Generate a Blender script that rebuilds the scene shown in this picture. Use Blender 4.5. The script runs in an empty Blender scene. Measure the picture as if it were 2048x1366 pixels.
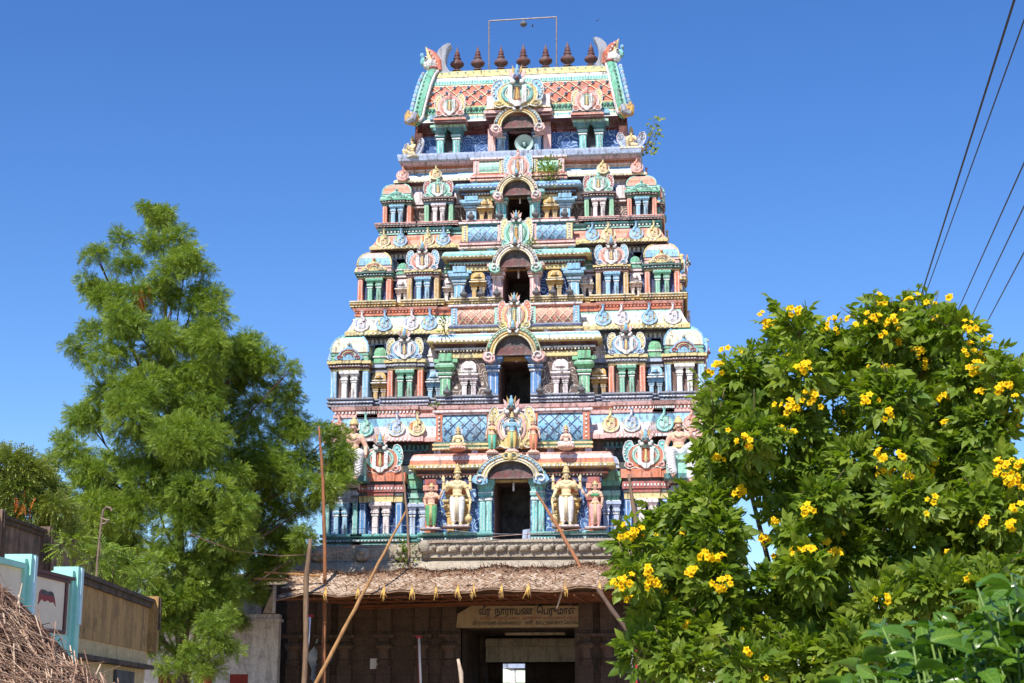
import bpy, bmesh, math, random
import numpy as np
from mathutils import Vector, Matrix

random.seed(7)
rng = np.random.default_rng(11)
PI = math.pi
R = math.radians
SC = bpy.context.scene
COL = SC.collection

# ------------------------------------------------------------------ camera
CAM = Vector((6.1, -58.0, 1.6))
YAW, PITCH, FPX = R(6.0), R(13.14), 3200.0
FWD = Vector((-math.sin(YAW)*math.cos(PITCH), math.cos(YAW)*math.cos(PITCH), math.sin(PITCH)))
RIGHT = Vector((math.cos(YAW), math.sin(YAW), 0))
UP = RIGHT.cross(FWD)
cd = bpy.data.cameras.new('camera'); cam = bpy.data.objects.new('camera', cd); COL.objects.link(cam)
cd.sensor_width = 36; cd.lens = FPX/2048*36; cd.clip_end = 5000; cd.clip_start = 0.1
cam.matrix_world = Matrix(((RIGHT.x, UP.x, -FWD.x, CAM.x), (RIGHT.y, UP.y, -FWD.y, CAM.y),
                           (RIGHT.z, UP.z, -FWD.z, CAM.z), (0, 0, 0, 1)))
cd.dof.use_dof = True; cd.dof.focus_distance = 52; cd.dof.aperture_fstop = 16
SC.camera = cam

def W(px, py, Y):
    "world point seen at photo pixel (px, py) on the plane y = Y"
    d = FWD*FPX + RIGHT*(px-1024) + UP*(683-py)
    t = (Y-CAM.y)/d.y
    return CAM + d*t
def ZZ(py, Y, px=1030): return W(px, py, Y).z
def MPP(py, Y):
    p = W(1030, py, Y); return (p-CAM).dot(FWD)/FPX

# ------------------------------------------------------------------ light
SUN_EL, SUN_AZ = R(49), R(16)      # azimuth measured from -Y towards -X
sdir = Vector((-math.sin(SUN_AZ)*math.cos(SUN_EL), -math.cos(SUN_AZ)*math.cos(SUN_EL), math.sin(SUN_EL)))
w = bpy.data.worlds.new('World'); SC.world = w; w.use_nodes = True
nt = w.node_tree; bg = nt.nodes['Background']
sky = nt.nodes.new('ShaderNodeTexSky'); sky.sky_type = 'NISHITA'; sky.sun_disc = False
sky.sun_elevation = SUN_EL; sky.sun_rotation = math.atan2(sdir.x, sdir.y)
sky.altitude = 0; sky.air_density = 1.0; sky.dust_density = 0.0; sky.ozone_density = 5.0
hsv = nt.nodes.new('ShaderNodeHueSaturation'); hsv.inputs['Saturation'].default_value = 1.22
hsv.inputs['Hue'].default_value = 0.511
hsv.inputs['Value'].default_value = 1.16
nt.links.new(sky.outputs[0], hsv.inputs['Color']); nt.links.new(hsv.outputs[0], bg.inputs['Color'])
bg.inputs['Strength'].default_value = 0.12
sl = bpy.data.lights.new('sun', 'SUN'); sl.energy = 5.0; sl.angle = R(0.5); sl.color = (1, 0.955, 0.87)
so = bpy.data.objects.new('sun', sl); COL.objects.link(so)
so.rotation_euler = sdir.to_track_quat('Z', 'Y').to_euler()
SC.view_settings.view_transform = 'Standard'; SC.view_settings.look = 'None'
SC.view_settings.gamma = 1; SC.view_settings.exposure = 0.3
try: SC.cycles.max_bounces = 6; SC.cycles.transparent_max_bounces = 8
except Exception: pass

# ------------------------------------------------------------------ materials
def lin(c):
    c = c/255.0
    return c/12.92 if c <= 0.04045 else ((c+0.055)/1.055)**2.4
def lc(rgb, k=1.0): return (lin(rgb[0])*k, lin(rgb[1])*k, lin(rgb[2])*k, 1)
PAL = dict(white=(228,226,222), cream=(230,220,186), yellow=(214,194,128), ochre=(196,154,74), orange=(214,118,76),
    salmon=(224,150,126), pink=(228,180,172), pinkwhite=(228,212,212), red=(170,78,66), maroon=(104,46,44), aqua=(112,190,186),
    teal=(48,126,128), mint=(156,210,190), green=(100,174,142), dkgreen=(24,88,78), sky=(130,184,216), blue=(72,132,190),
    lavender=(168,184,214), navy=(38,56,112), grey=(146,150,162), dkgrey=(66,68,76), brown=(112,78,68), dkbrown=(44,30,26),
    skin=(214,158,130), fleshcream=(220,200,150), kalasam=(92,44,40), leafgreen=(112,182,134), black=(14,12,12),
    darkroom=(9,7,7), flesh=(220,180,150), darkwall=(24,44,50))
MATS = {}
def new_mat(name):
    m = bpy.data.materials.new(name); m.use_nodes = True
    return m, m.node_tree, m.node_tree.nodes['Principled BSDF']
def node(t, kind, **kw):
    n = t.nodes.new(kind)
    for k, v in kw.items():
        if k in n.inputs: n.inputs[k].default_value = v
        else: setattr(n, k, v)
    return n
def mixc(t, fac, a, b, blend='MIX'):
    n = t.nodes.new('ShaderNodeMix'); n.data_type = 'RGBA'; n.blend_type = blend
    for s, v in ((0, fac), (6, a), (7, b)):
        if hasattr(v, 'default_value') or isinstance(v, bpy.types.NodeSocket): t.links.new(v, n.inputs[s])
        else: n.inputs[s].default_value = v
    return n.outputs[2]
def ramp(t, fac, stops):
    n = t.nodes.new('ShaderNodeValToRGB'); e = n.color_ramp.elements
    while len(e) < len(stops): e.new(0.5)
    for i, (p, c) in enumerate(stops): e[i].position = p; e[i].color = c if len(c) == 4 else (*c, 1)
    t.links.new(fac, n.inputs[0]); return n.outputs[0]
def coords(t, scale=(1, 1, 1)):
    tc = t.nodes.new('ShaderNodeTexCoord'); mp = t.nodes.new('ShaderNodeMapping'); mp.inputs['Scale'].default_value = scale
    t.links.new(tc.outputs['Object'], mp.inputs[0]); return mp.outputs[0]
def noise(t, co, scale, detail=3, rough=0.6):
    n = node(t, 'ShaderNodeTexNoise', Scale=scale, Detail=detail, Roughness=rough); t.links.new(co, n.inputs['Vector']); return n.outputs[0]
def bump(t, b, h, strength=0.3, dist=0.02):
    n = node(t, 'ShaderNodeBump', Strength=strength, Distance=dist); t.links.new(h, n.inputs['Height']); t.links.new(n.outputs[0], b.inputs['Normal'])
def M(name):
    "weathered oil paint over stucco"
    if name in MATS: return MATS[name]
    m, t, b = new_mat('paint_'+name)
    base = lc(PAL[name])
    co = coords(t); cs = coords(t, (5, 5, 0.7))
    n1 = noise(t, co, 1.7, 5, 0.65); n2 = noise(t, cs, 1.6, 4, 0.7); n3 = noise(t, co, 14, 3, 0.6)
    fade = ramp(t, n1, [(0.35, (0, 0, 0)), (0.7, (1, 1, 1))])
    pale = tuple(min(1, 0.76*x + 0.24*0.66) for x in base[:3]) + (1,)
    c = mixc(t, fade, base, pale)
    c = mixc(t, ramp(t, n2, [(0.51, (0, 0, 0)), (0.68, (.85, .85, .85))]), c, (0.09, 0.075, 0.065, 1))
    c = mixc(t, ramp(t, n3, [(0.57, (0, 0, 0)), (0.70, (.65, .65, .65))]), c, (0.13, 0.11, 0.10, 1))
    c = mixc(t, ramp(t, noise(t, coords(t, (1.6, 1.6, .8)), 1.0, 8, 0.8), [(0.54, (0, 0, 0)), (0.66, (.5, .5, .5))]), c, (0.16, 0.14, 0.125, 1))
    t.links.new(c, b.inputs['Base Color']); b.inputs['Roughness'].default_value = 0.6
    b.inputs['Specular IOR Level'].default_value = 0.3
    vo = node(t, 'ShaderNodeTexVoronoi', Scale=9.0); t.links.new(co, vo.inputs['Vector'])
    bump(t, b, mixc(t, 0.5, n3, vo.outputs['Distance']), 0.55, 0.03)
    MATS[name] = m; return m
def simple(name, rgb, rough=0.7, metal=0, k=1.0, nscale=6, var=0.35, trans=0, bumpd=0.0):
    if name in MATS: return MATS[name]
    m, t, b = new_mat(name); base = lc(rgb, k)
    n = noise(t, coords(t), nscale, 4, 0.6)
    dk = tuple(x*(1-var) for x in base[:3])+(1,); lt = tuple(min(1, x*(1+var)) for x in base[:3])+(1,)
    t.links.new(ramp(t, n, [(0.3, dk), (0.7, lt)]), b.inputs['Base Color'])
    b.inputs['Roughness'].default_value = rough; b.inputs['Metallic'].default_value = metal
    if bumpd: bump(t, b, n, 0.6, bumpd)
    MATS[name] = m; return m
def filigree(name, back, line):
    "painted scroll work in relief"
    if name in MATS: return MATS[name]
    m, t, b = new_mat(name)
    co = coords(t)
    nn = node(t, 'ShaderNodeTexNoise', Scale=2.2, Detail=1.0); t.links.new(co, nn.inputs['Vector'])
    mx = t.nodes.new('ShaderNodeMix'); mx.data_type = 'VECTOR'; mx.inputs[0].default_value = 0.22
    t.links.new(co, mx.inputs[4]); t.links.new(nn.outputs[1], mx.inputs[5])
    v = node(t, 'ShaderNodeTexVoronoi', Scale=3.4); t.links.new(mx.outputs[1], v.inputs['Vector'])
    mt = t.nodes.new('ShaderNodeMath'); mt.operation = 'MULTIPLY'; mt.inputs[1].default_value = 24
    t.links.new(v.outputs['Distance'], mt.inputs[0])
    sn = t.nodes.new('ShaderNodeMath'); sn.operation = 'SINE'; t.links.new(mt.outputs[0], sn.inputs[0])
    f = ramp(t, sn.outputs[0], [(0.45, (0, 0, 0)), (0.75, (1, 1, 1))])
    n1 = noise(t, co, 3, 3)
    f2 = mixc(t, 1.0, f, ramp(t, n1, [(0.35, (.25, .25, .25)), (0.6, (1, 1, 1))]), 'MULTIPLY')
    t.links.new(mixc(t, f2, lc(back), lc(line)), b.inputs['Base Color']); b.inputs['Roughness'].default_value = 0.7
    bump(t, b, f, 0.8, 0.03); MATS[name] = m; return m
filigree('filigree_blue', (62, 96, 150), (176, 204, 228))
filigree('filigree_brown', (104, 86, 80), (204, 194, 184))
filigree('filigree_dark', (36, 54, 100), (120, 150, 204))
filigree('filigree_red', (90, 30, 28), (180, 120, 110))

def stone(name, rgb, block=(1.6, 0.5), stain=0.6, k=1.0):
    if name in MATS: return MATS[name]
    m, t, b = new_mat(name); base = lc(rgb, k)
    tc = t.nodes.new('ShaderNodeTexCoord'); sp = t.nodes.new('ShaderNodeSeparateXYZ'); cb = t.nodes.new('ShaderNodeCombineXYZ')
    t.links.new(tc.outputs['Object'], sp.inputs[0])
    ad = t.nodes.new('ShaderNodeMath'); ad.operation = 'ADD'; t.links.new(sp.outputs[0], ad.inputs[0]); t.links.new(sp.outputs[1], ad.inputs[1])
    t.links.new(ad.outputs[0], cb.inputs[0]); t.links.new(sp.outputs[2], cb.inputs[1])
    br = t.nodes.new('ShaderNodeTexBrick'); t.links.new(cb.outputs[0], br.inputs['Vector'])
    br.inputs['Scale'].default_value = 1; br.inputs['Brick Width'].default_value = block[0]; br.inputs['Row Height'].default_value = block[1]
    br.inputs['Mortar Size'].default_value = 0.012; br.inputs['Mortar Smooth'].default_value = 0.6
    br.inputs['Color1'].default_value = base; br.inputs['Color2'].default_value = tuple(x*0.78 for x in base[:3])+(1,)
    br.inputs['Mortar'].default_value = tuple(x*0.3 for x in base[:3])+(1,)
    co = tc.outputs['Object']
    n1 = noise(t, co, 1.1, 6, 0.7); n2 = noise(t, coords(t, (3, 3, 0.5)), 1.5, 4, 0.7); n3 = noise(t, co, 18, 4, 0.7)
    c = mixc(t, ramp(t, n1, [(0.4, (0, 0, 0)), (0.65, (stain,)*3)]), br.outputs[0], tuple(x*0.35 for x in base[:3])+(1,))
    c = mixc(t, ramp(t, n2, [(0.55, (0, 0, 0)), (0.7, (stain,)*3)]), c, (0.05, 0.04, 0.035, 1))
    c = mixc(t, ramp(t, n3, [(0.35, (0.5,)*3), (0.7, (1, 1, 1))]), (0, 0, 0, 1), c)
    t.links.new(c, b.inputs['Base Color']); b.inputs['Roughness'].default_value = 0.9
    bump(t, b, n3, 0.7, 0.03); MATS[name] = m; return m
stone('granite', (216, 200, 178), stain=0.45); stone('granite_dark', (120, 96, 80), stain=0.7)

def plaster(name, rgb, dirt=(60, 52, 44), lo=0.45, hi=0.62, amount=0.9, streak=(4, 4, 0.45)):
    if name in MATS: return MATS[name]
    m, t, b = new_mat(name); base = lc(rgb)
    n2 = noise(t, coords(t, streak), 1.3, 6, 0.75); n1 = noise(t, coords(t), 2.0, 6, 0.7); n3 = noise(t, coords(t), 20, 3)
    c = mixc(t, ramp(t, n2, [(lo, (0, 0, 0)), (hi+0.1, (amount,)*3)]), base, lc(dirt))
    c = mixc(t, ramp(t, n1, [(lo+0.03, (0, 0, 0)), (hi+0.12, (amount,)*3)]), c, lc(tuple(int(x*0.8) for x in dirt)))
    c = mixc(t, ramp(t, n3, [(0.3, (0.7,)*3), (0.6, (1, 1, 1))]), (0, 0, 0, 1), c)
    t.links.new(c, b.inputs['Base Color']); b.inputs['Roughness'].default_value = 0.85
    bump(t, b, n3, 0.4, 0.01); MATS[name] = m; return m
def wood(name, rgb, along=(14, 14, 0.8), k=1.0, rough=0.75):
    if name in MATS: return MATS[name]
    m, t, b = new_mat(name); base = lc(rgb, k)
    n = noise(t, coords(t, along), 2.0, 4, 0.6); n2 = noise(t, coords(t), 3, 3)
    c = ramp(t, n, [(0.3, tuple(x*0.5 for x in base[:3])), (0.65, base)])
    c = mixc(t, ramp(t, n2, [(0.45, (0, 0, 0)), (0.7, (.6, .6, .6))]), c, tuple(x*0.45 for x in base[:3])+(1,))
    t.links.new(c, b.inputs['Base Color']); b.inputs['Roughness'].default_value = rough
    bump(t, b, n, 0.5, 0.01); MATS[name] = m; return m
def leafmat(name, rgb, k=1.0, rough=0.45, transl=0.35, spec=0.4, var=0.3):
    if name in MATS: return MATS[name]
    m, t, b = new_mat(name); base = lc(rgb, k)
    at = t.nodes.new('ShaderNodeAttribute'); at.attribute_name = 'tint'
    lo = (base[0]*(1-var), base[1]*(1-var*0.8), base[2]*(1-var*0.6), 1); hi = (min(1, base[0]*(1+2.1*var)), base[1]*(1+var), base[2]*(1+0.5*var), 1)
    c = mixc(t, at.outputs['Fac'], lo, hi)
    t.links.new(c, b.inputs['Base Color']); b.inputs['Roughness'].default_value = rough
    b.inputs['Specular IOR Level'].default_value = spec
    tr = t.nodes.new('ShaderNodeBsdfTranslucent')
    cc = mixc(t, 1.0, c, (1.1, 1.25, 0.35, 1), 'MULTIPLY'); t.links.new(cc, tr.inputs[0])
    mx = t.nodes.new('ShaderNodeMixShader'); mx.inputs[0].default_value = transl
    out = t.nodes['Material Output']
    t.links.new(b.outputs[0], mx.inputs[1]); t.links.new(tr.outputs[0], mx.inputs[2]); t.links.new(mx.outputs[0], out.inputs[0])
    MATS[name] = m; return m

def getmat(x): return x if not isinstance(x, str) else (MATS[x] if x in MATS else M(x))

# ------------------------------------------------------------------ objects
def tag(o, label=None, cat=None, group=None, kind=None):
    if label: o['label'] = label
    if cat: o['category'] = cat
    if group: o['group'] = group
    if kind or label: o['kind'] = kind or 'thing'
    return o
def empty(name, loc=(0, 0, 0), rz=0, parent=None):
    o = bpy.data.objects.new(name, None); COL.objects.link(o); o.location = loc; o.rotation_euler = (0, 0, rz)
    o.empty_display_size = 0.2
    if parent: o.parent = parent
    return o
def place(name, mesh, parent=None, loc=(0, 0, 0), rz=0, scale=1):
    o = bpy.data.objects.new(name, mesh); COL.objects.link(o); o.location = loc
    o.rotation_euler = (0, 0, rz) if not isinstance(rz, tuple) else rz
    o.scale = (scale,)*3 if not isinstance(scale, tuple) else scale
    if parent: o.parent = parent
    return o
class MB:
    def __init__(s): s.v = []; s.f = []; s.m = []; s.mats = []
    def mi(s, mat):
        if mat not in s.mats: s.mats.append(mat)
        return s.mats.index(mat)
    def add(s, vs, fs, mat):
        b = len(s.v); s.v += [tuple(p) for p in vs]; i = s.mi(mat)
        for f in fs: s.f.append([b+k for k in f]); s.m.append(i)
    def box(s, x0, x1, y0, y1, z0, z1, mat):
        if x0 > x1: x0, x1 = x1, x0
        if y0 > y1: y0, y1 = y1, y0
        if z0 > z1: z0, z1 = z1, z0
        s.add([(x0,y0,z0),(x1,y0,z0),(x1,y1,z0),(x0,y1,z0),(x0,y0,z1),(x1,y0,z1),(x1,y1,z1),(x0,y1,z1)],
              [(0,3,2,1),(4,5,6,7),(0,1,5,4),(1,2,6,5),(2,3,7,6),(3,0,4,7)], mat)
    def frus(s, cx, w0, w1, yb, d0, d1, z0, z1, mat):
        "tapered block standing out d0/d1 in front (towards -y) of yb"
        s.add([(cx-w0,yb-d0,z0),(cx+w0,yb-d0,z0),(cx+w0,yb,z0),(cx-w0,yb,z0),(cx-w1,yb-d1,z1),(cx+w1,yb-d1,z1),(cx+w1,yb,z1),(cx-w1,yb,z1)],
              [(0,3,2,1),(4,5,6,7),(0,1,5,4),(1,2,6,5),(2,3,7,6),(3,0,4,7)], mat)
    def prism(s, poly, y0, y1, mat, side=None):
        n = len(poly)
        a = sum(poly[i][0]*poly[(i+1)%n][1]-poly[(i+1)%n][0]*poly[i][1] for i in range(n))
        if a < 0: poly = poly[::-1]
        vs = [(x, y0, z) for x, z in poly]+[(x, y1, z) for x, z in poly]
        s.add(vs, [list(range(n)), list(range(2*n-1, n-1, -1))], mat)
        b = len(s.v)-2*n; i = s.mi(side or mat)
        for k in range(n):
            s.f.append([b+k, b+n+k, b+n+(k+1) % n, b+(k+1) % n]); s.m.append(i)
    def prismz(s, poly, z0, z1, mat):
        n = len(poly)
        a = sum(poly[i][0]*poly[(i+1)%n][1]-poly[(i+1)%n][0]*poly[i][1] for i in range(n))
        if a < 0: poly = poly[::-1]
        vs = [(x, y, z0) for x, y in poly]+[(x, y, z1) for x, y in poly]
        fs = [list(range(n))[::-1], list(range(n, 2*n))]+[[k, (k+1) % n, n+(k+1) % n, n+k] for k in range(n)]
        s.add(vs, fs, mat)
    def lathe(s, c, prof, mat, n=12, mats=None, sq=False, axis=None):
        cx, cy, cz = c; b = len(s.v); k = len(prof)
        for r, z in prof:
            for j in range(n):
                a = 2*PI*j/n + (PI/n)
                s.v.append((cx+r*math.cos(a), cy+r*math.sin(a), cz+z))
        for i in range(k-1):
            mi = s.mi(mats[i] if mats else mat)
            for j in range(n):
                s.f.append([b+i*n+j, b+i*n+(j+1) % n, b+(i+1)*n+(j+1) % n, b+(i+1)*n+j]); s.m.append(mi)
        s.f.append([b+(k-1)*n+j for j in range(n)]); s.m.append(s.mi(mats[-1] if mats else mat))
        s.f.append([b+j for j in range(n)][::-1]); s.m.append(s.mi(mats[0] if mats else mat))
    def square(s, c, prof, mats, dx=1, dy=1):
        "square-plan lathe: (half, z)"
        cx, cy, cz = c; b = len(s.v); k = len(prof)
        for r, z in prof:
            for sx, sy in ((-1, -1), (1, -1), (1, 1), (-1, 1)): s.v.append((cx+sx*r*dx, cy+sy*r*dy, cz+z))
        for i in range(k-1):
            mi = s.mi(mats[i % len(mats)])
            for j in range(4): s.f.append([b+i*4+j, b+i*4+(j+1) % 4, b+(i+1)*4+(j+1) % 4, b+(i+1)*4+j]); s.m.append(mi)
        s.f.append([b+(k-1)*4+j for j in range(4)]); s.m.append(s.mi(mats[-1])); s.f.append([b+j for j in range(4)][::-1]); s.m.append(s.mi(mats[0]))
    def tube(s, pts, rad, mat, n=6, closed=False):
        pts = [Vector(p) for p in pts]; m = len(pts)
        if not hasattr(rad, '__len__'): rad = [rad]*m
        b = len(s.v); mi = s.mi(mat); up = None
        for i, p in enumerate(pts):
            d = (pts[(i+1) % m]-pts[i-1]) if closed else (pts[min(i+1, m-1)]-pts[max(i-1, 0)])
            if d.length < 1e-9: d = Vector((0, 0, 1))
            d.normalize()
            if up is None: up = d.orthogonal().normalized()
            up = (up-d*up.dot(d));
            if up.length < 1e-6: up = d.orthogonal()
            up.normalize(); sd = d.cross(up)
            for j in range(n):
                a = 2*PI*j/n; s.v.append(tuple(p+(up*math.cos(a)+sd*math.sin(a))*rad[i]))
        for i in range(m if closed else m-1):
            k = (i+1) % m
            for j in range(n): s.f.append([b+i*n+j, b+i*n+(j+1) % n, b+k*n+(j+1) % n, b+k*n+j]); s.m.append(mi)
        if not closed:
            s.f.append([b+j for j in range(n)][::-1]); s.m.append(mi); s.f.append([b+(m-1)*n+j for j in range(n)]); s.m.append(mi)
    def ball(s, c, r, mat, n=8, m=6):
        if not hasattr(r, '__len__'): r = (r, r, r)
        b = len(s.v); mi = s.mi(mat)
        for i in range(1, m):
            a = PI*i/m
            for j in range(n):
                t = 2*PI*j/n; s.v.append((c[0]+r[0]*math.sin(a)*math.cos(t), c[1]+r[1]*math.sin(a)*math.sin(t), c[2]+r[2]*math.cos(a)))
        s.v.append((c[0], c[1], c[2]+r[2])); s.v.append((c[0], c[1], c[2]-r[2])); T = len(s.v)-2
        for i in range(m-2):
            for j in range(n): s.f.append([b+i*n+j, b+(i+1)*n+j, b+(i+1)*n+(j+1) % n, b+i*n+(j+1) % n]); s.m.append(mi)
        for j in range(n):
            s.f.append([T, b+j, b+(j+1) % n]); s.m.append(mi); s.f.append([T+1, b+(m-2)*n+(j+1) % n, b+(m-2)*n+j]); s.m.append(mi)
    def ring(s, plan, prof, cap=True, flags=None):
        "sweep a moulding profile [(offset, z, material)] round a rectilinear plan (CCW)"
        n = len(plan); b = len(s.v); K = len(prof)
        nor = []
        for i in range(n):
            p, q = plan[i], plan[(i+1) % n]; dx, dy = q[0]-p[0], q[1]-p[1]; L = math.hypot(dx, dy)
            w = 0 if (flags and flags[i]) else 1
            nor.append((dy/L*w, -dx/L*w))
        for o, z, _ in prof:
            for i in range(n):
                a, c = nor[i-1], nor[i]
                s.v.append((plan[i][0]+o*(a[0]+c[0]), plan[i][1]+o*(a[1]+c[1]), z))
        for k in range(K-1):
            mi = s.mi(prof[k][2])
            for i in range(n):
                s.f.append([b+k*n+i, b+k*n+(i+1) % n, b+(k+1)*n+(i+1) % n, b+(k+1)*n+i]); s.m.append(mi)
        if cap: s.f.append([b+(K-1)*n+i for i in range(n)]); s.m.append(s.mi(prof[K-1][2] or prof[K-2][2]))
    def mesh(s, name, smooth=False, origin=(0, 0, 0)):
        me = bpy.data.meshes.new(name)
        v = s.v if origin == (0, 0, 0) else [(a-origin[0], b-origin[1], c-origin[2]) for a, b, c in s.v]
        me.from_pydata(v, [], s.f)
        for m in s.mats: me.materials.append(getmat(m))
        me.polygons.foreach_set('material_index', s.m)
        if smooth: me.polygons.foreach_set('use_smooth', [True]*len(s.f))
        me.update(); return me
    def build(s, name, parent=None, loc=(0, 0, 0), rz=0, smooth=False, origin=(0, 0, 0), scale=1):
        if tuple(origin) != (0, 0, 0) and tuple(loc) == (0, 0, 0): loc = origin
        origin = tuple(origin)
        return place(name, s.mesh(name, smooth, origin), parent, loc, rz, scale)
def remesh_obj(mb, name, parent, voxel=0.03, smooth=4, loc=(0, 0, 0), rz=0, scale=1):
    "overlapping lumps fused to one continuous skin"
    me = mb.mesh(name); o = bpy.data.objects.new(name, me); COL.objects.link(o)
    r = o.modifiers.new('r', 'REMESH'); r.mode = 'VOXEL'; r.voxel_size = voxel
    if smooth:
        k = o.modifiers.new('s', 'SMOOTH'); k.factor = 0.5; k.iterations = smooth
    dg = bpy.context.evaluated_depsgraph_get(); ev = o.evaluated_get(dg)
    m2 = bpy.data.meshes.new_from_object(ev); m2.name = name
    bpy.data.objects.remove(o)
    m2.materials.clear()
    for m in mb.mats: m2.materials.append(getmat(m))
    m2.polygons.foreach_set('use_smooth', [True]*len(m2.polygons))
    m2.polygons.foreach_set('material_index', [0]*len(m2.polygons))
    return place(name, m2, parent, loc, rz, scale)
# ================================================================== TOWER
tower = empty('temple_tower')
tag(tower, 'tall painted temple gateway tower with five carved storeys and a barrel roof', 'tower')

# ---- ornament meshes (local coords: front faces -y, origin bottom centre)
def mirror(half): return half+[(-x, z) for x, z in reversed(half) if x > 1e-6]
BODY = mirror([(0, 0.0), (.16, .0), (.28, .05), (.40, .0), (.50, .03), (.55, .10), (.53, .20), (.45, .22), (.42, .20), (.45, .32), (.46, .45), (.43, .58), (.35, .69), (.22, .76), (.10, .80), (0, .81)])
WING = [(.30, .62), (.33, .80), (.36, .88), (.44, .90), (.52, .84), (.57, .70), (.59, .50), (.56, .30), (.50, .20), (.44, .28)]
def facecrest(mb, cx, y, z, s, head='teal', crown='sky', ear='pink', fang='white'):
    "small guardian mask: crown, brow, bulging eyes, snout, flared ears and mane"
    mb.ball((cx, y-.10*s, z+.14*s), (.13*s, .12*s, .13*s), head)
    mb.ball((cx, y-.12*s, z+.30*s), (.08*s, .08*s, .13*s), crown)
    mb.ball((cx, y-.12*s, z+.44*s), (.04*s, .04*s, .07*s), crown)
    mb.ball((cx, y-.20*s, z+.06*s), (.08*s, .08*s, .06*s), 'maroon')
    for q in (-1, 1):
        mb.ball((cx+q*.06*s, y-.21*s, z+.18*s), .035*s, 'white'); mb.ball((cx+q*.06*s, y-.235*s, z+.18*s), .018*s, 'black')
        mb.prism([(cx+q*.10*s, z+.08*s), (cx+q*.22*s, z+.20*s), (cx+q*.26*s, z+.40*s), (cx+q*.17*s, z+.33*s), (cx+q*.09*s, z+.24*s)], y-.10*s, y-.04*s, ear)
        mb.prism([(cx+q*.08*s, z+.20*s), (cx+q*.13*s, z+.32*s), (cx+q*.15*s, z+.50*s), (cx+q*.07*s, z+.36*s)], y-.13*s, y-.08*s, 'ochre')
        mb.ball((cx+q*.13*s, y-.12*s, z-.02*s), (.08*s, .06*s, .07*s), fang)
        mb.ball((cx+q*.20*s, y-.10*s, z+.06*s), (.05*s, .05*s, .06*s), fang)
def arcpts(poly, k, cx=0, cz=.38): return [((x-cx)*k+cx, (z-cz)*k+cz) for x, z in poly]
def medallion(w, h, body, wing, ring, disc, foot, rim='white', mark=True, crest=True, stripe='yellow', head='teal'):
    mb = MB(); S = lambda P: [(x*w, z*h) for x, z in P]; t = w*.10
    if wing:
        for q in (-1, 1):
            P = S([(x*q, z) for x, z in WING]); mb.prism(P, -t*.5, .04*w, wing)
            mb.tube([(x, -t*.55, z) for x, z in P], .014*w, rim, 5, closed=True)
            for k in range(7):
                a = k/6; x = (.42+.14*math.sin(a*PI))*w*q; z = (.28+.5*a)*h; mb.ball((x, -t*.6, z), .028*w, rim, 6, 4)
    mb.prism(S(BODY), -t, .04*w, body)
    mb.tube([(x, -t, z) for x, z in S(BODY)], .015*w, rim, 5, closed=True)
    c = [(.33*math.cos(a)*w, (.42+.31*math.sin(a))*h) for a in [R(-50)+i*R(280)/18 for i in range(19)]]
    mb.tube([(x, -t*1.1, z) for x, z in c], .038*w, ring, 6)
    mb.tube([(x*.82, -t*1.2, (z-.42*h)*.82+.42*h) for x, z in c], .012*w, rim, 5)
    mb.prism([(x*.72, (z-.42*h)*.72+.42*h) for x, z in c], -t*1.12, 0, disc)
    for q in (-1, 1):
        f = [(q*w*(.42+.085*r*math.cos(a)), h*(.11+.085*r*math.sin(a))) for a, r in [(R(200-25*i), 1-.045*i) for i in range(15)]]
        mb.tube([(x, -t*1.15, z) for x, z in f], .026*w, foot, 5)
    if mark:
        U = [(-.21, .66), (-.11, .66), (-.11, .22), (-.07, .17), (.07, .17), (.11, .22), (.11, .66), (.21, .66), (.21, .13), (.12, .09), (.05, .0), (-.05, .0), (-.12, .09), (-.21, .13)]
        mb.prism(S(U), -t*1.75, -t, 'white')
        mb.prism(S([(-.02, .60), (.02, .60), (.045, .28), (.02, .20), (-.02, .20), (-.045, .28)]), -t*1.6, -t, stripe)
        mb.prism(S([(-.05, .60), (-.035, .60), (-.06, .26), (0, .15), (.06, .26), (.035, .60), (.05, .60), (.075, .25), (0, .13), (-.075, .25)]), -t*1.45, -t, 'red')
    if crest: facecrest(mb, 0, -t*.9, .78*h, w*.78, head=head)
    else:
        mb.ball((0, -t, .86*h), (.07*w, .06*w, .11*h), body); mb.ball((0, -t*1.2, .98*h), (.05*w, .05*w, .06*h), ring)
    return mb
def nasi(w, h, c1, c2, c3):
    "small triple-lobed crest on a dome"
    mb = MB(); t = w*.1
    P = mirror([(0, 0), (.14, 0), (.30, .03), (.46, .0), (.55, .08), (.53, .20), (.42, .25), (.38, .38), (.30, .52), (.18, .62), (.07, .68), (.08, .80), (.07, .92), (0, 1.0)])
    mb.prism([(x*w, z*h) for x, z in P], -t, .1*w, c1)
    for q in (-1, 1):
        mb.tube([(q*w*(.36+.11*r*math.cos(a)), -t*1.2, h*(.13+.12*r*math.sin(a))) for a, r in [(R(200-27*i), 1-.05*i) for i in range(14)]], .025*w, c2, 5)
    for k, cc in ((.33, c2), (.24, c3), (.15, c2)):
        mb.tube([(k*w*math.cos(a), -t*1.2, h*(.22+k*1.0*math.sin(a))) for a in [R(-10+20*i) for i in range(11)]], .022*w, cc, 5)
    mb.ball((0, -t*1.2, .86*h), .055*w, c3, 6, 5); return mb
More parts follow.
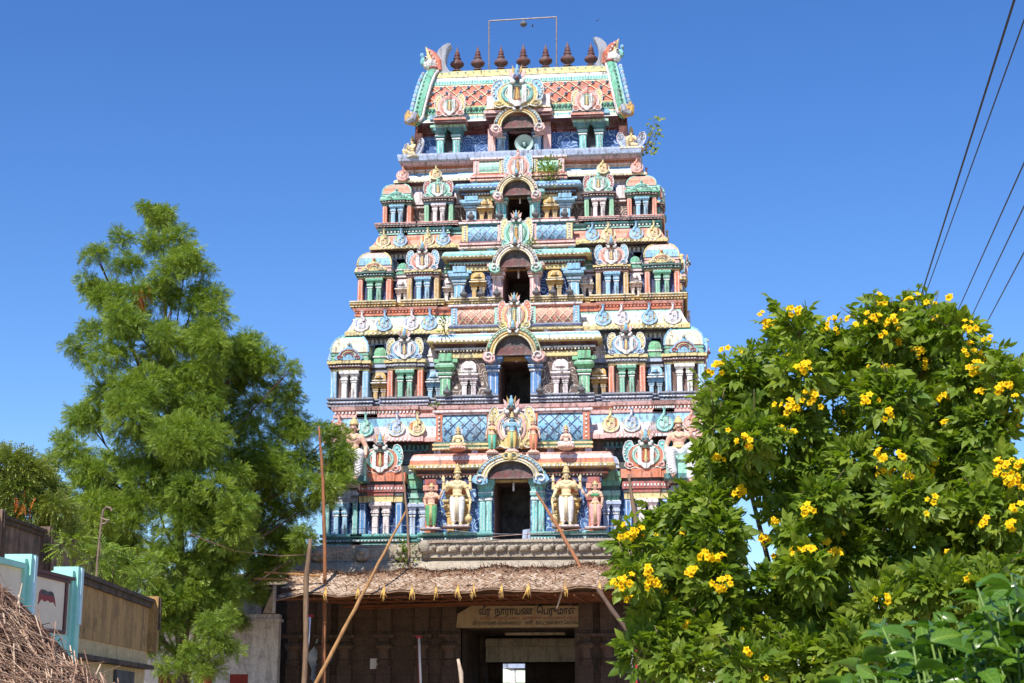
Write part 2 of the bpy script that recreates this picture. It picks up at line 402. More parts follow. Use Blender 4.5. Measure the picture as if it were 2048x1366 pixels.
def scroll(r, c1, c2, c3, flip=1):
    "snail-shaped crest on a cornice: spiral disc with a stalk and knob"
    mb = MB(); t = .12*r
    mb.prism([(r*math.cos(2*PI*i/20), r*math.sin(2*PI*i/20)) for i in range(20)], -t, .25*r, c1)
    mb.tube([(r*.97*math.cos(2*PI*i/20), -t, r*.97*math.sin(2*PI*i/20)) for i in range(20)], .07*r, c2, 5, closed=True)
    sp = [(r*k*math.cos(a)*flip, -t*1.2, r*k*math.sin(a)) for a, k in [(R(120+22*i), .76-.033*i) for i in range(17)]]
    mb.tube(sp, .085*r, c2, 6); mb.tube([(x*.72, y*1.1, z*.72) for x, y, z in sp], .05*r, c3, 5)
    st = [(-.35*r*flip, -t*1.5, .45*r), (-.30*r*flip, -t*1.5, .85*r), (-.05*r*flip, -t*1.4, 1.15*r), (0, -t, 1.5*r), (0, -t, 1.8*r)]
    mb.tube(st, [.20*r, .19*r, .17*r, .13*r, .12*r], c1, 6); mb.tube([(x, y-.12*r, z) for x, y, z in st], .05*r, c2, 5)
    mb.ball((0, -t, 1.9*r), .2*r, c1, 8, 6); mb.ball((0, -t-.15*r, 1.9*r), .1*r, 'dkgrey', 6, 4)
    for k in range(4): mb.ball((.62*r*flip, -t*1.3, (.60-.22*k)*r), .14*r, c3, 6, 4)
    return mb
def pillar(mb, cx, w, z0, z1, yb, d, col, edge='white', alt=None):
    "square pillar with stacked capital; w = shaft width"
    H = z1-z0; a = alt or col; h = w/2
    mb.box(cx-h, cx+h, yb-d, yb, z0, z0+.58*H, col)
    mb.box(cx-h*.55, cx+h*.55, yb-d-.012, yb-d, z0+.03*H, z0+.55*H, edge)
    mb.box(cx-h*.40, cx+h*.40, yb-d-.02, yb-d-.012, z0+.04*H, z0+.54*H, col)
    L = [(.58, .62, 1.25, edge), (.62, .66, 1.1, a), (.66, .71, 1.45, a), (.71, .73, 1.5, edge), (.73, .78, 1.2, a)]
    for p, q, k, c in L: mb.box(cx-h*k, cx+h*k, yb-d-h*(k-1)*1.2, yb, z0+p*H, z0+q*H, c)
    mb.frus(cx, h*1.25, h*1.9, yb, d+h*.3, d+h*1.1, z0+.78*H, z0+.88*H, a)
    mb.box(cx-h*2.0, cx+h*2.0, yb-d-h*1.2, yb, z0+.88*H, z0+.97*H, a); mb.box(cx-h*1.7, cx+h*1.7, yb-d-h*.9, yb, z0+.97*H, z1, edge)
def dentils(mb, x0, x1, y, z0, z1, pitch, depth, col, duty=.5, sk=None):
    n = max(1, int((x1-x0)/pitch)); p = (x1-x0)/n
    for i in range(n):
        a = x0+i*p+p*(1-duty)/2
        if sk and sk[0] < a < sk[1]: continue
        mb.box(a, a+p*duty, y-depth, y, z0, z1, col)
def dome4(mb, cx, cy, z0, z1, hw, cols, edge='white', dx=1, dy=1):
    H = z1-z0
    prof = [(hw*.92, 0), (hw*1.0, .06*H), (hw*.98, .30*H), (hw*.90, .52*H), (hw*.74, .74*H), (hw*.52, .90*H), (hw*.30, 1.0*H)]
    mb.square((cx, cy, z0), prof, cols, dx, dy)
    for sx in (-1, 1):
        for sy in (-1, 1):
            mb.tube([(cx+sx*r*dx, cy+sy*r*dy, z0+z) for r, z in prof], .035*hw+.01, edge, 5)
def finial(mb, cx, cy, z, s, col):
    mb.lathe((cx, cy, z), [(.10*s, 0), (.22*s, .05*s), (.28*s, .16*s), (.18*s, .28*s), (.08*s, .32*s), (.12*s, .40*s), (.04*s, .50*s), (.0*s+.005, .68*s)], col, 8)
def dwarf(w, h, col, roof=None, edge='white', single=False, dome=True):
    "miniature shrine: split pillar pair under a little dome; origin bottom centre of its back plane (y=0)"
    mb = MB(); r = roof or col; p = .52*h; hw = w/2
    if single: pillar(mb, 0, w*.5, 0, p, 0, .16, col, edge)
    else:
        for q in (-1, 1): pillar(mb, q*w*.24, w*.24, 0, p, 0, .14, col, edge)
        mb.box(-w*.05, w*.05, -.05, 0, 0, p, 'dkbrown')
    mb.frus(0, hw*.8, hw*1.02, 0, .22, .34, p, p+.05*h, col); mb.box(-hw*1.02, hw*1.02, -.34, 0, p+.05*h, p+.09*h, edge)
    mb.box(-hw*.72, hw*.72, -.24, 0, p+.09*h, p+.15*h, col); mb.box(-hw*.85, hw*.85, -.3, 0, p+.15*h, p+.18*h, edge)
    if dome:
        mb.square((0, -.1, p+.18*h), [(hw*.80, 0), (hw*.84, .04*h), (hw*.80, .14*h), (hw*.66, .22*h), (hw*.4, .28*h), (hw*.1, .30*h)], [r], 1, .20/ (hw*.84)+0.0)
        mb.prism([(hw*.5*math.cos(a), p+.24*h+hw*.62*math.sin(a)*.7) for a in [R(20*i) for i in range(10)]], -.34, -.1, edge)
        mb.prism([(hw*.38*math.cos(a), p+.24*h+hw*.5*math.sin(a)*.7) for a in [R(20*i) for i in range(10)]], -.36, -.1, r)
    return mb
def pavilion(w, zs, cols, roof, deep=.55):
    """shrine front: zs=(h pillars, h entablature, h roof). origin bottom centre of its front plane; extends to +y=deep"""
    h1, h2, h3 = zs; mb = MB(); hw = w/2; yb = deep
    mb.box(-hw*.80, hw*.80, .22, yb, 0, h1, cols['back'])
    for q in (-1, 1):
        mb.box(q*hw*.88-hw*.16, q*hw*.88+hw*.16, .02, yb, 0, h1, cols['outer'])
        mb.box(q*hw*.88-hw*.11, q*hw*.88+hw*.11, 0, .02, .05*h1, h1*.95, 'white'); mb.box(q*hw*.88-hw*.08, q*hw*.88+hw*.08, -.012, .0, .07*h1, h1*.93, cols['outer'])
        pillar(mb, q*hw*.27, hw*.27, 0, h1, .22, .24, cols['inner'], cols.get('iedge', 'white'))
    e = h2-h1; b = cols['ent']
    for k, (wx, yy) in enumerate(((1.06, 0.0), (.62, -.07))):
        H = hw*wx
        mb.box(-H, H, yy, yb, h1, h1+.22*e, b[0]); mb.box(-H*1.03, H*1.03, yy-.04, yb, h1+.22*e, h1+.34*e, 'dkgrey' if k == 0 else b[1])
        mb.box(-H*1.08, H*1.08, yy-.09, yb, h1+.34*e, h1+.58*e, b[1]); mb.box(-H*1.03, H*1.03, yy-.05, yb, h1+.58*e, h1+.70*e, 'dkbrown')
        mb.box(-H*1.14, H*1.14, yy-.15, yb, h1+.70*e, h2, b[2])
        dentils(mb, -H*1.03, H*1.03, yy-.09, h1+.42*e, h1+.50*e, .11, .03, 'white')
    if roof == 'dome':
        rc = cols['roof']; H = h3-h2; m = .26*H
        D = max(hw, deep*.5)
        mb.box(-hw*1.05, hw*1.05, -.05, hw*2-.05, h2, h2+m*.5, rc[0]); mb.box(-hw*1.0, hw*1.0, -.02, hw*2-.1, h2+m*.5, h2+m*.75, 'cream'); mb.box(-hw*1.06, hw*1.06, -.06, hw*2-.05, h2+m*.75, h2+m, rc[0])
        dome4(mb, 0, hw-.05, h2+m, h3, hw*1.05, rc[1:], rc[-1])
        finial(mb, 0, hw-.05, h3-.02, hw*1.0, 'dkgrey')
    return mb
def arch(w, h, band, inner, outer, foot, legw, face=True):
    "horseshoe arch over a doorway; origin at centre of springing line"
    mb = MB(); hw = w/2
    def pt(a, k):   # cusped arch
        x = math.cos(a)*hw*k; z = math.sin(a)*h*(k if k > 1 else k); return x, z
    A = [R(180*i/22) for i in range(23)]
    for (k0, k1, y0, c) in ((.98, 1.22, -.22, inner), (1.22, 1.42, -.16, outer)):
        for i in range(22):
            if c == outer and (i < 2 or i > 19): continue
            P = [pt(A[i], k0), pt(A[i], k1), pt(A[i+1], k1), pt(A[i+1], k0)]
            mb.prism(P, y0, .42, c)
    for k, c, rr in ((.98, 'cream', .02), (1.22, 'brown', .016), (1.40, 'cream', .016), (1.10, band, .025)):
        mb.tube([(pt(a, k)[0], -.23 if k < 1.3 else -.17, pt(a, k)[1]) for a in A], rr, c, 5)
    for i in range(1, 22):
        x, z = pt(A[i], 1.31)
        if 2 < i < 20: mb.ball((x, -.17, z), .034, 'cream', 6, 4)
    T = [pt(a, .985) for a in A]
    mb.prism(T, -.02, .40, 'dkbrown'); mb.prism([(x*.93, z*.45) for x, z in T], -.05, -.02, 'maroon'); mb.box(-hw*.93, hw*.93, -.07, -.02, -.03, .02, 'brown')
    for q in (-1, 1):
        mb.prism([(q*x, z) for x, z in ((hw*.95, .06), (hw*1.5, .10), (hw*1.62, -.08), (hw*1.5, -.30*h), (hw*1.2, -.42*h), (hw*.95, -.30*h))], -.2, .38, foot)
        mb.tube([(q*(hw*1.27+hw*.22*r*math.cos(a)), -.24, -.10*h+hw*.20*r*math.sin(a)) for a, r in [(R(200-26*i), 1-.05*i) for i in range(15)]], .035, 'white', 5)
    if face: facecrest(mb, 0, -.2, h*1.10, w*.62)
    else:
        for q in (-1, 1): mb.tube([(q*(.14+.12*math.cos(a)), -.26, h*1.25+.10*math.sin(a)) for a in [R(200-26*i) for i in range(13)]], .035, 'yellow', 5)
        mb.ball((0, -.26, h*1.2), (.1, .08, .16), 'yellow')
    return mb
def lattice(mb, x0, x1, z0, z1, y, pitch, rad, col, bulge=0.0, col2=None):
    "crossed diagonal ribs clipped to a rectangle, following a bulging panel"
    H = z1-z0; n = int((x1-x0+H)/pitch)+1
    yy = lambda z: y-bulge*math.sin(PI*min(1, max(0, (z-z0)/H)))
    for i in range(n):
        for q in (1, -1):
            s = x0-H+i*pitch if q == 1 else x1+H-i*pitch
            pts = []
            for k in range(9):
                z = z0+H*k/8; x = s+q*(H*k/8)
                if x0 <= x <= x1: pts.append((x, yy(z), z))
            if len(pts) > 1: mb.tube(pts, rad, col, 4)
    if col2:
        for i in range(int((x1-x0)/pitch)):
            for k in range(1, int(2*H/pitch)):
                z = z0+k*pitch/2; x = x0+(i+.5*(k % 2)+.25)*pitch
                if x < x1: mb.ball((x, yy(z)-rad, z), rad*1.8, col2, 6, 4)
def panelbox(mb, x0, x1, z0, z1, y, col, bulge):
    vs = []; n = 6
    for k in range(n+1):
        z = z0+(z1-z0)*k/n; yy = y-bulge*math.sin(PI*k/n); vs += [(x0, yy, z), (x1, yy, z)]
    mb.add(vs, [(2*k, 2*k+1, 2*k+3, 2*k+2) for k in range(n)], col)

# ---- storey table (photo pixel rows at the tower axis; converted to metres on each storey's own plane)
YC = 4.6    # middle of the tower's depth
ST = [
 dict(ax=1026, Y=0.0, p0=1089, p1=1064, pil=1003, ent=945, dome=870, k0=880, k1=830, fas=806, hw=383, khw=392,
   door=(37, 955), arch=(48, 957, 34), cc=(936, 903), ub=954, mt=868, sc=(358, 303, 238, 196), cb=182, pan=(882, 822), pw=156, side=.55,
   pl=('aqua', 'dkgreen', 'teal', 'aqua'), wall='filigree_blue', up='darkwall', kap=('sky', 'sky', 'pinkwhite', 'pink'), fc=('pink', 'pink', 'salmon'),
   kuta=350, shala=268, dw=(196,), shw=84, khwid=66),
 dict(ax=1032, Y=1.0, p0=806, p1=789, pil=738, ent=719, dome=672, k0=665, k1=624, fas=607, hw=374, khw=350,
   door=(32, 712), arch=(39, 711, 40), cc=(683, 662), ub=702, mt=658, sc=(314, 267, 212, 175), cb=152, pan=(648, 611), pw=130, side=.45,
   pl=('grey', 'dkgrey', 'lavender', 'grey'), wall='filigree_brown', up='grey', kap=('mint', 'white', 'cream', 'yellow'), fc=('salmon', 'orange', 'salmon'),
   kuta=337, shala=223, dw=(167, 279), shw=70, khwid=74),
 dict(ax=1037, Y=1.75, p0=606, p1=594, pil=553, ent=541, dome=507, k0=493, k1=461, fas=448, hw=331, khw=302,
   door=(27, 530), arch=(33, 535, 34), cc=(513, 497), ub=528, mt=486, sc=(272, 237, 182, 150), cb=127, pan=(482, 446), pw=112, side=.4,
   pl=('yellow', 'ochre', 'yellow', 'cream'), wall='filigree_dark', up='grey', kap=('salmon', 'orange', 'salmon', 'yellow'), fc=('teal', 'mint', 'teal'),
   kuta=289, shala=190, dw=(139, 236), shw=62, khwid=66),
 dict(ax=1039, Y=2.4, p0=447, p1=439, pil=407, ent=396, dome=372, k0=358, k1=333, fas=318, hw=283, khw=256,
   door=(24, 385), arch=(30, 392, 30), cc=(375, 361), ub=388, mt=357, sc=(235, 168), cb=106, pan=(348, 318), pw=92, side=.35,
   pl=('pink', 'salmon', 'pinkwhite', 'pink'), wall='filigree_brown', up='pinkwhite', kap=('cream', 'sky', 'white', 'cream'), fc=('pink', 'pinkwhite', 'pink'),
   kuta=246, shala=161, dw=(), shw=56, khwid=56),
]
storeys = []
def rect_plan(hx, y0, y1, bays):
    "front outline with bays [(x0,x1,projection)] sorted by x, plain back; CCW from front left"
    P = [(-hx, y0)]
    for a, b, pr in bays:
        if abs(a+hx) > 1e-4: P += [(a, y0), (a, y0-pr)]
        else: P[-1] = (a, y0-pr)
        if abs(b-hx) > 1e-4: P += [(b, y0-pr), (b, y0)]
        else: P += [(b, y0-pr)]
    if abs(P[-1][0]-hx) > 1e-4: P.append((hx, y0))
    return P+[(hx, y1), (-hx, y1)]

cc_cols = [dict(orb='teal', door='aqua', dwf='orange', out='red', cor=('salmon', 'pinkwhite', 'orange', 'yellow'), under='maroon', ar=('white', 'yellow', 'sky', 'sky'), pbg='sky', plt='navy', posts=('orange', 'salmon'), pbeam=('yellow', 'mint', 'yellow', 'dkgreen')),
 dict(door='blue', dwf='pinkwhite', out='leafgreen', cor=('pinkwhite', 'sky', 'white', 'yellow'), under='maroon', ar=('ochre', 'yellow', 'green', 'pink'), pbg='salmon', plt='cream', posts=('mint', 'sky'), pbeam=('yellow', 'cream', 'navy', 'grey')),
 dict(door='pink', dwf='ochre', out='sky', cor=('mint', 'mint', 'aqua', 'yellow'), under='maroon', ar=('pinkwhite', 'cream', 'lavender', 'mint'), pbg='sky', plt='lavender', posts=('pink', 'yellow'), pbeam=('pink', 'maroon', 'pink', 'maroon')),
 dict(door='aqua', dwf='ochre', out='sky', cor=('sky', 'sky', 'blue', 'sky'), under='brown', ar=('cream', 'yellow', 'pinkwhite', 'pink'), pbg='mint', plt=None, posts=('yellow', 'pink'), pbeam=('salmon', 'maroon', 'pink', 'orange'))]
pv_cols = [
 dict(k=dict(outer='aqua', inner='sky', back='filigree_dark', ent=('grey', 'lavender', 'pinkwhite'), roof=('teal', 'mint', 'aqua', 'mint')), s=dict(outer='blue', inner='pinkwhite', back='filigree_dark', ent=('yellow', 'red', 'orange')),
      med=('orange', 'aqua', 'mint', 'orange', 'pink'), dl=('lavender', 'lavender'), dr=('lavender', 'lavender')),
 dict(k=dict(outer='sky', inner='white', back='brown', ent=('yellow', 'maroon', 'yellow'), roof=('green', 'salmon', 'cream', 'cream', 'cream', 'mint', 'sky')), s=dict(outer='orange', inner='green', back='brown', ent=('yellow', 'grey', 'yellow')),
      med=('sky', 'yellow', 'pinkwhite', 'sky', 'lavender'), n=('sky', 'red', 'yellow'), dl=('sky', 'ochre'), dr=('ochre', 'sky'), top=('pinkwhite', 'leafgreen')),
 dict(k=dict(outer='orange', inner='green', back='navy', ent=('yellow', 'teal', 'dkgreen'), roof=('pink', 'blue', 'sky', 'sky', 'pink', 'pink', 'yellow')), s=dict(outer='ochre', inner='sky', back='navy', ent=('pink', 'brown', 'yellow')),
      med=('pink', 'sky', 'salmon', 'white', 'sky'), n=('yellow', 'cream', 'salmon'), dl=('pinkwhite', 'pinkwhite'), dr=('pinkwhite', 'pinkwhite'), top=('green', 'green')),
 dict(k=dict(outer='orange', inner='sky', back='dkbrown', ent=('green', 'brown', 'green'), roof=('mint', 'sky', 'salmon', 'orange', 'salmon', 'salmon', 'mint')), s=dict(outer='leafgreen', inner='pinkwhite', back='dkbrown', ent=('sky', 'brown', 'brown')),
      med=('mint', 'red', 'mint', 'mint', 'mint'), n=('mint', 'mint', 'aqua'), dl=(), dr=()),
]
scr_cols = [('salmon', 'mint', 'lavender', 'yellow'), ('pinkwhite', 'sky', 'pinkwhite', 'sky'), ('yellow', 'sky', 'yellow', 'sky'), ('salmon', 'yellow')]
scr_mesh = {}
def scroll_mesh(c, r, flip):
    k = (c, round(r, 3), flip)
    if k not in scr_mesh: scr_mesh[k] = scroll(r, c, {'salmon': 'pink', 'mint': 'aqua', 'lavender': 'cream', 'yellow': 'cream', 'pinkwhite': 'white', 'sky': 'lavender'}[c], {'salmon': 'pinkwhite', 'mint': 'white', 'lavender': 'sky', 'yellow': 'orange', 'pinkwhite': 'lavender', 'sky': 'yellow'}[c], flip).mesh('scroll_crest')
    return scr_mesh[k]

for si, S in enumerate(ST):
    Y = S['Y']; m = MPP((S['p0']+S['k1'])/2, Y); ys = Y+S['side']; yw = ys+.30; yback = 2*YC-Y
    C = cc_cols[si]; PC = pv_cols[si]
    z = {k: ZZ(S[k], ys) for k in ('p0', 'p1', 'pil', 'ent', 'dome', 'k0', 'k1', 'fas')}
    zc = dict(ub=ZZ(S['ub'], Y-.2), p0=ZZ(S['p0'], Y), p1=ZZ(S['p1'], Y), door=ZZ(S['door'][1], Y), c0=ZZ(S['cc'][0], Y-.3), c1=ZZ(S['cc'][1], Y-.3),
              n0=ZZ(S['pan'][0], Y+.25), n1=ZZ(S['pan'][1], Y+.25))
    z['p0'] = zc['p0'] = ZZ(S['p0'], Y); z['p1'] = zc['p1']
    hx = S['hw']*m; cb = S['cb']*m; dh = S['door'][0]*m; kx = S['kuta']*m; sx = S['shala']*m; sw = S['shw']*m; kw = S['khwid']*m
    kh = S['khw']*m
    mb = MB()
    zt = z['fas']
    # core with the doorway cut back into it
    hwl = hx-.25
    plan = [(-hwl, yw), (-cb+.12, yw), (-cb+.12, Y+.14), (-dh, Y+.14), (-dh, Y+3.0), (dh, Y+3.0), (dh, Y+.14), (cb-.12, Y+.14), (cb-.12, yw), (hwl, yw), (hwl, yback-.3), (-hwl, yback-.3)]
    flags = [0, 0, 0, 1, 1, 1, 0, 0, 0, 0, 0, 0]
    mb.ring(plan, [(0, z['p0']-.02, S['wall']), (0, zc['door'], S['wall'])], cap=False)
    # upper wall: narrower block over the doorway
    hu = min(kh-.55, hwl); yu = yw+.22
    mb.box(-hu, hu, yu, yback-.5, zc['door'], z['k0']+.05, S['up'])
    mb.box(-cb+.12, cb-.12, Y+.14, yu+.02, zc['door'], zc['c0']+.05, C['under'])
        # room behind the door, its darkness painted on in near-black
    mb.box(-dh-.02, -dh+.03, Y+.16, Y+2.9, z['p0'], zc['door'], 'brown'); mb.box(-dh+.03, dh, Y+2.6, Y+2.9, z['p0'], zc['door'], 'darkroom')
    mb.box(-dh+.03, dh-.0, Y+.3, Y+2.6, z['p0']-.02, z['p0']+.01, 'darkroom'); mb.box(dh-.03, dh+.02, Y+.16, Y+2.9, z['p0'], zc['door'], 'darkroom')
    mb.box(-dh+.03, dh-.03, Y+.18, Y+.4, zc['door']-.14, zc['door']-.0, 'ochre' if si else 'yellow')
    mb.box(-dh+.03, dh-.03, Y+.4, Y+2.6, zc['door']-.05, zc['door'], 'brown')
    # plinth following every bay
    bays = [(-kx-kw*.55, -kx+kw*.55, .34), (-sx-sw*.6, -sx+sw*.6, .34)] if 1 else []
    bays = [(-hx, -kx+kw*.6, .34), (-sx-sw*.62, -sx+sw*.62, .34), (-cb, -dh-.001, S['side']), (dh+.001, cb, S['side']), (sx-sw*.62, sx+sw*.62, .34), (kx-kw*.6, hx, .34)]
    H = z['p1']-z['p0']; a, b_, c_, d_ = S['pl']
    prof = [(.10, 0, a), (.10, .20, b_), (.03, .22, b_), (.03, .32, c_), (.12, .36, c_), (.15, .48, c_), (.12, .58, b_), (.02, .62, b_), (.02, .72, a), (.10, .76, d_), (.13, .86, d_), (.13, 1.0, a)]
    pln = rect_plan(hx, ys, yback, bays)
    # split plinth left and right of the door
    pl_l = [p for p in pln if p[0] <= -dh]; pl_r = [p for p in pln if p[0] >= dh]
    pl_l = [p for p in pln[:[i for i, q in enumerate(pln) if abs(q[0]+dh+.001) < 1e-6][-1]+1]]+[(-dh-.001, yback), (-hx, yback)]
    i0 = [i for i, q in enumerate(pln) if abs(q[0]-dh-.001) < 1e-6][0]
    pl_r = pln[i0:-2]+[(hx, yback), (dh+.001, yback)]
    for P in (pl_l, pl_r):
        Q = []
        for p in P:
            if not Q or (abs(p[0]-Q[-1][0]) > 1e-5 or abs(p[1]-Q[-1][1]) > 1e-5): Q.append(p)
        fl = [0]*len(Q)
        for i in range(len(Q)):
            p, q = Q[i], Q[(i+1) % len(Q)]
            if abs(abs(p[0])-dh-.001) < 1e-4 and abs(abs(q[0])-dh-.001) < 1e-4: fl[i] = 1
        mb.ring(Q, [(o, z['p0']+t*H, c) for o, t, c in prof], flags=fl)
    for x0, x1, pr in bays:
        if abs(pr-S['side']) < 1e-6 and abs(x0+x1) < 2*cb and (abs(abs(x0)-dh) < .01 or abs(abs(x1)-dh) < .01): pass
        dentils(mb, x0, x1, ys-pr-.15, z['p0']+.40*H, z['p0']+.50*H, .12, .03, 'white')
    # main cornice (kapota) and fascia on the side bays
    zk0, zk1 = z['k0'], z['k1']; KH = zk1-zk0; kp = S['kap']
    kin = kh-.42
    kb = [(-kin, -kx*.93+kw*.55*1.0, .14), (-sx-sw*.62, -sx+sw*.72, .14), (sx-sw*.72, sx+sw*.62, .14), (kx*.93-kw*.55, kin, .14)]
    if si == 3: kb = [(-cb-.2, cb+.2, .05)]
    kpl = rect_plan(kin, yu-.12, yback-.4, kb)
    prof = [(-.05, zk0+.02, 'maroon' if si != 1 else 'dkgrey'), (.40, zk0, kp[3]), (.42, zk0, kp[3]), (.43, zk0+.16*KH, kp[3])]
    for i in range(1, 8):
        t = i/7; o = .40-.33*t**.85
        col = kp[2] if t <= .45 else (kp[1] if t <= .75 else kp[0])
        prof.append((max(o, .05), zk0+KH*(.16+.84*t), col))
    F = z['fas']-zk1; fc = S['fc']
    prof += [(.06, zk1+.01, fc[0]), (.12, zk1+.10*F, fc[1]), (.12, zk1+.30*F, fc[1]), (.06, zk1+.36*F, fc[2]), (.06, zk1+.62*F, fc[2]), (.16, zk1+.70*F, fc[0]), (.20, zk1+F, fc[0])]
    mb.ring(kpl, prof)
    # beads on the lip, dentil course under the cornice
    for a0, b0, pr in (kb if si != 3 else [(-kin, kin, 0)]):
        dentils(mb, a0, b0, yu-.12-pr-.425, zk0+.03*KH, zk0+.13*KH, .15, .03, 'cream' if si != 0 else 'white', .55)
        dentils(mb, a0-.1, b0+.1, yu-.12-pr-.10, zk1+.40*F, zk1+.58*F, .13, .05, 'white' if si % 2 == 0 else 'orange', .5)
    dentils(mb, -hu, hu, yu, zk0-.24, zk0-.06, .17, .09, 'white' if si else 'teal', .55, sk=(-cb, cb))
    mb.box(-hu-.02, -cb, yu-.12, yu, zk0-.30, zk0-.24, 'lavender' if si != 0 else 'teal'); mb.box(cb, hu+.02, yu-.12, yu, zk0-.30, zk0-.24, 'lavender' if si != 0 else 'teal')
    # brackets of the upper wall
    if si < 3:
        bc = 'lavender' if si == 1 else ('grey' if si == 2 else 'darkwall')
        for q in (-1, 1):
            for bx in (sx-sw*.85, sx+sw*.85, kx-kw*.75, kx+kw*.1):
                x = q*bx; zb = zk0-.30; s = .13
                if abs(x) > hu: continue
                mb.box(x-s*1.5, x+s*1.5, yu-.26, yu, zb-.10, zb, bc); mb.box(x-s, x+s, yu-.18, yu, zb-.42, zb-.10, bc)
                mb.box(x-s*1.4, x+s*1.4, yu-.24, yu, zb-.50, zb-.42, bc); mb.box(x-s*.7, x+s*.7, yu-.15, yu, zb-.75, zb-.50, bc); mb.box(x-s*.4, x+s*.4, yu-.12, yu, zb-.85, zb-.75, bc)
        for zz_ in (.36, .46): mb.box(-hu, hu, yu-.03, yu, zk0-.3-zz_*1.0, zk0-.3-zz_*1.0+.05, bc if si else 'teal')
    else:
        for zz_, cc in ((.36, 'sky'), (.44, 'dkgrey'), (.54, 'blue')): mb.box(-hu, hu, yu-.10, yu, zk0-zz_, zk0-zz_+.08, cc)
    # mid course of the side wall (above dwarf pillars)
    ze0, ze1 = z['pil'], z['ent']; E = ze1-ze0
    mc = {0: ('leafgreen', 'dkgreen', 'mint'), 1: ('grey', 'dkgrey', 'lavender'), 2: ('pinkwhite', 'brown', 'pinkwhite'), 3: ('pinkwhite', 'brown', 'pinkwhite')}[si]
    if si:
        for q in (-1, 1):
            a0, b0 = (-hwl, -cb) if q < 0 else (cb, hwl)
            mb.box(a0, b0, yw-.14, yw, ze0, ze0+.25*E, mc[0]); mb.box(a0, b0, yw-.09, yw, ze0+.25*E, ze0+.55*E, mc[1]); mb.box(a0, b0, yw-.18, yw+.3, ze0+.55*E, ze1, mc[2])
    st = mb.build('storey', tower); storeys.append(st)
    # ---------------- pavilions
    hz = (z['pil']-z['p1'], z['ent']-z['p1'], z['dome']-z['p1'])
    kut = pavilion(kw, (hz[0], hz[1], hz[2]+.24) if si else (hz[0], hz[1]-.3, hz[1]+.35), PC['k'], 'dome' if si else 'dome', .6).mesh('corner_pavilion')
    sha = pavilion(sw, hz, PC['s'], 'flat', .6).mesh('bay_pavilion')
    mdw = sw*.92; mt = ZZ(S['mt'], ys)-z['ent']; mdh = (mt-.38*mdw)/.78 if si < 3 else mt/1.04
    md = medallion(mdw, mdh, *PC['med'], crest=si < 3, stripe='yellow').mesh('horseshoe_medallion')
    ns = nasi(kw*.72, (z['dome']-z['ent'])*.78, *(PC.get('n', ('mint', 'white', 'salmon')))).mesh('dome_crest') if si else None
    yf = ys-.30
    for q in (-1, 1):
        if si:
            place('corner_pavilion', kut, st, (q*kx, yf, z['p1'])); place('dome_crest', ns, st, (q*kx, yf-.10, z['ent']+.02))
            # the same crest on the outer flank of the corner dome
            place('dome_crest', ns, st, (q*(kx+kw*.56), yf+kw*.45, z['ent']+.02), q*PI/2)
        else:
            place('corner_pavilion', kut, st, (q*kx, yf, z['p1']))
        place('bay_pavilion', sha, st, (q*sx, yf, z['p1'])); place('horseshoe_medallion', md, st, (q*sx, yf-.06, z['ent']))
        # flank of the tower: one bay pavilion and one far corner pavilion on each short side
        place('bay_pavilion', sha, st, (q*(hx-.05), YC, z['p1']), q*PI/2); place('horseshoe_medallion', md, st, (q*(hx), YC, z['ent']), q*PI/2)
        place('corner_pavilion', kut, st, (q*(hx-.02), yback-kw*.7, z['p1']), q*PI/2)
        if S['dw']:
            for di, dx in enumerate(S['dw']):
                dc = (PC['dl'] if q < 0 else PC['dr'])[di % len(PC['dl'])]
                if si == 0:
                    # columned pier with green bands and a pale rounded head
                    d = MB(); x = 0; h1 = z['pil']-z['p1']; h2 = z['ent']-z['p1']; h3 = ZZ(914, ys)-z['p1']; ww = 38*m
                    for s_ in (-1, 1): pillar(d, s_*ww*.27, ww*.27, 0, h1, 0, .2, 'lavender')
                    e = (h2-h1)/6
                    for k, (cc, kk) in enumerate((('green', .44), ('mint', .50), ('dkgreen', .46), ('green', .52), ('leafgreen', .56), ('green', .50))): d.box(-ww*kk, ww*kk, -.22-.05*(k % 2), 0, h1+e*k, h1+e*(k+1), cc)
                    e = (h3-h2)*.45
                    d.box(-ww*.36, ww*.36, -.18, 0, h2, h2+e*.45, 'lavender'); d.box(-ww*.48, ww*.48, -.24, 0, h2+e*.45, h2+e*.6, 'white'); d.box(-ww*.44, ww*.44, -.2, 0, h2+e*.6, h2+e, 'lavender')
                    P = [(-ww*.46, h2+e), (ww*.46, h2+e), (ww*.43, h3-.18), (ww*.30, h3-.04), (0, h3), (-ww*.30, h3-.04), (-ww*.43, h3-.18)]
                    d.prism(P, -.22, 0, 'white'); d.prism([(x_*.86, h2+e+(z_-h2-e)*.86+.03) for x_, z_ in P], -.25, -.22, 'lavender')
                    place('domed_pier', d.mesh('domed_pier'), st, (q*dx*m, yw-.02, z['p1']))
                else:
                    hh = (z['pil']-z['p1'])*1.02; ww = (34 if si == 1 else 27)*m
                    place('small_shrine', dwarf(ww, hh, dc).mesh('small_shrine'), st, (q*dx*m, yw-.02, z['p1']))
                    tcx = PC['top'][di]; d = MB(); hd = (z['dome']-z['ent'])*.72
                    d.box(-ww*.46, ww*.46, -.2, .1, 0, hd*.14, tcx); d.box(-ww*.36, ww*.36, -.16, .1, hd*.14, hd*.34, tcx); d.box(-ww*.42, ww*.42, -.2, .1, hd*.34, hd*.42, 'white')
                    d.square((0, -.02, hd*.42), [(ww*.36, 0), (ww*.37, .2*hd), (ww*.30, .42*hd), (ww*.12, .58*hd)], [tcx], 1, .5)
                    place('small_dome', d.mesh('small_dome'), st, (q*dx*m, yw-.02, z['ent']))
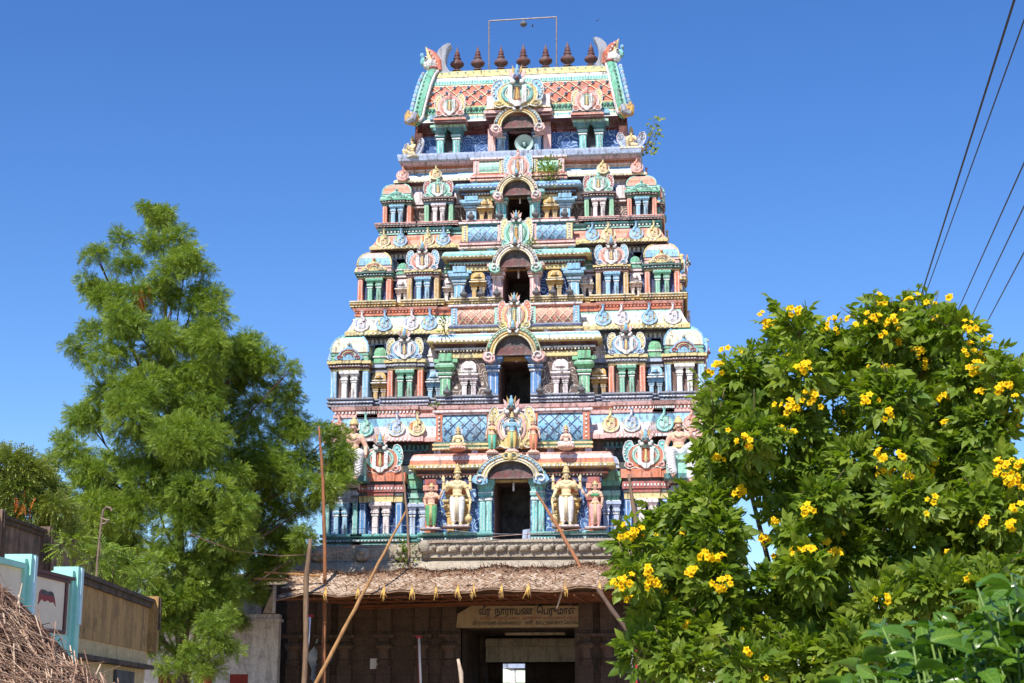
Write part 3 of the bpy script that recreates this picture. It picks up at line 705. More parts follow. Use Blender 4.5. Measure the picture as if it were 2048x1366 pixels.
        if si == 3:
            for dx in (205, 122):
                d = MB(); ww = 26*m; hd = z['dome']-z['ent']
                d.prism([(-ww*.4, 0), (ww*.4, 0), (ww*.4, hd*.6), (ww*.25, hd*.85), (-ww*.25, hd*.85), (-ww*.4, hd*.6)], -.16, .1, 'pinkwhite')
                place('small_dome', d.mesh('small_dome'), st, (q*dx*m, yw-.02, z['ent']))
        # scroll crests on the cornice
        sc = scr_cols[si]; r = (17.5, 16.0, 14.0, 12.5)[si]*m
        xs = [(v*m*1.01, k) for k, v in enumerate(S['sc'])]
        for x, ci in xs:
            place('scroll_crest', scroll_mesh(sc[ci], r, q), st, (q*x, yu-.12-.14-.34, zk0+KH*.52), (R(-14), 0, 0))
        for k in range(3):
            place('scroll_crest', scroll_mesh(sc[k % len(sc)], r, q), st, (q*(kin+.36), yu+.9+k*(yback-yu-1.8)/2.4, zk0+KH*.52), (R(-14)*0, 0, q*PI/2))
    # ---------------- central bay
    cbm = MB(); pz0, pz1 = z['p1'], zc['ub']+.02
    Hc = pz1-pz0
    for q in (-1, 1):
        # door pilasters (a pair) and outer pilaster
        for k, off in enumerate((dh+.16, dh+.40) if si == 0 else (dh+.20,)):
            pillar(cbm, q*off, .21 if si == 0 else 20*m, pz0, zc['door']+(.0 if si == 0 else .02), Y+.14, .26-.06*k, C['door'], 'white')
        if si == 0: cbm.box(q*(dh+.02), q*(dh+.58), Y-.20, Y+.14, zc['door'], zc['door']+.22, 'aqua'); 
        ow = 20*m
        if si == 0:
            x = q*(cb-.34)
            for k in range(5): cbm.box(x-.22-.05*(k % 2), x+.22+.05*(k % 2), Y-.1-.04*(k % 2), Y+.14, zc['ub']-.22*(k+1), zc['ub']-.22*k-.02, 'red' if k != 1 else 'salmon')
            cbm.box(x-.2, x+.2, Y-.02, Y+.14, pz0, zc['ub']-1.1, 'orange')
        else:
            x = q*(cb-.24); pillar(cbm, x, ow, pz0, pz0+Hc*.72, Y+.14, .24, C['out'])
            cbm.box(x-ow*.7, x+ow*.7, Y-.1, Y+.14, pz0+Hc*.72, pz0+Hc*.78, C['out']); cbm.box(x-ow*1.2, x+ow*1.2, Y-.06, Y+.14, pz0+Hc*.78, pz0+Hc*.86, C['out']); cbm.box(x-ow*.65, x+ow*.65, Y-.16, Y+.14, pz0+Hc*.80, pz0+Hc*.98, C['out'])
        # frieze band under the cornice
        cbm.box(q*(dh+.0), q*(cb-.05), Y-.02, Y+.14, pz1-.20, pz1-.02, 'yellow' if si else 'navy')
    # cornice on the central bay
    UB = zc['c0']-zc['ub']; ch = zc['c1']-zc['c0']; co = C['cor']
    rp = [(-cb-.02, Y+.08), (cb+.02, Y+.08), (cb+.02, yu), (-cb-.02, yu)]
    cbm.ring(rp, [(-.1, zc['ub'], C['under']), (.06, zc['ub']+.01, C['under']), (.08, zc['ub']+UB*.3, C['under']), (.16, zc['ub']+UB*.34, co[2]), (.17, zc['ub']+UB*.55, co[2]), (.10, zc['ub']+UB*.6, 'dkbrown'), (.12, zc['ub']+UB*.8, C['under']), (.24, zc['c0']-.02, C['under']), (.24, zc['c0'], co[3]), (.42, zc['c0']+.04, co[3]), (.44, zc['c0']+.24*ch, co[3]), (.40, zc['c0']+.28*ch, co[2]), (.38, zc['c0']+.55*ch, co[1]), (.33, zc['c0']+.80*ch, co[0]), (.26, zc['c0']+.93*ch, co[0]), (.10, zc['c1'], co[0])])
    dentils(cbm, -cb-.2, -dh*1.7, Y-.35, zc['c0']+.07*ch, zc['c0']+.18*ch, .16, .03, 'white'); dentils(cbm, dh*1.7, cb+.2, Y-.35, zc['c0']+.07*ch, zc['c0']+.18*ch, .16, .03, 'white')
    dentils(cbm, -cb, -dh*1.6, Y-.06, zc['ub']+.05, zc['ub']+.12, .12, .04, 'cream'); dentils(cbm, dh*1.6, cb, Y-.06, zc['ub']+.05, zc['ub']+.12, .12, .04, 'cream')
    # attic behind the crest: beams, lattice panels between posts
    pw = S['pw']*m; n0, n1 = zc['n0'], zc['n1']; NH = n1-n0; yp = Y+.30
    cbm.box(-pw+.05, pw-.05, yp, yu+.4, zc['c1']-.05, n1+.02, 'brown')
    ghost = n0-zc['c1']; bm_ = C['pbeam']
    for k in range(4): cbm.box(-pw-.12+.05*(k % 2), pw+.12-.05*(k % 2), yp-.22+.06*(k % 2), yp, zc['c1']+ghost*(.36+.16*k), zc['c1']+ghost*(.36+.16*(k+1))-.004, bm_[k])
    dentils(cbm, -pw, pw, yp-.22, zc['c1']+ghost*.40, zc['c1']+ghost*.48, .12, .03, 'cream')
    for k in range(5): cbm.box(-pw+.05+k*(2*pw-.1)/4-.12, -pw+.05+k*(2*pw-.1)/4+.12, yp-.1, yp, zc['c1'], zc['c1']+ghost*.36, 'lavender' if si < 2 else 'sky')
    cbm.box(-pw-.05, pw+.05, yp-.16, yp, n1-.10*NH, n1+.02, S['fc'][0]); cbm.box(-pw-.12, pw+.12, yp-.22, yp, n1-.03*NH, n1+.05, 'pinkwhite')
    mw = (26, 24, 22, 22)[si]*m
    for q in (-1, 1):
        xa, xb = (q*mw, q*pw); xo = q*(pw-.14); xi = q*(mw+.22*(1 if si else 1.6))
        cbm.box(q*pw, q*(pw-.24), yp-.16, yp, n0, n1-.08*NH, C['posts'][1 if si != 0 else 0]); cbm.box(xi-.12, xi+.12, yp-.16, yp, n0, n1-.08*NH, C['posts'][0])
        for kk in range(6):
            for xx in (q*(pw-.12), xi): cbm.ball((xx, yp-.17, n0+NH*(.1+.14*kk)), .045, 'white', 6, 4)
        l, r_ = sorted((xi+q*.12, q*(pw-.24)))
        panelbox(cbm, l, r_, n0, n1-.1*NH, yp-.06, C['pbg'], .14)
        if C['plt']: lattice(cbm, l, r_, n0, n1-.1*NH, yp-.07, .42 if si < 1 else .34, .018, C['plt'], .14, 'white' if si == 0 else None)
        else:
            for kk in range(4): cbm.box(l, r_, yp-.19+.03*abs(kk-1.5), yp, n0+NH*(.08+.2*kk), n0+NH*(.14+.2*kk), 'cream')
    place('centre_bay', cbm.mesh('centre_bay'), st)
    aw = 2*(S['arch'][0]-8)*m; az = ZZ(S['arch'][1], Y-.2); ah = S['arch'][2]*m
    ahh = ah
    place('door_arch', arch(2*S['arch'][0]*m, ah, *C['ar'], 0, si > 0).mesh('door_arch'), st, (0, Y-.34, az))
    if si:
        dc = C['dwf']; dwm = dwarf(38*m if si == 1 else 34*m, Hc*.80, dc, edge='white' if si == 1 else 'cream').mesh('small_shrine')
        for q in (-1, 1): place('small_shrine', dwm, st, (q*((cb-.24+dh+.20)/2+.02), Y+.12, pz0))
    else:
        for q in (-1, 1):
            d = dwarf(1.05, Hc*.98, 'ochre', 'orange', 'yellow').mesh('small_shrine'); place('small_shrine', d, st, (q*(cb+dh)/2*1.0, Y+.12, pz0))
    kmini = MB(); finial(kmini, 0, 0, 0, .62, 'dkgrey'); kmm = kmini.mesh('ledge_finial', True)
    if si:
        for fx in ((-.82, -.55, -.30, .32, .58, .84) if si == 2 else (-.88, -.34, .34, .88)): place('ledge_finial', kmm, st, (fx*cb, Y-.02+S['side']*0-.28, z['p1']-.02)) if abs(fx*cb) > dh+.1 else None
    # crest on the attic panel
    mcols = [('yellow', 'yellow', 'pink', 'pinkwhite', 'yellow'), ('yellow', 'orange', 'salmon', 'mint', 'yellow'), ('mint', 'yellow', 'green', 'mint', 'mint'), ('pink', 'sky', 'salmon', 'pinkwhite', 'pink')][si]
    cm = medallion((82, 58, 56, 50)[si]*m, (n1-zc['c1'])*1.08, *mcols, mark=si > 0, crest=si != 3, stripe='yellow' if si < 2 else 'ochre').mesh('horseshoe_medallion')
    place('horseshoe_medallion', cm, st, (0, yp-.26, zc['c1']+.16))

# ---------------- top storey and barrel roof
Y5 = 3.0; m5 = MPP(280, Y5); zsl0 = ZZ(319, Y5-.3); zsl1 = ZZ(304, Y5-.3); zw1 = ZZ(246, Y5); ye = Y5; yb5 = 2*YC-Y5
mb = MB(); hw5 = 214*m5; hs = 243*m5
def rrect(h, y0, y1): return [(-h, y0), (h, y0), (h, y1), (-h, y1)]
mb.ring(rrect(hs-.2, ye-.3, yb5+.3), [(0, zsl0-.1, 'pink'), (0, zsl0+.02, 'lavender'), (.16, zsl0+.06, 'lavender'), (.20, zsl1-.08, 'lavender'), (.20, zsl1, 'lavender')])
dh5 = 23*m5; zd5 = ZZ(262, Y5)
plan = [(-hw5, ye+.3), (-1.25, ye+.3), (-1.25, ye), (-dh5, ye), (-dh5, ye+1.6), (dh5, ye+1.6), (dh5, ye), (1.25, ye), (1.25, ye+.3), (hw5, ye+.3), (hw5, yb5-.3), (-hw5, yb5-.3)]
mb.ring(plan, [(0, zsl1-.02, 'filigree_blue'), (0, zd5, 'filigree_blue')], cap=False)
mb.box(-hw5, hw5, ye+.3, yb5-.3, zd5, zw1+.3, 'filigree_red'); mb.box(-1.25, 1.25, ye, ye+.3, zd5, zw1, 'pink')
mb.box(-dh5, dh5, ye+1.3, ye+1.6, zsl1, zd5, 'darkroom'); mb.box(dh5-.03, dh5+.02, ye+.02, ye+1.5, zsl1, zd5, 'darkroom'); mb.box(-dh5-.02, -dh5+.03, ye+.02, ye+1.5, zsl1, zd5, 'darkroom')  # doorway darkness painted near-black on back and jambs
for q in (-1, 1):
    mb.box(q*(hw5), q*(hw5-.32), ye+.12, ye+.3, zsl1, zd5+.1, 'salmon')
    mb.box(q*1.28, q*.98, ye-.12, ye, zsl1, zd5+.1, 'pink'); pillar(mb, q*(dh5+.26), .30, zsl1, zd5+.12, ye, .2, 'sky', 'white', 'blue')
    for k in range(6): mb.box(q*(1.45), q*(hw5-.1), ye+.22+.02*(k % 2), ye+.3, zd5+.1+k*.07, zd5+.15+k*.07, 'maroon')
    dentils(mb, min(q*1.45, q*(hw5-.1)), max(q*1.45, q*(hw5-.1)), ye+.22, zd5+.3, zd5+.42, .16, .04, 'brown')
zp = zd5+.16
st5 = mb.build('top_storey', tower)
for q in (-1, 1):
    d = MB(); x = q*143*m5
    for s in (-1, 1): pillar(d, s*.33, .27, 0, zp-zsl1, .4, .45, 'aqua', 'white', 'teal')
    d.box(-.72, .72, -.2, .4, zp-zsl1, zp-zsl1+.10, 'mint'); d.box(-.62, .62, -.1, .4, zp-zsl1+.10, zp-zsl1+.34, 'lavender'); d.box(-.75, .75, -.22, .4, zp-zsl1+.34, zp-zsl1+.52, 'sky')
    d.box(-.22, .22, .3, .4, 0, zp-zsl1, 'dkbrown')
    place('pillar_pair', d.mesh('pillar_pair'), st5, (x, ye-.15, zsl1))
place('door_arch', arch(68*m5, 31*m5, 'ochre', 'yellow', 'sky', 'pink', 0).mesh('door_arch'), st5, (0, ye-.60, ZZ(266, Y5)))
# barrel roof
rf = MB(); zr0 = ZZ(240, Y5-.3); yR = YC; zr1 = ZZ(142, YC-.1); HR = zr1-zr0
hb, ht = 3.98, 3.50
def RP(t):
    "roof section: t 0 eave .. 1 ridge -> (y offset from ridge, z, half width)"
    if t < .14: k = t/.14; return (1.95-.36*k, zr0+.10*HR*k, hb+.06-.10*k)
    k = (t-.14)/.86; return (1.60*math.sqrt(max(0, 1-(k*.985)**2.2)), zr0+HR*(.10+.90*k), hb-.04-(hb-ht-.02)*k)
bands = [(0, .07, 'white'), (.07, .13, 'cream'), (.13, .16, 'aqua'), (.16, .20, 'cream'), (.20, .22, 'green'), (.22, .29, 'green'), (.29, .31, 'yellow'), (.31, .64, 'salmon'), (.64, .66, 'cream'), (.66, .72, 'mint'), (.72, .75, 'white'), (.75, .80, 'white'), (.80, .94, 'yellow'), (.94, 1.0, 'yellow')]
def roofpatch(t0, t1, col, side=-1, push=0):
    n = max(1, int((t1-t0)/.03)); vs = []
    for i in range(n+1):
        y, z, h = RP(t0+(t1-t0)*i/n); vs += [(-h, YC+side*(y+push), z), (h, YC+side*(y+push), z)]
    rf.add(vs, [((2*i, 2*i+1, 2*i+3, 2*i+2) if side < 0 else (2*i, 2*i+2, 2*i+3, 2*i+1)) for i in range(n)], col)
PAL['brick'] = (204, 100, 64)
for t0, t1, c in bands:
    for sd in (-1, 1): roofpatch(t0, t1, 'brick' if c == 'salmon' else c, sd, .03 if c in ('green', 'yellow', 'mint') else 0)
for q in (-1, 1):   # gable ends
    vs = [(q*RP(i/20)[2], YC-RP(i/20)[0], RP(i/20)[1]) for i in range(21)]+[(q*RP(i/20)[2], YC+RP(i/20)[0], RP(i/20)[1]) for i in range(20, -1, -1)]
    rf.add(vs, [list(range(len(vs)))[::q]], 'salmon')
rf.add([(-hb-.06, YC-1.95, zr0), (hb+.06, YC-1.95, zr0), (hb+.06, YC+1.95, zr0), (-hb-.06, YC+1.95, zr0)], [(0, 3, 2, 1)], 'maroon')
# diamond ribs with studs
def RS(u, t, out=.03):
    y, z, h = RP(t); return (u*h, YC-y-out, z+out*.5)
T0, T1 = .31, .64; nd = 13
for sd in (1,):
    for i in range(-6, nd+6):
        for q in (1, -1):
            pts = []
            for k in range(13):
                u = (i+q*k/12*2.0*1.0)/nd*2-1
                if -1 <= u <= 1: pts.append(RS(u, T0+(T1-T0)*k/12))
            if len(pts) > 1: rf.tube(pts, .02, 'cream', 4)
    for i in range(nd):
        for k in range(4):
            u = ((i+(.5 if k % 2 else 0)+.25)/nd)*2-1
            if u < 1: p = RS(u, T0+(T1-T0)*(k+.5)/4, .05); rf.ball(p, .065, 'sky', 6, 4); rf.ball((p[0], p[1]-.05, p[2]), .035, 'dkgrey', 5, 4)
for i in range(64):   # scalloped green course, beads and ridge festoons
    u = (i+.5)/64*2-1; p = RS(u, .25, .06); rf.ball(p, (.06, .05, .10), 'dkgreen' if i % 2 else 'green', 6, 4)
    p = RS(u, .69, .03); rf.box(p[0]-.025, p[0]+.025, p[1]-.03, p[1], p[2]-.07, p[2]+.07, 'aqua')
    if i % 3 == 0:
        p = RS(u, .87, .02); rf.tube([(p[0]+.17*math.cos(a), p[1]-.02, p[2]+.12*math.sin(a)) for a in [R(180+22.5*j) for j in range(9)]], .03, 'yellow', 5); rf.ball((p[0]+.17, p[1]-.03, p[2]+.06), .045, 'mint', 6, 4)
    if i % 4 == 0:
        p = RS(u, .105, .03); rf.box(p[0]-.04, p[0]+.04, p[1]-.03, p[1], p[2]-.08, p[2]+.08, 'sky')
roof = rf.build('barrel_roof', tower)
for q in (-1, 1):   # dragon-like rolled gable ends with horn and fan
    g = MB(); pts = []; rad = []
    for i in range(15):
        t = i/14; y, z, h = RP(.02+.93*t); pts.append((q*(h+.20-.02*t), YC-y*1.03-.05, z)); rad.append(.24*(1-.25*abs(t-.55)))
    g.tube(pts, rad, 'green', 8)
    for off, c in ((.22, 'mint'), (-.20, 'pinkwhite')): g.tube([(p[0]+q*off*.9, p[1]-.12, p[2]) for p in pts], .06, c, 6)
    for i in range(13): p = pts[i+1]; g.ball((p[0]+q*.38, p[1]+.05, p[2]), (.10, .10, .14), 'sky' if i % 2 else 'lavender', 7, 5)
    for i in range(1, 14): p = pts[i]; g.ball((p[0]+q*.10, p[1]-.22, p[2]), .05, 'dkgreen', 6, 4)
    p0 = pts[0]   # curling tail at the foot
    g.tube([(p0[0], p0[1], p0[2]+.25), (p0[0]+q*.15, p0[1]-.12, p0[2]-.02), (p0[0]+q*.26, p0[1]-.10, p0[2]+.0), (p0[0]+q*.34, p0[1], p0[2]+.30), (p0[0]+q*.28, p0[1], p0[2]+.5)], [.24, .24, .18, .12, .05], 'ochre', 8)
    g.tube([(p0[0], p0[1]-.15, p0[2]+.3), (p0[0]+q*.05, p0[1]-.3, p0[2]), (p0[0]+q*.3, p0[1]-.25, p0[2]-.1)], [.12, .14, .1], 'grey', 7)
    p1 = pts[-1]; X = lambda a, b, c: (p1[0]+q*a, p1[1]+b, p1[2]+c)
    # head: snout, jaw, eye, crest
    g.ball(X(.16, -.10, .28), (.30, .26, .26), 'white', 10, 8); g.ball(X(.42, -.12, .42), (.16, .16, .20), 'aqua', 8, 6); g.ball(X(.30, -.30, .50), .09, 'white'); g.ball(X(.31, -.38, .50), .05, 'black', 6, 4)
    g.ball(X(.50, -.10, .72), (.09, .09, .12), 'sky', 7, 5); g.ball(X(.02, -.20, .12), (.22, .12, .08), 'red', 8, 6)
    for k in range(5): g.ball(X(-.12+.11*k, -.27, .16), .035, 'white', 5, 4)
    g.tube([X(-.22, 0, .05), X(-.16, -.02, .45), X(.05, -.02, .80), X(.28, 0, 1.02)], [.17, .18, .14, .06], 'brick', 7)
    for k in range(5): g.ball(X(-.17+.09*k, -.15, .30+.15*k), .045, 'white', 5, 4)
    g.tube([X(.18, 0, .55), X(.26, 0, .90), X(.36, 0, 1.14)], [.12, .09, .02], 'yellow', 6)
    # pale horn curving inwards
    H = [(a_-.20, c_*1.18) for a_, c_ in [(.05, -.25), (-.70, -.25), (-.66, -.12), (-.46, .0), (-.32, .18), (-.27, .42), (-.30, .68), (-.38, .88), (-.50, 1.04), (-.36, 1.06), (-.16, .98), (.02, .82), (.14, .58), (.18, .30), (.14, .0)]]
    g.prism([(p1[0]+q*a, p1[2]+c) for a, c in H], p1[1]-.06, p1[1]+.50, 'grey', 'lavender')
    g.build('gable_dragon', roof)
nm = medallion(88*m5, (ZZ(150, Y5)-ZZ(222, Y5))*.86, 'yellow', 'sky', 'aqua', 'mint', 'yellow', stripe='ochre', head='blue').mesh('horseshoe_medallion')
mbx = MB()
for k, (hh, c) in enumerate((('.95', 'maroon'), ('1.12', 'pink'), ('1.18', 'maroon'), ('1.22', 'white'))):
    pass
zq0 = ZZ(233, Y5-.6); 
mbx.box(-1.30, 1.30, YC-2.25, YC-1.3, zq0, zq0+.14, 'maroon'); mbx.box(-1.38, 1.38, YC-2.32, YC-1.3, zq0+.14, zq0+.26, 'pink'); mbx.box(-1.28, 1.28, YC-2.2, YC-1.3, zq0+.26, zq0+.34, 'maroon'); mbx.box(-1.32, 1.32, YC-2.28, YC-1.3, zq0+.34, zq0+.40, 'cream'); mbx.box(-1.28, 1.28, YC-2.15, YC-.9, zq0+.40, zq0+.95, 'pinkwhite')
mbx.build('medallion_base', roof)
place('horseshoe_medallion', nm, roof, (0, YC-2.30, zq0+.30))
for q in (-1, 1):
    x = q*2.78; zz0 = ZZ(243, Y5-.4)
    d = MB(); d.box(-.60, .60, -.15, .7, 0, .08, 'maroon'); d.box(-.66, .66, -.2, .7, .08, .16, 'salmon'); d.box(-.60, .60, -.15, .7, .16, .24, 'dkbrown'); d.box(-.5, .5, -.05, .7, .24, .3, 'salmon')
    d.build('medallion_base', roof, (x, YC-2.1, zz0))
    place('horseshoe_medallion', medallion(1.06, 1.05, 'pink', 'yellow', 'salmon', 'mint', 'salmon', crest=False).mesh('horseshoe_medallion'), roof, (x, YC-2.15, zz0+.26))
# ridge finials
kal = MB(); kal.lathe((0, 0, 0), [(r_*.90, z_*.92) for r_, z_ in [(.20, -.15), (.20, .02), (.14, .04), (.14, .10), (.22, .13), (.22, .17), (.12, .20), (.10, .26), (.20, .33), (.30, .40), (.335, .48), (.30, .56), (.20, .63), (.14, .68), (.17, .71), (.19, .75), (.17, .79), (.11, .82), (.13, .86), (.14, .90), (.13, .95), (.10, .97), (.12, 1.0), (.08, 1.10), (.04, 1.22), (.008, 1.34)]], 'kalasam', 16)
km = kal.mesh('ridge_finial', True)
for i, px in enumerate((916, 957, 1003, 1047, 1091, 1134, 1180)):
    place('ridge_finial', km, roof, ((px-1047)*MPP(140, YC)*1.02, YC, zr1), rng.uniform(0, 6), 1.0+.05*math.sin(i*3))
# ================================================================== GROUND, GATEWAY BASE, WALLS
plaster('dust_ground', (196, 166, 128), (110, 88, 66), .4, .7, .7, (1, 1, 1))
g = MB(); g.box(-400, 400, -300, 900, -.5, 0, 'dust_ground'); tag(g.build('ground'), kind='structure')
g = MB(); simple('asphalt_old', (96, 90, 84), .9, nscale=3, bumpd=.01); g.box(-2.2, 2.2, -62, -1.2, -.1, .004, 'asphalt_old'); tag(g.build('path'), kind='structure')

# stone storey under the painted tower (part of the tower)
YB = -.7; mB = MPP(1200, YB); zt = ZZ(1089, 0)
zf0, zf1 = ZZ(1113, YB-.3), ZZ(1086, YB-.3)    # carved course
zk0b = ZZ(1142, YB-.3)
gx0, gx1 = W(922, 1300, YB).x, W(1150, 1300, YB).x; zg = ZZ(1257, YB)
sb = MB(); LX0, LX1 = -8.35, 8.35; yB1 = 2*YC-YB
G, GD = 'granite', 'granite_dark'
PAL['stonewarm'] = (150, 120, 100)
# walls left and right of the passage, lintel zone above it
for a, b in ((LX0+.6, gx0), (gx1, LX1-.6)):
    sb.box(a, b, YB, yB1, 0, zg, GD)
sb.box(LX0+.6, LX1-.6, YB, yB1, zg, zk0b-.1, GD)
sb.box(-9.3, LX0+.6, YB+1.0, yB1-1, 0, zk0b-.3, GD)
# overhanging cornice, carved course, red painted ledge below the plaster tower
def prof_ring(hx, y0, prof):
    sb.ring([(-hx, y0), (hx, y0), (hx, yB1+.3), (-hx, yB1+.3)], prof)
prof_ring(LX1-.6, YB, [(0, zk0b-.55, GD), (.10, zk0b-.50, GD), (.14, zk0b-.35, GD), (.05, zk0b-.33, GD), (.06, zk0b-.12, GD), (.55, zk0b-.08, G), (.62, zk0b-.02, G), (.58, zk0b+.12, G), (.45, zk0b+.30, G), (.25, zf0-.10, G), (.20, zf0, G), (.22, zf0+.02, G), (.22, zf1-.12, G), (.18, zf1-.02, G)])
sb.ring([(-7.75, -.4), (7.75, -.4), (7.75, yB1-.4), (-7.75, yB1-.4)], [(0, zf0, 'salmon'), (.2, zf0+.02, 'salmon'), (.2, zt-.03, 'salmon'), (.05, zt-.025, 'salmon')])
# blocks of the cornice edge, eroded
x = -4.0
pc = W(850, 1100, YB).x; pd = W(1232, 1100, YB).x
sb.box(pc, pd, YB-.42, YB+.2, zf0-.02, zf1+.08, G); sb.box(pc-.05, pd+.05, YB-.5, YB+.2, zf1+.02, zf1+.12, G)
base = sb.build('stone_storey', tower)
cr = MB(); r2 = np.random.default_rng(5)
n = 16
for i in range(n):   # crouching beasts in low relief along the course
    cr = MB()
    x = pc+.25+(pd-pc-.5)*i/(n-1); s = .22+.04*r2.random(); z0 = (zf0+zf1)/2+.04; y = YB-.46
    cr.ball((x, y, z0), (s*.9, .13, s*.55), 'granite', 8, 6); cr.ball((x+s*.6, y-.06, z0+s*.25), (s*.38, .12, s*.36), 'granite', 7, 5)
    cr.ball((x-s*.5, y-.04, z0-s*.3), (s*.3, .1, s*.3), 'granite', 6, 5); cr.tube([(x-s*.7, y, z0), (x-s*.9, y-.03, z0+s*.35), (x-s*.5, y-.05, z0+s*.5)], .035, 'granite', 5); cr.build('beast_carving', base, smooth=True)
for x in (-6.9, -5.3, -3.9, 4.6, 6.2): cr = MB(); cr.ball((x, YB-.35, zf0+.12), (.30, .22, .26), 'granite', 8, 6); cr.ball((x, YB-.55, zf0+.2), (.14, .1, .12), 'granite', 7, 5); cr.ball((x-.1, YB-.5, zf0+.0), (.1, .1, .1), 'granite', 6, 5); cr.ball((x+.14, YB-.5, zf0+.02), (.1, .1, .1), 'granite', 6, 5); cr.build('beast_carving', base, smooth=True)
for x in (pc+.05, pd-.05): cr = MB(); cr.ball((x, YB-.52, (zf0+zf1)/2+.1), (.24, .2, .26), 'granite', 8, 6); cr.build('beast_carving', base, smooth=True)
# pilasters of the stone front
pm_ = MB()
def spil(mb, w, z1):
    mb.box(-w*.62, w*.62, -.26, .02, 0, .5, 'granite_dark'); mb.box(-w*.5, w*.5, -.20, .02, .5, z1*.55, 'granite_dark')
    mb.lathe((0, -.12, z1*.55), [(w*.45, 0), (w*.45, .1), (w*.52, .12), (w*.52, .2), (w*.42, .25), (w*.42, .55), (w*.6, .62), (w*.66, .72), (w*.55, .8), (w*.4, .84), (w*.42, .98)], 'granite_dark', 12)
    mb.box(-w*.75, w*.75, -.34, .02, z1*.55+.98, z1*.55+1.1, 'granite_dark'); mb.box(-w*.5, w*.5, -.2, .02, z1*.55+1.1, z1-.3, 'granite_dark'); mb.frus(0, w*.55, w*1.0, .02, .25, .45, z1-.3, z1, 'granite_dark')
spil(pm_, .5, zk0b-.6); pmesh = pm_.mesh('stone_pilaster')
for px in (590, 650, 692, 770, 845, 900, 1172, 1215, 1290, 1350): place('stone_pilaster', pmesh, base, (W(px, 1250, YB).x, YB, 0))
for q, x in ((-1, gx0), (1, gx1)):
    gj = MB()
    gj.box(x, x-q*.0+q*.42, YB-.10, YB+.3, 0, zg+.02, 'granite_dark'); gj.box(x+q*.06, x+q*.34, YB-.15, YB-.10, 0, zg, 'granite_dark'); gj.build('gateway_jamb', base)
# passage: far beams, inner pillars, end opening
ps = MB(); yb_ = yB1
plaster('passage_plaster', (226, 206, 176), (70, 54, 40), .5, .65, .8)
bx0, bx1 = W(972, 1290, 5).x, W(1160, 1290, 5).x
ps.box(bx0, gx1+.2, 5.0, 5.5, ZZ(1324, 5.0), ZZ(1276, 5.0), 'passage_plaster'); ps.box(bx0-.05, gx1+.2, 4.8, 5.0, ZZ(1293, 4.8), ZZ(1278, 4.8), 'passage_plaster')
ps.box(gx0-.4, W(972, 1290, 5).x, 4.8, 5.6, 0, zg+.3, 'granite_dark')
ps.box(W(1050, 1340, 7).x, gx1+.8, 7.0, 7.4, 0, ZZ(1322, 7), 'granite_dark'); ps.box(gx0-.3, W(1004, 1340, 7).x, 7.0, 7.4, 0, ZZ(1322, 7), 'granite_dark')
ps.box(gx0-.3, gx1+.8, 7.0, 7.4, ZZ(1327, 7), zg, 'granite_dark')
ps.build('passage_wall', base)
pl_ = MB(); pl_.box(W(1010, 1260, 2.2).x, W(1130, 1260, 2.2).x, 2.2, 2.7, ZZ(1270, 2.2), ZZ(1255, 2.2)+.05, 'passage_plaster'); pl_.build('whitewashed_beam', base)
for px in (1000, 1022): 
    cpm = MB(); cpm.lathe((0, 0, 0), [(.22, 0), (.22, .8), (.16, .85), (.16, 1.9), (.24, 2.0), (.28, 2.15), (.2, 2.25), (.34, 2.4), (.34, 2.55), (.4, 2.6), (.4, 2.8)], 'granite', 8); cpm.build('passage_pillar', base, (W(px-20, 1340, 6.2).x, 6.2, 0))

# ---- name board over the gateway
sgY = YB-.16; sx0, sx1 = W(912, 1230, sgY).x, W(1192, 1230, sgY).x; sz0, sz1 = ZZ(1255, sgY), ZZ(1210, sgY)
plaster('board_cream', (172, 148, 114), (120, 90, 60), .5, .72, .6)
sg = empty('name_board', ((sx0+sx1)/2, sgY, sz0)); tag(sg, 'cream name board with Tamil lettering above the dark gateway', 'sign')
b = MB(); hw_ = (sx1-sx0)/2; hh = sz1-sz0
b.prism([(-hw_, 0), (hw_*.9, 0), (hw_*.84, hh*.95), (-hw_*.78, hh*.98), (-hw_*.98, hh*.62)], 0, .06, 'board_cream'); b.build('panel', sg)
simple('board_ink', (14, 30, 48), .6); simple('board_red', (150, 76, 66), .6); simple('board_ink_thin', (34, 28, 26), .6)
def text(name, s, x, z, size, mat, parent, wid=None, y=-.006, off=0.0):
    c = bpy.data.curves.new(name, 'FONT'); c.body = s; c.size = size; c.extrude = .002; c.align_x = 'CENTER'; c.offset = off
    o = bpy.data.objects.new(name, c); COL.objects.link(o)
    dg = bpy.context.evaluated_depsgraph_get(); me = bpy.data.meshes.new_from_object(o.evaluated_get(dg)); bpy.data.objects.remove(o)
    me.name = name; me.materials.clear(); me.materials.append(getmat(mat))
    if len(me.vertices) == 0: print('EMPTY TEXT', s); return None
    xs = [v.co.x for v in me.vertices]; k = (wid/(max(xs)-min(xs))) if wid else 1
    cx_ = (max(xs)+min(xs))/2
    for v in me.vertices: v.co.x = (v.co.x-cx_)*k
    return place(name, me, parent, (x, y, z), (PI/2, 0, 0))
text('lettering', 'வீர  நாராயண  \u0bc6பருமாள்', .02*hw_, hh*.58, .36, 'board_ink', sg, hw_*1.38, off=.006)
text('lettering', 'ஸ்ரீமத் வீரநாராயணர்   அருள்மிகு மரகதவல்லி தாயார்', .05*hw_, hh*.36, .15, 'board_red', sg, hw_*1.42)
text('lettering', 'வீரநாராயண விண்ணகரம்    (ஸ்ரீ)  காட்டுமன்னார் \u0bc7காவில்', .0, hh*.13, .19, 'board_ink_thin', sg, hw_*1.52)

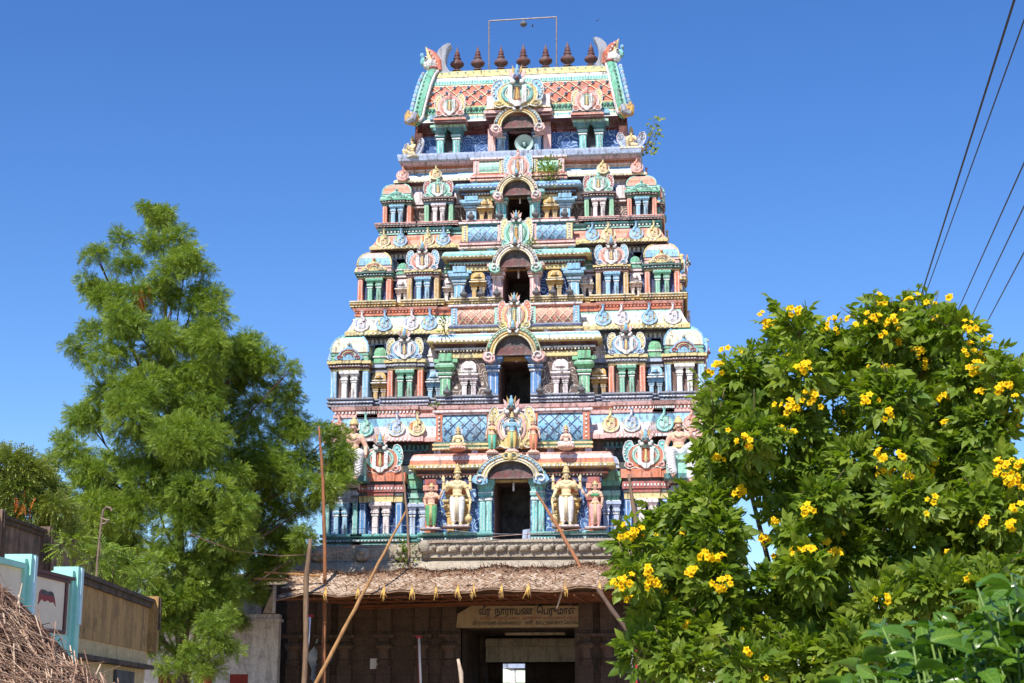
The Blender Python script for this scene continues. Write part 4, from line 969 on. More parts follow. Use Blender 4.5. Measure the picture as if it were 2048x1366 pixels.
# ---- compound wall of whitewashed plaster, left of the gateway
plaster('whitewash', (224, 216, 206), (110, 96, 84), .46, .66, .8, (2.6, 2.6, .5))
plaster('stripe_red', (150, 52, 40), (70, 40, 34), .5, .7, .8)
YW = -1.6; wz = ZZ(1224, YW); wl = empty('compound_wall', (W(420, 1366, YW).x, YW, 0)); tag(wl, 'stained whitewashed compound wall with red and white stripes at its foot, behind the big tree', 'wall')
b = MB(); ox = wl.location.x; x0, x1 = -19-ox, W(556, 1300, YW).x-ox
b.box(x0, x1, 0, .35, 0, wz-.28, 'whitewash'); b.box(x0, x1+.06, -.08, .43, wz-.28, wz-.18, 'whitewash'); b.prism([(x0, wz-.18), (x1, wz-.18), (x1, wz-.02), (x0, wz)], -.03, .38, 'whitewash')
b.build('wall_body', wl); b = MB(); zs = ZZ(1347, YW)
for i in range(16): b.box(x1-1.05-i*1.30, x1-1.05-i*1.30-.65, -.006, 0, .02, zs, 'stripe_red')
b.build('painted_stripes', wl)
plaster('stained_stone', (176, 160, 138), (70, 58, 48), .45, .64, .85, (3, 3, .6)); m_ = MB(); sx_ = W(300, 1150, 4).x; m_.box(sx_, -8.0, 4, 4.5, 0, ZZ(1150, 4), 'stained_stone'); m_.box(sx_-.1, -8.0, 3.85, 4.6, ZZ(1150, 4), ZZ(1143, 4), 'granite')
tag(m_.build('old_stone_wall', origin=(sx_, 4, 0)), 'old stained stone wall behind the whitewashed compound wall and the neem tree', 'wall')
# gable-shaped timber frame standing on the wall's end
fr = MB(); simple('pale_board', (190, 174, 148), .8, nscale=4); a0 = W(524, 1226, YW-.1); a1 = W(551, 1226, YW-.1); a2 = W(549, 1176, YW-.1); a3 = W(524, 1178, YW-.1)
fr.prism([(a0.x, a0.z), (a1.x-.1, a1.z), (a2.x-.08, a2.z)], YW+.02, YW+.07, 'pale_board'); fr.tube([(a3.x-.25, YW+.05, a3.z+.05), (a2.x, YW+.05, a2.z)], .035, 'pale_board', 5)
fr.box(a2.x-.08, a2.x+.02, YW-.02, YW+.10, a1.z, a2.z+.1, 'whitewash'); tag(fr.build('plank_frame', origin=(a1.x, YW, a1.z)), 'pale triangular plank frame standing on the end of the whitewashed wall', 'frame')

# ---- distant building glimpsed through the passage
d = MB(); plaster('far_wall', (160, 140, 118)); d.box(-3, 5, 24, 28, 0, 3.2, 'far_wall'); 
for i in range(8): d.box(-2.6+i*.9, -2.3+i*.9, 23.8, 24, 1.2, 3.9, 'white')
d.box(-3, 5, 23.7, 28.2, 3.9, 4.2, 'lavender'); tag(d.build('inner_shrine', origin=(1, 26, 0)), 'pale pillared building glimpsed through the dark gateway passage', 'building')

# ---- left: receding street walls
def receding_wall(name, label, p0, p1, zb, ztop, mat, piers, capc, ledges=True, thick=.3, panelmat=None, capmat=None, group=None, piermat=None):
    p0 = Vector(p0); p1 = Vector(p1); d = (p1-p0); L = d.length; ang = math.atan2(d.y, d.x)
    e = empty(name, (p0.x, p0.y, zb), ang); tag(e, label, 'wall', group)
    b = MB(); h = ztop-zb
    b.box(0, L, 0, thick, 0, h, mat); b.build('wall_body', e)
    c = MB(); c.box(-.02, L+.02, -.10, thick+.1, h, h+.07, capmat or mat); c.box(0, L, -.05, 0, h-.10, h, capmat or mat)
    if ledges: c.box(0, L, -.09, 0, h*.34, h*.34+.10, capmat or mat); c.box(0, L, -.05, 0, h*.34-.10, h*.34, capmat or mat)
    c.build('coping', e)
    for u in piers:
        q = MB(); x = u*L; pw = .22
        q.box(x-pw*.5, x+pw*.5, -.16, thick+.05, 0, h+.14, piermat or mat); q.box(x-pw*.8, x+pw*.8, -.09, 0, 0, h+.08, piermat or mat); q.box(x-pw*.22, x+pw*.22, -.20, -.16, h*.45, h+.10, capmat if piermat is None else piermat)
        q.build('pier', e)
    return e, L, h
plaster('ochre_wall', (196, 154, 92), (70, 52, 36), .45, .68, .85, (3, 3, .35)); plaster('black_coping', (112, 92, 72), (26, 22, 18), .4, .6, .9)
plaster('buff_wall', (220, 194, 140), (96, 70, 42), .5, .7, .6)
# brown weathered parapet: from pixel (165,1165) to (312,1190)
YL0, YL1 = -33.5, -27.0
A = W(150, 1170, YL0); B_ = W(303, 1192, YL1)
ztop = (A.z+B_.z)/2; 
zbot = W(300, 1304, YL1).z
ow, L, h = receding_wall('weathered_parapet', 'streaked ochre parapet wall with black coping, beyond the turquoise pillars', (A.x, YL0, 0), (B_.x, YL1, 0), zbot, ztop, 'ochre_wall', (1.0,), None, capmat='black_coping', ledges=False)
b = MB(); b.box(0, L, .06, .3, -zbot+.0, -.34, 'buff_wall'); b.box(0, L, -.12, .3, -.34, -.26, 'black_coping'); b.box(0, L, .02, .3, -.26, 0, 'buff_wall'); b.box(L*.55, L*.8, .0, .06, -1.5, -.42, 'darkroom')
b.build('lower_wall', ow)
# turquoise and cream parapet, nearer
A = W(-60, 1096, -38.0); B_ = W(158, 1146, -33.8)
ztq = W(150, 1165, -33.8).z; zb2 = W(150, 1272, -33.8).z
simple('turquoise', (164, 224, 204), .6, nscale=2, var=.12); simple('cream_wall', (248, 226, 194), .75, nscale=2, var=.10); simple('maroon_trim', (84, 26, 22), .6); simple('turquoise_sunlit', (204, 236, 236), .6, var=.1)
p0 = Vector((A.x, -38.0, 0)); p1 = Vector((B_.x, -33.8, 0)); dd = p1-p0; L = dd.length
tq = empty('painted_parapet', (p0.x, p0.y, zb2), math.atan2(dd.y, dd.x)); tag(tq, 'cream parapet with turquoise pillars and a small dark red painted emblem, behind the thatch', 'wall')
h = ztq-zb2
b = MB(); b.box(0, L, .0, .28, -1.2, h, 'cream_wall'); b.build('panel_wall', tq)
b = MB(); b.box(0, L, -.03, .30, -1.2, -.02, 'turquoise'); b.box(0, L*.43, -.06, .32, h, h+.08, 'turquoise'); b.build('base_band', tq)
b = MB(); b.box(L*.5, L*.93, -.05, .30, h, h+.05, 'maroon_trim'); b.box(L*.52, L*.90, -.025, .0, h-.05, h, 'maroon_trim'); b.box(L*.86, L*.885, -.02, .0, 0.05, h-.05, 'maroon_trim'); b.box(L*.5, L*.88, -.025, .0, .0, .05, 'maroon_trim'); b.build('maroon_trim', tq)
for u in (.485, .955):
    q = MB(); x = u*L; q.box(x-.10, x+.10, -.09, .3, -1.3, h+.22, 'turquoise'); q.box(x-.20, x-.10, -.04, .3, -1.3, h+.15, 'turquoise'); q.box(x+.10, x+.15, -.05, .3, -1.3, h+.18, 'turquoise')
    q.box(x-.02, x+.08, -.12, -.09, h*.2, h+.20, 'turquoise_sunlit'); q.build('pier', tq)  # pale strip paints the sunlight on the pier face
simple('emblem_red', (150, 22, 30), .6, var=.1); em = MB(); ex = L*.69; ez = h*.62
Pb = [(-.13, .04), (-.10, .09), (-.05, .08), (0, .05), (.05, .08), (.09, .07), (.12, -.02), (.14, -.12), (.10, -.06), (.05, -.08), (.01, -.05), (-.04, -.08), (-.09, -.05), (-.14, -.14)]
em.prism([(ex+a*2.6, ez+c) for a, c in Pb], -.006, .0, 'emblem_red'); em.prism([(ex+a*2.0, ez+c*.45+.05) for a, c in Pb], -.009, -.006, 'black'); em.build('emblem', tq)
# old dark wall far behind on the left
YA, YBk = -27, -19
A = W(-30, 1030, YA); B_ = W(196, 1100, YBk)
plaster('old_wall', (150, 124, 104), (34, 28, 24), .42, .62, .95, (3, 3, .3))
receding_wall('old_wall', 'old blackened wall with stained piers behind the turquoise parapet', (A.x, YA, 0), (B_.x, YBk, 0), 0, (A.z+B_.z)/2, 'old_wall', (.08, .47, .98), None, capmat='black_coping', ledges=False)

# ---- thatch heap / roof at lower left, near
th = MB(); tr = np.random.default_rng(9)
simple('straw_a', (164, 130, 106), .9, var=.3); simple('straw_b', (124, 94, 76), .9, var=.3); simple('straw_c', (196, 168, 142), .9, var=.25); simple('straw_dark', (70, 46, 34), .95)
YH = -44.0
def hsurf(px, py, Y): return W(px, py, Y)
EDGE = [(-60, 1150), (0, 1163), (50, 1205), (100, 1262), (150, 1318), (230, 1375), (300, 1420)]
def edgey(px):
    for (a, b), (c, d_) in zip(EDGE, EDGE[1:]):
        if px <= c: return b+(d_-b)*(px-a)/(c-a)
    return 1420
vs = []; ncol = 24
for i in range(ncol+1):
    px = -60+360*i/ncol; e = edgey(px); p = W(px, e+6, YH); q = W(px, e+6, YH); vs += [tuple(p), (p.x+.35, p.y-2.6, .3), (p.x, p.y+.8, .2)]
th.add(vs, [(3*i, 3*i+1, 3*i+4, 3*i+3) for i in range(ncol)]+[(3*i, 3*i+3, 3*i+5, 3*i+2) for i in range(ncol)], 'straw_dark')
for k in range(4600):
    px = tr.uniform(-60, 285); e = edgey(px); t = tr.random()**.8; p = W(px, e+4, YH); tt = t
    base_ = Vector((p.x+.35*tt, p.y-2.6*tt, p.z*(1-tt)+.3*tt))
    base_ += Vector((0, -.02-.05*tr.random(), .03*tr.random()))
    a = tr.normal(R(-32), R(22)); Ls = tr.uniform(.25, .8)*(.55 if t < .06 else 1)
    dv = Vector((math.cos(a), -.35*tr.random()-.05, math.sin(a)))*Ls; r = tr.uniform(.0028, .0075)
    m_ = ('straw_a', 'straw_b', 'straw_c')[tr.integers(3)]; bend = Vector((0, -.03, .05*tr.normal()))
    th.tube([base_-dv*.5, base_+bend, base_+dv*.5], [r, r, r*.5], m_, 3)
tag(th.build('straw_heap', origin=(-10.5, -44, 0)), 'heap of dry brown straw and sticks at the lower left corner', 'straw heap')

# ---- curved pipe pole in front of the trees
pp = MB(); simple('rusty_pipe', (120, 100, 84), .6); YP = -26
P_ = [W(195, 1120, YP), W(200, 1070, YP), W(204, 1035, YP), W(207, 1020, YP), W(213, 1014, YP), W(221, 1016, YP), W(224, 1022, YP)]
pp.tube([(P_[0].x-.05, P_[0].y, 0)]+P_, .024, 'rusty_pipe', 7); q = [W(203, 1036, YP), W(212, 1040, YP), W(219, 1040, YP)]; pp.tube(q, .02, 'rusty_pipe', 5); pp.tube([W(204, 1048, YP), W(212, 1046, YP), W(216, 1038, YP)], .02, 'rusty_pipe', 5)
tag(pp.build('pipe_post', origin=(P_[0].x, YP, 0)), 'thin rusty pipe post with a hooked top in front of the left tree', 'pole')
# ================================================================== STUCCO FIGURES
simple('stucco_cream', (226, 204, 158), .65, nscale=9, var=.16); simple('stucco_flesh', (224, 178, 154), .65, nscale=9, var=.16)
simple('stucco_pink', (226, 184, 166), .65, nscale=9, var=.14); simple('stucco_blue', (128, 176, 204), .65, nscale=9, var=.16)
simple('cloth_white', (224, 222, 222), .7, nscale=7, var=.14); simple('cloth_green', (92, 160, 112), .7, nscale=7, var=.2); simple('cloth_rose', (216, 164, 158), .7, nscale=7, var=.16)
simple('cloth_yellow', (214, 184, 110), .7, nscale=7, var=.2); simple('cloth_aqua', (96, 180, 158), .7, nscale=7, var=.2); simple('cloth_coral', (214, 132, 104), .7, nscale=7, var=.2)
simple('gilt', (204, 180, 126), .55, nscale=12, var=.25); simple('hair_black', (34, 28, 26), .7); simple('lip', (150, 50, 44), .6)
def hand(mb, p, d, H, up=(0, 0, 1), spread=1.0):
    "palm, four unequal bent fingers and a thumb at the side"
    p = Vector(p); d = Vector(d).normalized(); u = Vector(up); s = d.cross(u)
    if s.length < .1: s = d.cross(Vector((1, 0, 0)))
    s.normalize(); n = s.cross(d)
    mb.ball(tuple(p+d*.025*H), (.026*H, .018*H, .03*H), 0, 8, 6)
    for k, l in enumerate((.045, .055, .052, .040)):
        o = p+d*.045*H+s*(k-1.5)*.0135*H*spread
        mb.tube([o-d*.02*H, o+d*l*.5*H, o+d*l*H+n*.012*H], [.0085*H, .0075*H, .006*H], 0, 6)
    mb.tube([p+d*.01*H-s*.018*H, p+d*.03*H-s*.038*H, p+d*.052*H-s*.040*H], [.0095*H, .009*H, .007*H], 0, 6)
def head(e, skin, H, z, y=0, x=0, crown='tall', hair=True, mous=False, turn=0, neck=.07):
    """head, hair, face and crown as children; z = chin height"""
    hd = empty_part = None
    f = MB(); X, Y_, Z = x, y, z+.075*H
    if hair:
        h = MB(); h.ball((X, Y_+.02*H, Z+.012*H), (.072*H, .066*H, .085*H), 'hair_black', 12, 8)
        for q in (-1, 1): h.ball((X+q*.062*H, Y_+.02*H, Z-.06*H), (.028*H, .03*H, .05*H), 'hair_black', 8, 6); h.ball((X+q*.075*H, Y_+.01*H, Z-.09*H), (.022*H, .022*H, .022*H), 'hair_black', 7, 5)
        h.build('hair', e, smooth=True)
    for q in (-1, 1):
        f.ball((X+q*.024*H, Y_-.058*H, Z+.008*H), (.013*H, .008*H, .007*H), 'white', 7, 5); f.ball((X+q*.024*H, Y_-.065*H, Z+.008*H), (.005*H, .004*H, .006*H), 'black', 5, 4)
        f.tube([(X+q*.010*H, Y_-.060*H, Z+.024*H), (X+q*.025*H, Y_-.064*H, Z+.031*H), (X+q*.042*H, Y_-.052*H, Z+.024*H)], .003*H, 'hair_black', 4)
    f.ball((X, Y_-.060*H, Z-.034*H), (.016*H, .009*H, .006*H), 'lip', 7, 5)
    if mous:
        for q in (-1, 1): f.tube([(X, Y_-.066*H, Z-.022*H), (X+q*.024*H, Y_-.064*H, Z-.026*H), (X+q*.05*H, Y_-.048*H, Z-.012*H)], [.007*H, .006*H, .002*H], 'hair_black', 5)
    f.prism([(X-.004*H, Z+.03*H), (X+.004*H, Z+.03*H), (X+.003*H, Z+.055*H), (X-.003*H, Z+.055*H)], Y_-.068*H, Y_-.055*H, 'lip')
    f.build('face', e, smooth=True)
    c = MB(); zc = Z+.045*H
    if crown == 'tall': P = [(.062, 0), (.076, .005), (.076, .025), (.064, .03), (.062, .06), (.068, .066), (.058, .075), (.05, .10), (.056, .107), (.042, .115), (.034, .145), (.04, .15), (.022, .16), (.012, .185), (.004, .20)]
    elif crown == 'cap': P = [(.068, 0), (.078, .004), (.078, .03), (.066, .035), (.060, .07), (.045, .095), (.024, .105), (.028, .115), (.020, .135), (.004, .14)]
    else: P = [(.066, 0), (.074, .004), (.07, .02), (.05, .04), (.036, .05), (.04, .07), (.024, .09), (.004, .10)]
    c.lathe((X, Y_+.012*H, zc), [(r*H, z_*H) for r, z_ in P], 'gilt', 14)
    for q in (-1, 1): c.ball((X+q*.068*H, Y_, Z-.03*H), (.012*H, .012*H, .022*H), 'gilt', 6, 5)
    c.build('crown', e, smooth=True)
def headskin(mb, H, z, y=0, x=0):
    X, Y_, Z = x, y, z+.075*H
    mb.ball((X, Y_, Z), (.058*H, .062*H, .078*H), 0, 14, 10); mb.ball((X, Y_-.028*H, Z-.045*H), (.034*H, .034*H, .030*H), 0, 10, 8)
    mb.tube([(X, Y_-.055*H, Z+.015*H), (X, Y_-.072*H, Z-.012*H)], [.008*H, .013*H], 0, 6)
    for q in (-1, 1): mb.ball((X+q*.060*H, Y_+.004*H, Z-.004*H), (.010*H, .016*H, .024*H), 0, 7, 6)
    mb.tube([(X, Y_+.006*H, Z-.04*H), (x, y+.010*H, z-.055*H)], [.034*H, .040*H], 0, 10)
def limb(mb, pts, rad, H, off=(0, 0, 0)):
    P = [Vector(p)*H+Vector(off) for p in pts]; r = [a*H for a in rad]
    # subdivide so the taper is smooth and joints are round
    Q, RR = [], []
    for i in range(len(P)-1):
        for k in range(4): t = k/4; Q.append(P[i].lerp(P[i+1], t)); RR.append(r[i]+(r[i+1]-r[i])*t+.0*H)
    Q.append(P[-1]); RR.append(r[-1]); mb.tube(Q, RR, 0, 10)
    for p, q in zip(P, r): mb.ball(tuple(p), q, 0, 10, 8)
def skinmb(mat): m = MB(); m.mi(mat); return m
class SMB(MB):
    "mesh builder with one material whatever is asked for"
    def __init__(s, mat): super().__init__(); s.only = mat
    def mi(s, mat):
        if s.only not in s.mats: s.mats.append(s.only)
        return 0
def torso(b, H, female=False, z0=0, y=0):
    b.ball((0, y, z0+.74*H), ((.105 if female else .125)*H, .072*H, .085*H), 0, 14, 10)
    b.ball((0, y+.004*H, z0+.64*H), ((.075 if female else .095)*H, .062*H, .09*H), 0, 14, 10)
    b.ball((0, y+.004*H, z0+.555*H), ((.105 if female else .10)*H, .072*H, .075*H), 0, 14, 10)
    for q in (-1, 1):
        b.ball((q*.115*H, y, z0+.785*H), (.05*H, .045*H, .04*H), 0, 10, 8)
        b.ball((q*.05*H, y-.045*H, z0+.745*H), ((.044 if female else .05)*H, (.045 if female else .028)*H, .038*H), 0, 10, 8)
        b.tube([(q*.03*H, y, z0+.83*H), (q*.11*H, y, z0+.80*H)], [.035*H, .04*H], 0, 8)
def standing(name, label, loc, H, skin, cloth, arms, female=False, crown='tall', mace=None, mous=False, hair=True, sash='gilt', sway=0, pedestal=None, voxel=.020, hands='up', top=None, group=None, rz=0):
    e = empty(name, loc, rz); tag(e, label, 'statue', group)
    b = SMB(skin); torso(b, H, female); headskin(b, H, .865*H)
    for sh, el, ha, hd in arms:
        limb(b, [sh, el, ha], [.042, .034, .024], H); d = Vector(ha)-Vector(el)
        hand(b, Vector(ha)*H, Vector(hd), H, up=(0, -1, 0))
    for q in (-1, 1):
        limb(b, [(q*.062, 0, .12), (q*.066, 0, .045)], [.034, .026], H); b.ball((q*.07*H, -.03*H, .022*H), (.032*H, .065*H, .022*H), 0, 10, 7)
        for k in range(4): b.ball((q*(.05+.014*k)*H, -.090*H, .014*H), .010*H, 0, 6, 5)
    remesh_obj(b, 'body', e, voxel, 3)
    c = SMB(cloth)
    c.ball((0, .004*H, .515*H), (.135*H, .084*H, .065*H), 0, 14, 10)
    for q in (-1, 1):
        limb(c, [(q*.058, 0, .50), (q*.070, -.012, .30), (q*.062, .0, .09)], [.088, .072, .050], H)
        for k in range(8):
            zz = .46-.045*k; rr = .088-.004*k
            c.tube([(q*(.060+rr*math.cos(a))*H, (-.9*rr*math.sin(a)-.004)*H, (zz+.02*math.sin(2*a))*H) for a in [R(-10+25*j) for j in range(9)]], .007*H, 0, 5)
    if female: c.ball((0, 0, .30*H), (.10*H, .06*H, .24*H), 0, 12, 10)
    remesh_obj(c, 'skirt' if female else 'dhoti', e, voxel*.9, 1)
    s = MB()
    s.prism([(-.030*H, .54*H), (.030*H, .54*H), (.036*H, .10*H), (0, .07*H), (-.036*H, .10*H)], -.096*H, -.06*H, 'gilt' if sash == 'gilt' else sash)
    for k in range(3): s.box((-.022+.018*k)*H, (-.016+.018*k)*H, -.099*H, -.096*H, .11*H, .53*H, cloth)
    s.tube([(.122*H*math.cos(a), -.088*H*math.sin(a), .555*H) for a in [2*PI*j/16 for j in range(16)]], .016*H, 'gilt', 6, closed=True)
    s.tube([(.118*H*math.cos(a), -.086*H*math.sin(a), .525*H) for a in [2*PI*j/16 for j in range(16)]], .009*H, 'gilt', 6, closed=True)
    for k in range(7): s.ball(((-.06+.02*k)*H, -.092*H, .555*H), .011*H, 'ochre' if k % 2 else 'gilt', 6, 4)
    s.tube([(.075*H*math.cos(a), -.02*H-.06*H*math.sin(a)*(1 if math.sin(a) > 0 else .3), (.835-.04*max(0, math.sin(a)))*H) for a in [2*PI*j/14 for j in range(14)]], .006*H, 'gilt', 6, closed=True)
    for sh, el, ha, hd in arms:
        for (p, q_, t, r) in ((sh, el, .55, .044), (el, ha, .9, .03)):
            m = Vector(p).lerp(Vector(q_), t)*H; d = (Vector(q_)-Vector(p)).normalized(); o = d.orthogonal().normalized(); w_ = d.cross(o)
            s.tube([m+(o*math.cos(a)+w_*math.sin(a))*r*H for a in [2*PI*j/8 for j in range(8)]], .008*H, 'gilt', 5, closed=True)
    s.build('ornaments', e, smooth=True)
    if top:
        t = SMB(top); t.ball((0, 0, .74*H), (.112*H, .078*H, .065*H), 0, 12, 8)
        for q in (-1, 1): t.ball((q*.05*H, -.045*H, .745*H), (.050*H, .052*H, .044*H), 0, 10, 8)
        remesh_obj(t, 'bodice', e, voxel, 1)
    if mace:
        g = MB(); x0, x1, zt_, zb = mace
        g.tube([(x0*H, -.10*H, zt_*H), (x1*H, -.08*H, (zb+.16)*H)], [.016*H, .022*H], 'stucco_cream', 8)
        g.lathe((x1*H, -.08*H, zb*H), [(.02*H, 0), (.03*H, .02*H), (.02*H, .05*H), (.045*H, .06*H), (.066*H, .09*H), (.072*H, .12*H), (.06*H, .15*H), (.035*H, .17*H), (.04*H, .18*H), (.02*H, .20*H)], 'gilt', 12)
        g.build('mace', e, smooth=True)
    head(e, skin, H, .865*H, crown=crown, mous=mous, hair=hair)
    if pedestal:
        g = MB(); r = .15*H
        g.lathe((0, 0, -.12*H), [(r*.8, 0), (r*1.25, .02*H), (r*1.35, .05*H), (r*1.0, .075*H), (r*1.15, .10*H), (r*1.0, .12*H)], pedestal, 16)
        for k in range(14): a = 2*PI*k/14; g.ball((r*1.2*math.cos(a), r*1.2*math.sin(a), -.075*H), (r*.25, r*.25, .04*H), pedestal, 6, 5)
        g.build('lotus_pedestal', e, smooth=True)
    else:
        g = MB(); g.box(-.24*H, .24*H, -.16*H, .14*H, -.03*H, 0, 'pinkwhite'); g.box(-.26*H, .26*H, -.18*H, .14*H, -.05*H, -.03*H, 'brown'); g.build('plinth', e)
    return e
def AR(x, z1, x1, z2, x2, y1=-.02, y2=-.08, d=(0, 0, 1)): return ((x, 0, .79), (x1, y1, z1), (x2, y2, z2), d)
def at(px, py, Y): p = W(px, py, Y); return (p.x, p.y, p.z)
m0 = MPP(1000, 0)
for q, px, lab in ((1, 914, 'cream four-armed guardian statue in white dhoti left of the lowest doorway'), (-1, 1133, 'cream four-armed guardian statue in white dhoti right of the lowest doorway')):
    arms = [AR(-q*.135, .66, -q*.20, .74, -q*.17, -.06, -.14), AR(q*.135, .64, q*.20, .49, q*.255, -.01, -.10, (q*.1, 0, -1)),
            ((-q*.12, .04, .78), (-q*.27, .03, .70), (-q*.26, .0, .86), (-q*.1, 0, 1)), ((q*.12, .04, .78), (q*.25, .03, .70), (q*.24, 0, .86), (q*.15, 0, 1))]
    standing('guardian_statue', lab, at(px, 1051, -.42), 1.93, 'stucco_cream', 'cloth_white', arms, mace=(q*.265, q*.23, .49, -.0))
standing('attendant_statue', 'small bare-chested attendant statue in a green dhoti, one arm raised, beside the left guardian', at(862, 1056, -.42), 1.52, 'stucco_flesh', 'cloth_green',
    [AR(-.125, .66, -.16, .52, -.13, .0, -.03, (.3, 0, -1)), AR(.125, .70, .20, .82, .26, -.04, -.10, (.4, 0, 1))], crown='low')
standing('attendant_statue', 'small female attendant statue with green bodice and rose skirt beside the right guardian', at(1191, 1054, -.42), 1.55, 'stucco_flesh', 'cloth_rose',
    [AR(.125, .66, .17, .52, .15, .0, -.03, (-.1, 0, -1)), AR(-.125, .70, -.20, .80, -.27, -.04, -.10, (-.4, 0, 1))], female=True, crown='low', top='cloth_green')
Yd = -.35
standing('deity_statue', 'blue four-armed deity statue in yellow dhoti standing above the lowest doorway', at(1024, 899, Yd), 1.20, 'stucco_blue', 'cloth_yellow',
    [AR(-.135, .66, -.19, .74, -.18, -.06, -.12), AR(.135, .64, .19, .49, .22, -.01, -.08, (.1, 0, -1)), ((-.12, .04, .78), (-.25, .03, .70), (-.27, 0, .84), (-.1, 0, 1)), ((.12, .04, .78), (.24, .03, .70), (.26, 0, .84), (.1, 0, 1))],
    mace=(.235, .30, .47, 0.0), pedestal='stucco_pink', voxel=.014, sash='cloth_aqua')
standing('consort_statue', 'goddess statue in a yellow and green sari standing left of the blue deity', at(984, 901, Yd), 1.08, 'stucco_flesh', 'cloth_aqua',
    [AR(-.12, .66, -.18, .50, -.20, -.0, -.03, (-.1, 0, -1)), AR(.12, .65, .17, .70, .14, -.03, -.12, (-.2, 0, 1))], female=True, top='cloth_yellow', pedestal='stucco_pink', voxel=.014)
standing('consort_statue', 'goddess statue in a salmon sari standing right of the blue deity', at(1067, 901, Yd), 1.08, 'stucco_flesh', 'cloth_coral',
    [AR(.12, .66, .18, .50, .21, -.0, -.03, (.1, 0, -1)), AR(-.12, .65, -.17, .70, -.14, -.03, -.12, (.2, 0, 1))], female=True, top='cloth_coral', pedestal='stucco_pink', voxel=.014)

def crosslegged(name, label, loc, H, skin, cloth, ped):
    e = empty(name, loc); tag(e, label, 'statue')
    z0 = -.47*H; b = SMB(skin); torso(b, H, z0=z0); headskin(b, H, z0+.865*H)
    b.ball((0, -.05*H, z0+.62*H), (.095*H, .06*H, .075*H), 0, 12, 9)
    for q in (-1, 1):
        limb(b, [(q*.13, 0, .32), (q*.185, .0, .17), (q*(.10 if q < 0 else .17), -.12, .22 if q < 0 else .12)], [.042, .034, .026], H); hand(b, Vector((q*(.09 if q < 0 else .17), -.14, .22 if q < 0 else .11))*H, (-q*.3, -.3, .8 if q < 0 else -.2), H)
    remesh_obj(b, 'body', e, .016, 3)
    c = SMB(cloth)
    for q in (-1, 1): limb(c, [(q*.07, .0, .06), (q*.23, -.08, .05), (q*.05, -.18, .035), (-q*.06, -.17, .045)], [.075, .062, .042, .03], H)
    c.ball((0, 0, .06*H), (.13*H, .09*H, .06*H), 0, 12, 9); remesh_obj(c, 'dhoti', e, .016, 2)
    head(e, skin, H, z0+.865*H, crown='tall', hair=True)
    o = MB(); o.tube([(.10*H*math.cos(a), -.085*H*abs(math.sin(a)), .14*H) for a in [PI*j/10 for j in range(11)]], .014*H, 'gilt', 6)
    o.tube([(.07*H*math.cos(a), -.09*H, (.33-.05*math.sin(a))*H) for a in [PI*j/8 for j in range(9)]], .009*H, 'gilt', 5); o.build('ornaments', e, smooth=True)
    h = MB(); h.prism([(.13*H*math.cos(a), .52*H+.14*H*math.sin(a)) for a in [2*PI*j/18 for j in range(18)]], .05*H, .08*H, 'lavender')
    for j in range(14): a = 2*PI*j/14; h.ball((.13*H*math.cos(a), .05*H, .52*H+.14*H*math.sin(a)), .022*H, 'white', 6, 5)
    h.build('halo', e)
    g = MB(); r = .24*H
    g.lathe((0, -.04*H, -.16*H), [(r*.75, 0), (r*1.0, .04*H), (r*1.1, .09*H), (r*.95, .12*H), (r*1.08, .16*H)], 'stucco_pink' if ped != 'red' else 'cloth_coral', 18)
    for k in range(16): a = 2*PI*k/16; g.ball((r*1.03*math.cos(a), -.04*H+r*1.03*math.sin(a), -.06*H), (r*.2, r*.2, .055*H), 'stucco_pink', 6, 5)
    g.build('lotus_pedestal', e, smooth=True); return e
crosslegged('seated_statue', 'small cream cross-legged statue on a red-rimmed lotus seat, left of the standing deities', at(916, 893, -.5), 1.10, 'stucco_cream', 'stucco_cream', 'red')
crosslegged('seated_statue', 'small pinkish cross-legged statue on a pale lotus seat, right of the standing deities', at(1132, 890, -.5), 1.10, 'stucco_pink', 'cloth_white', 'pale')

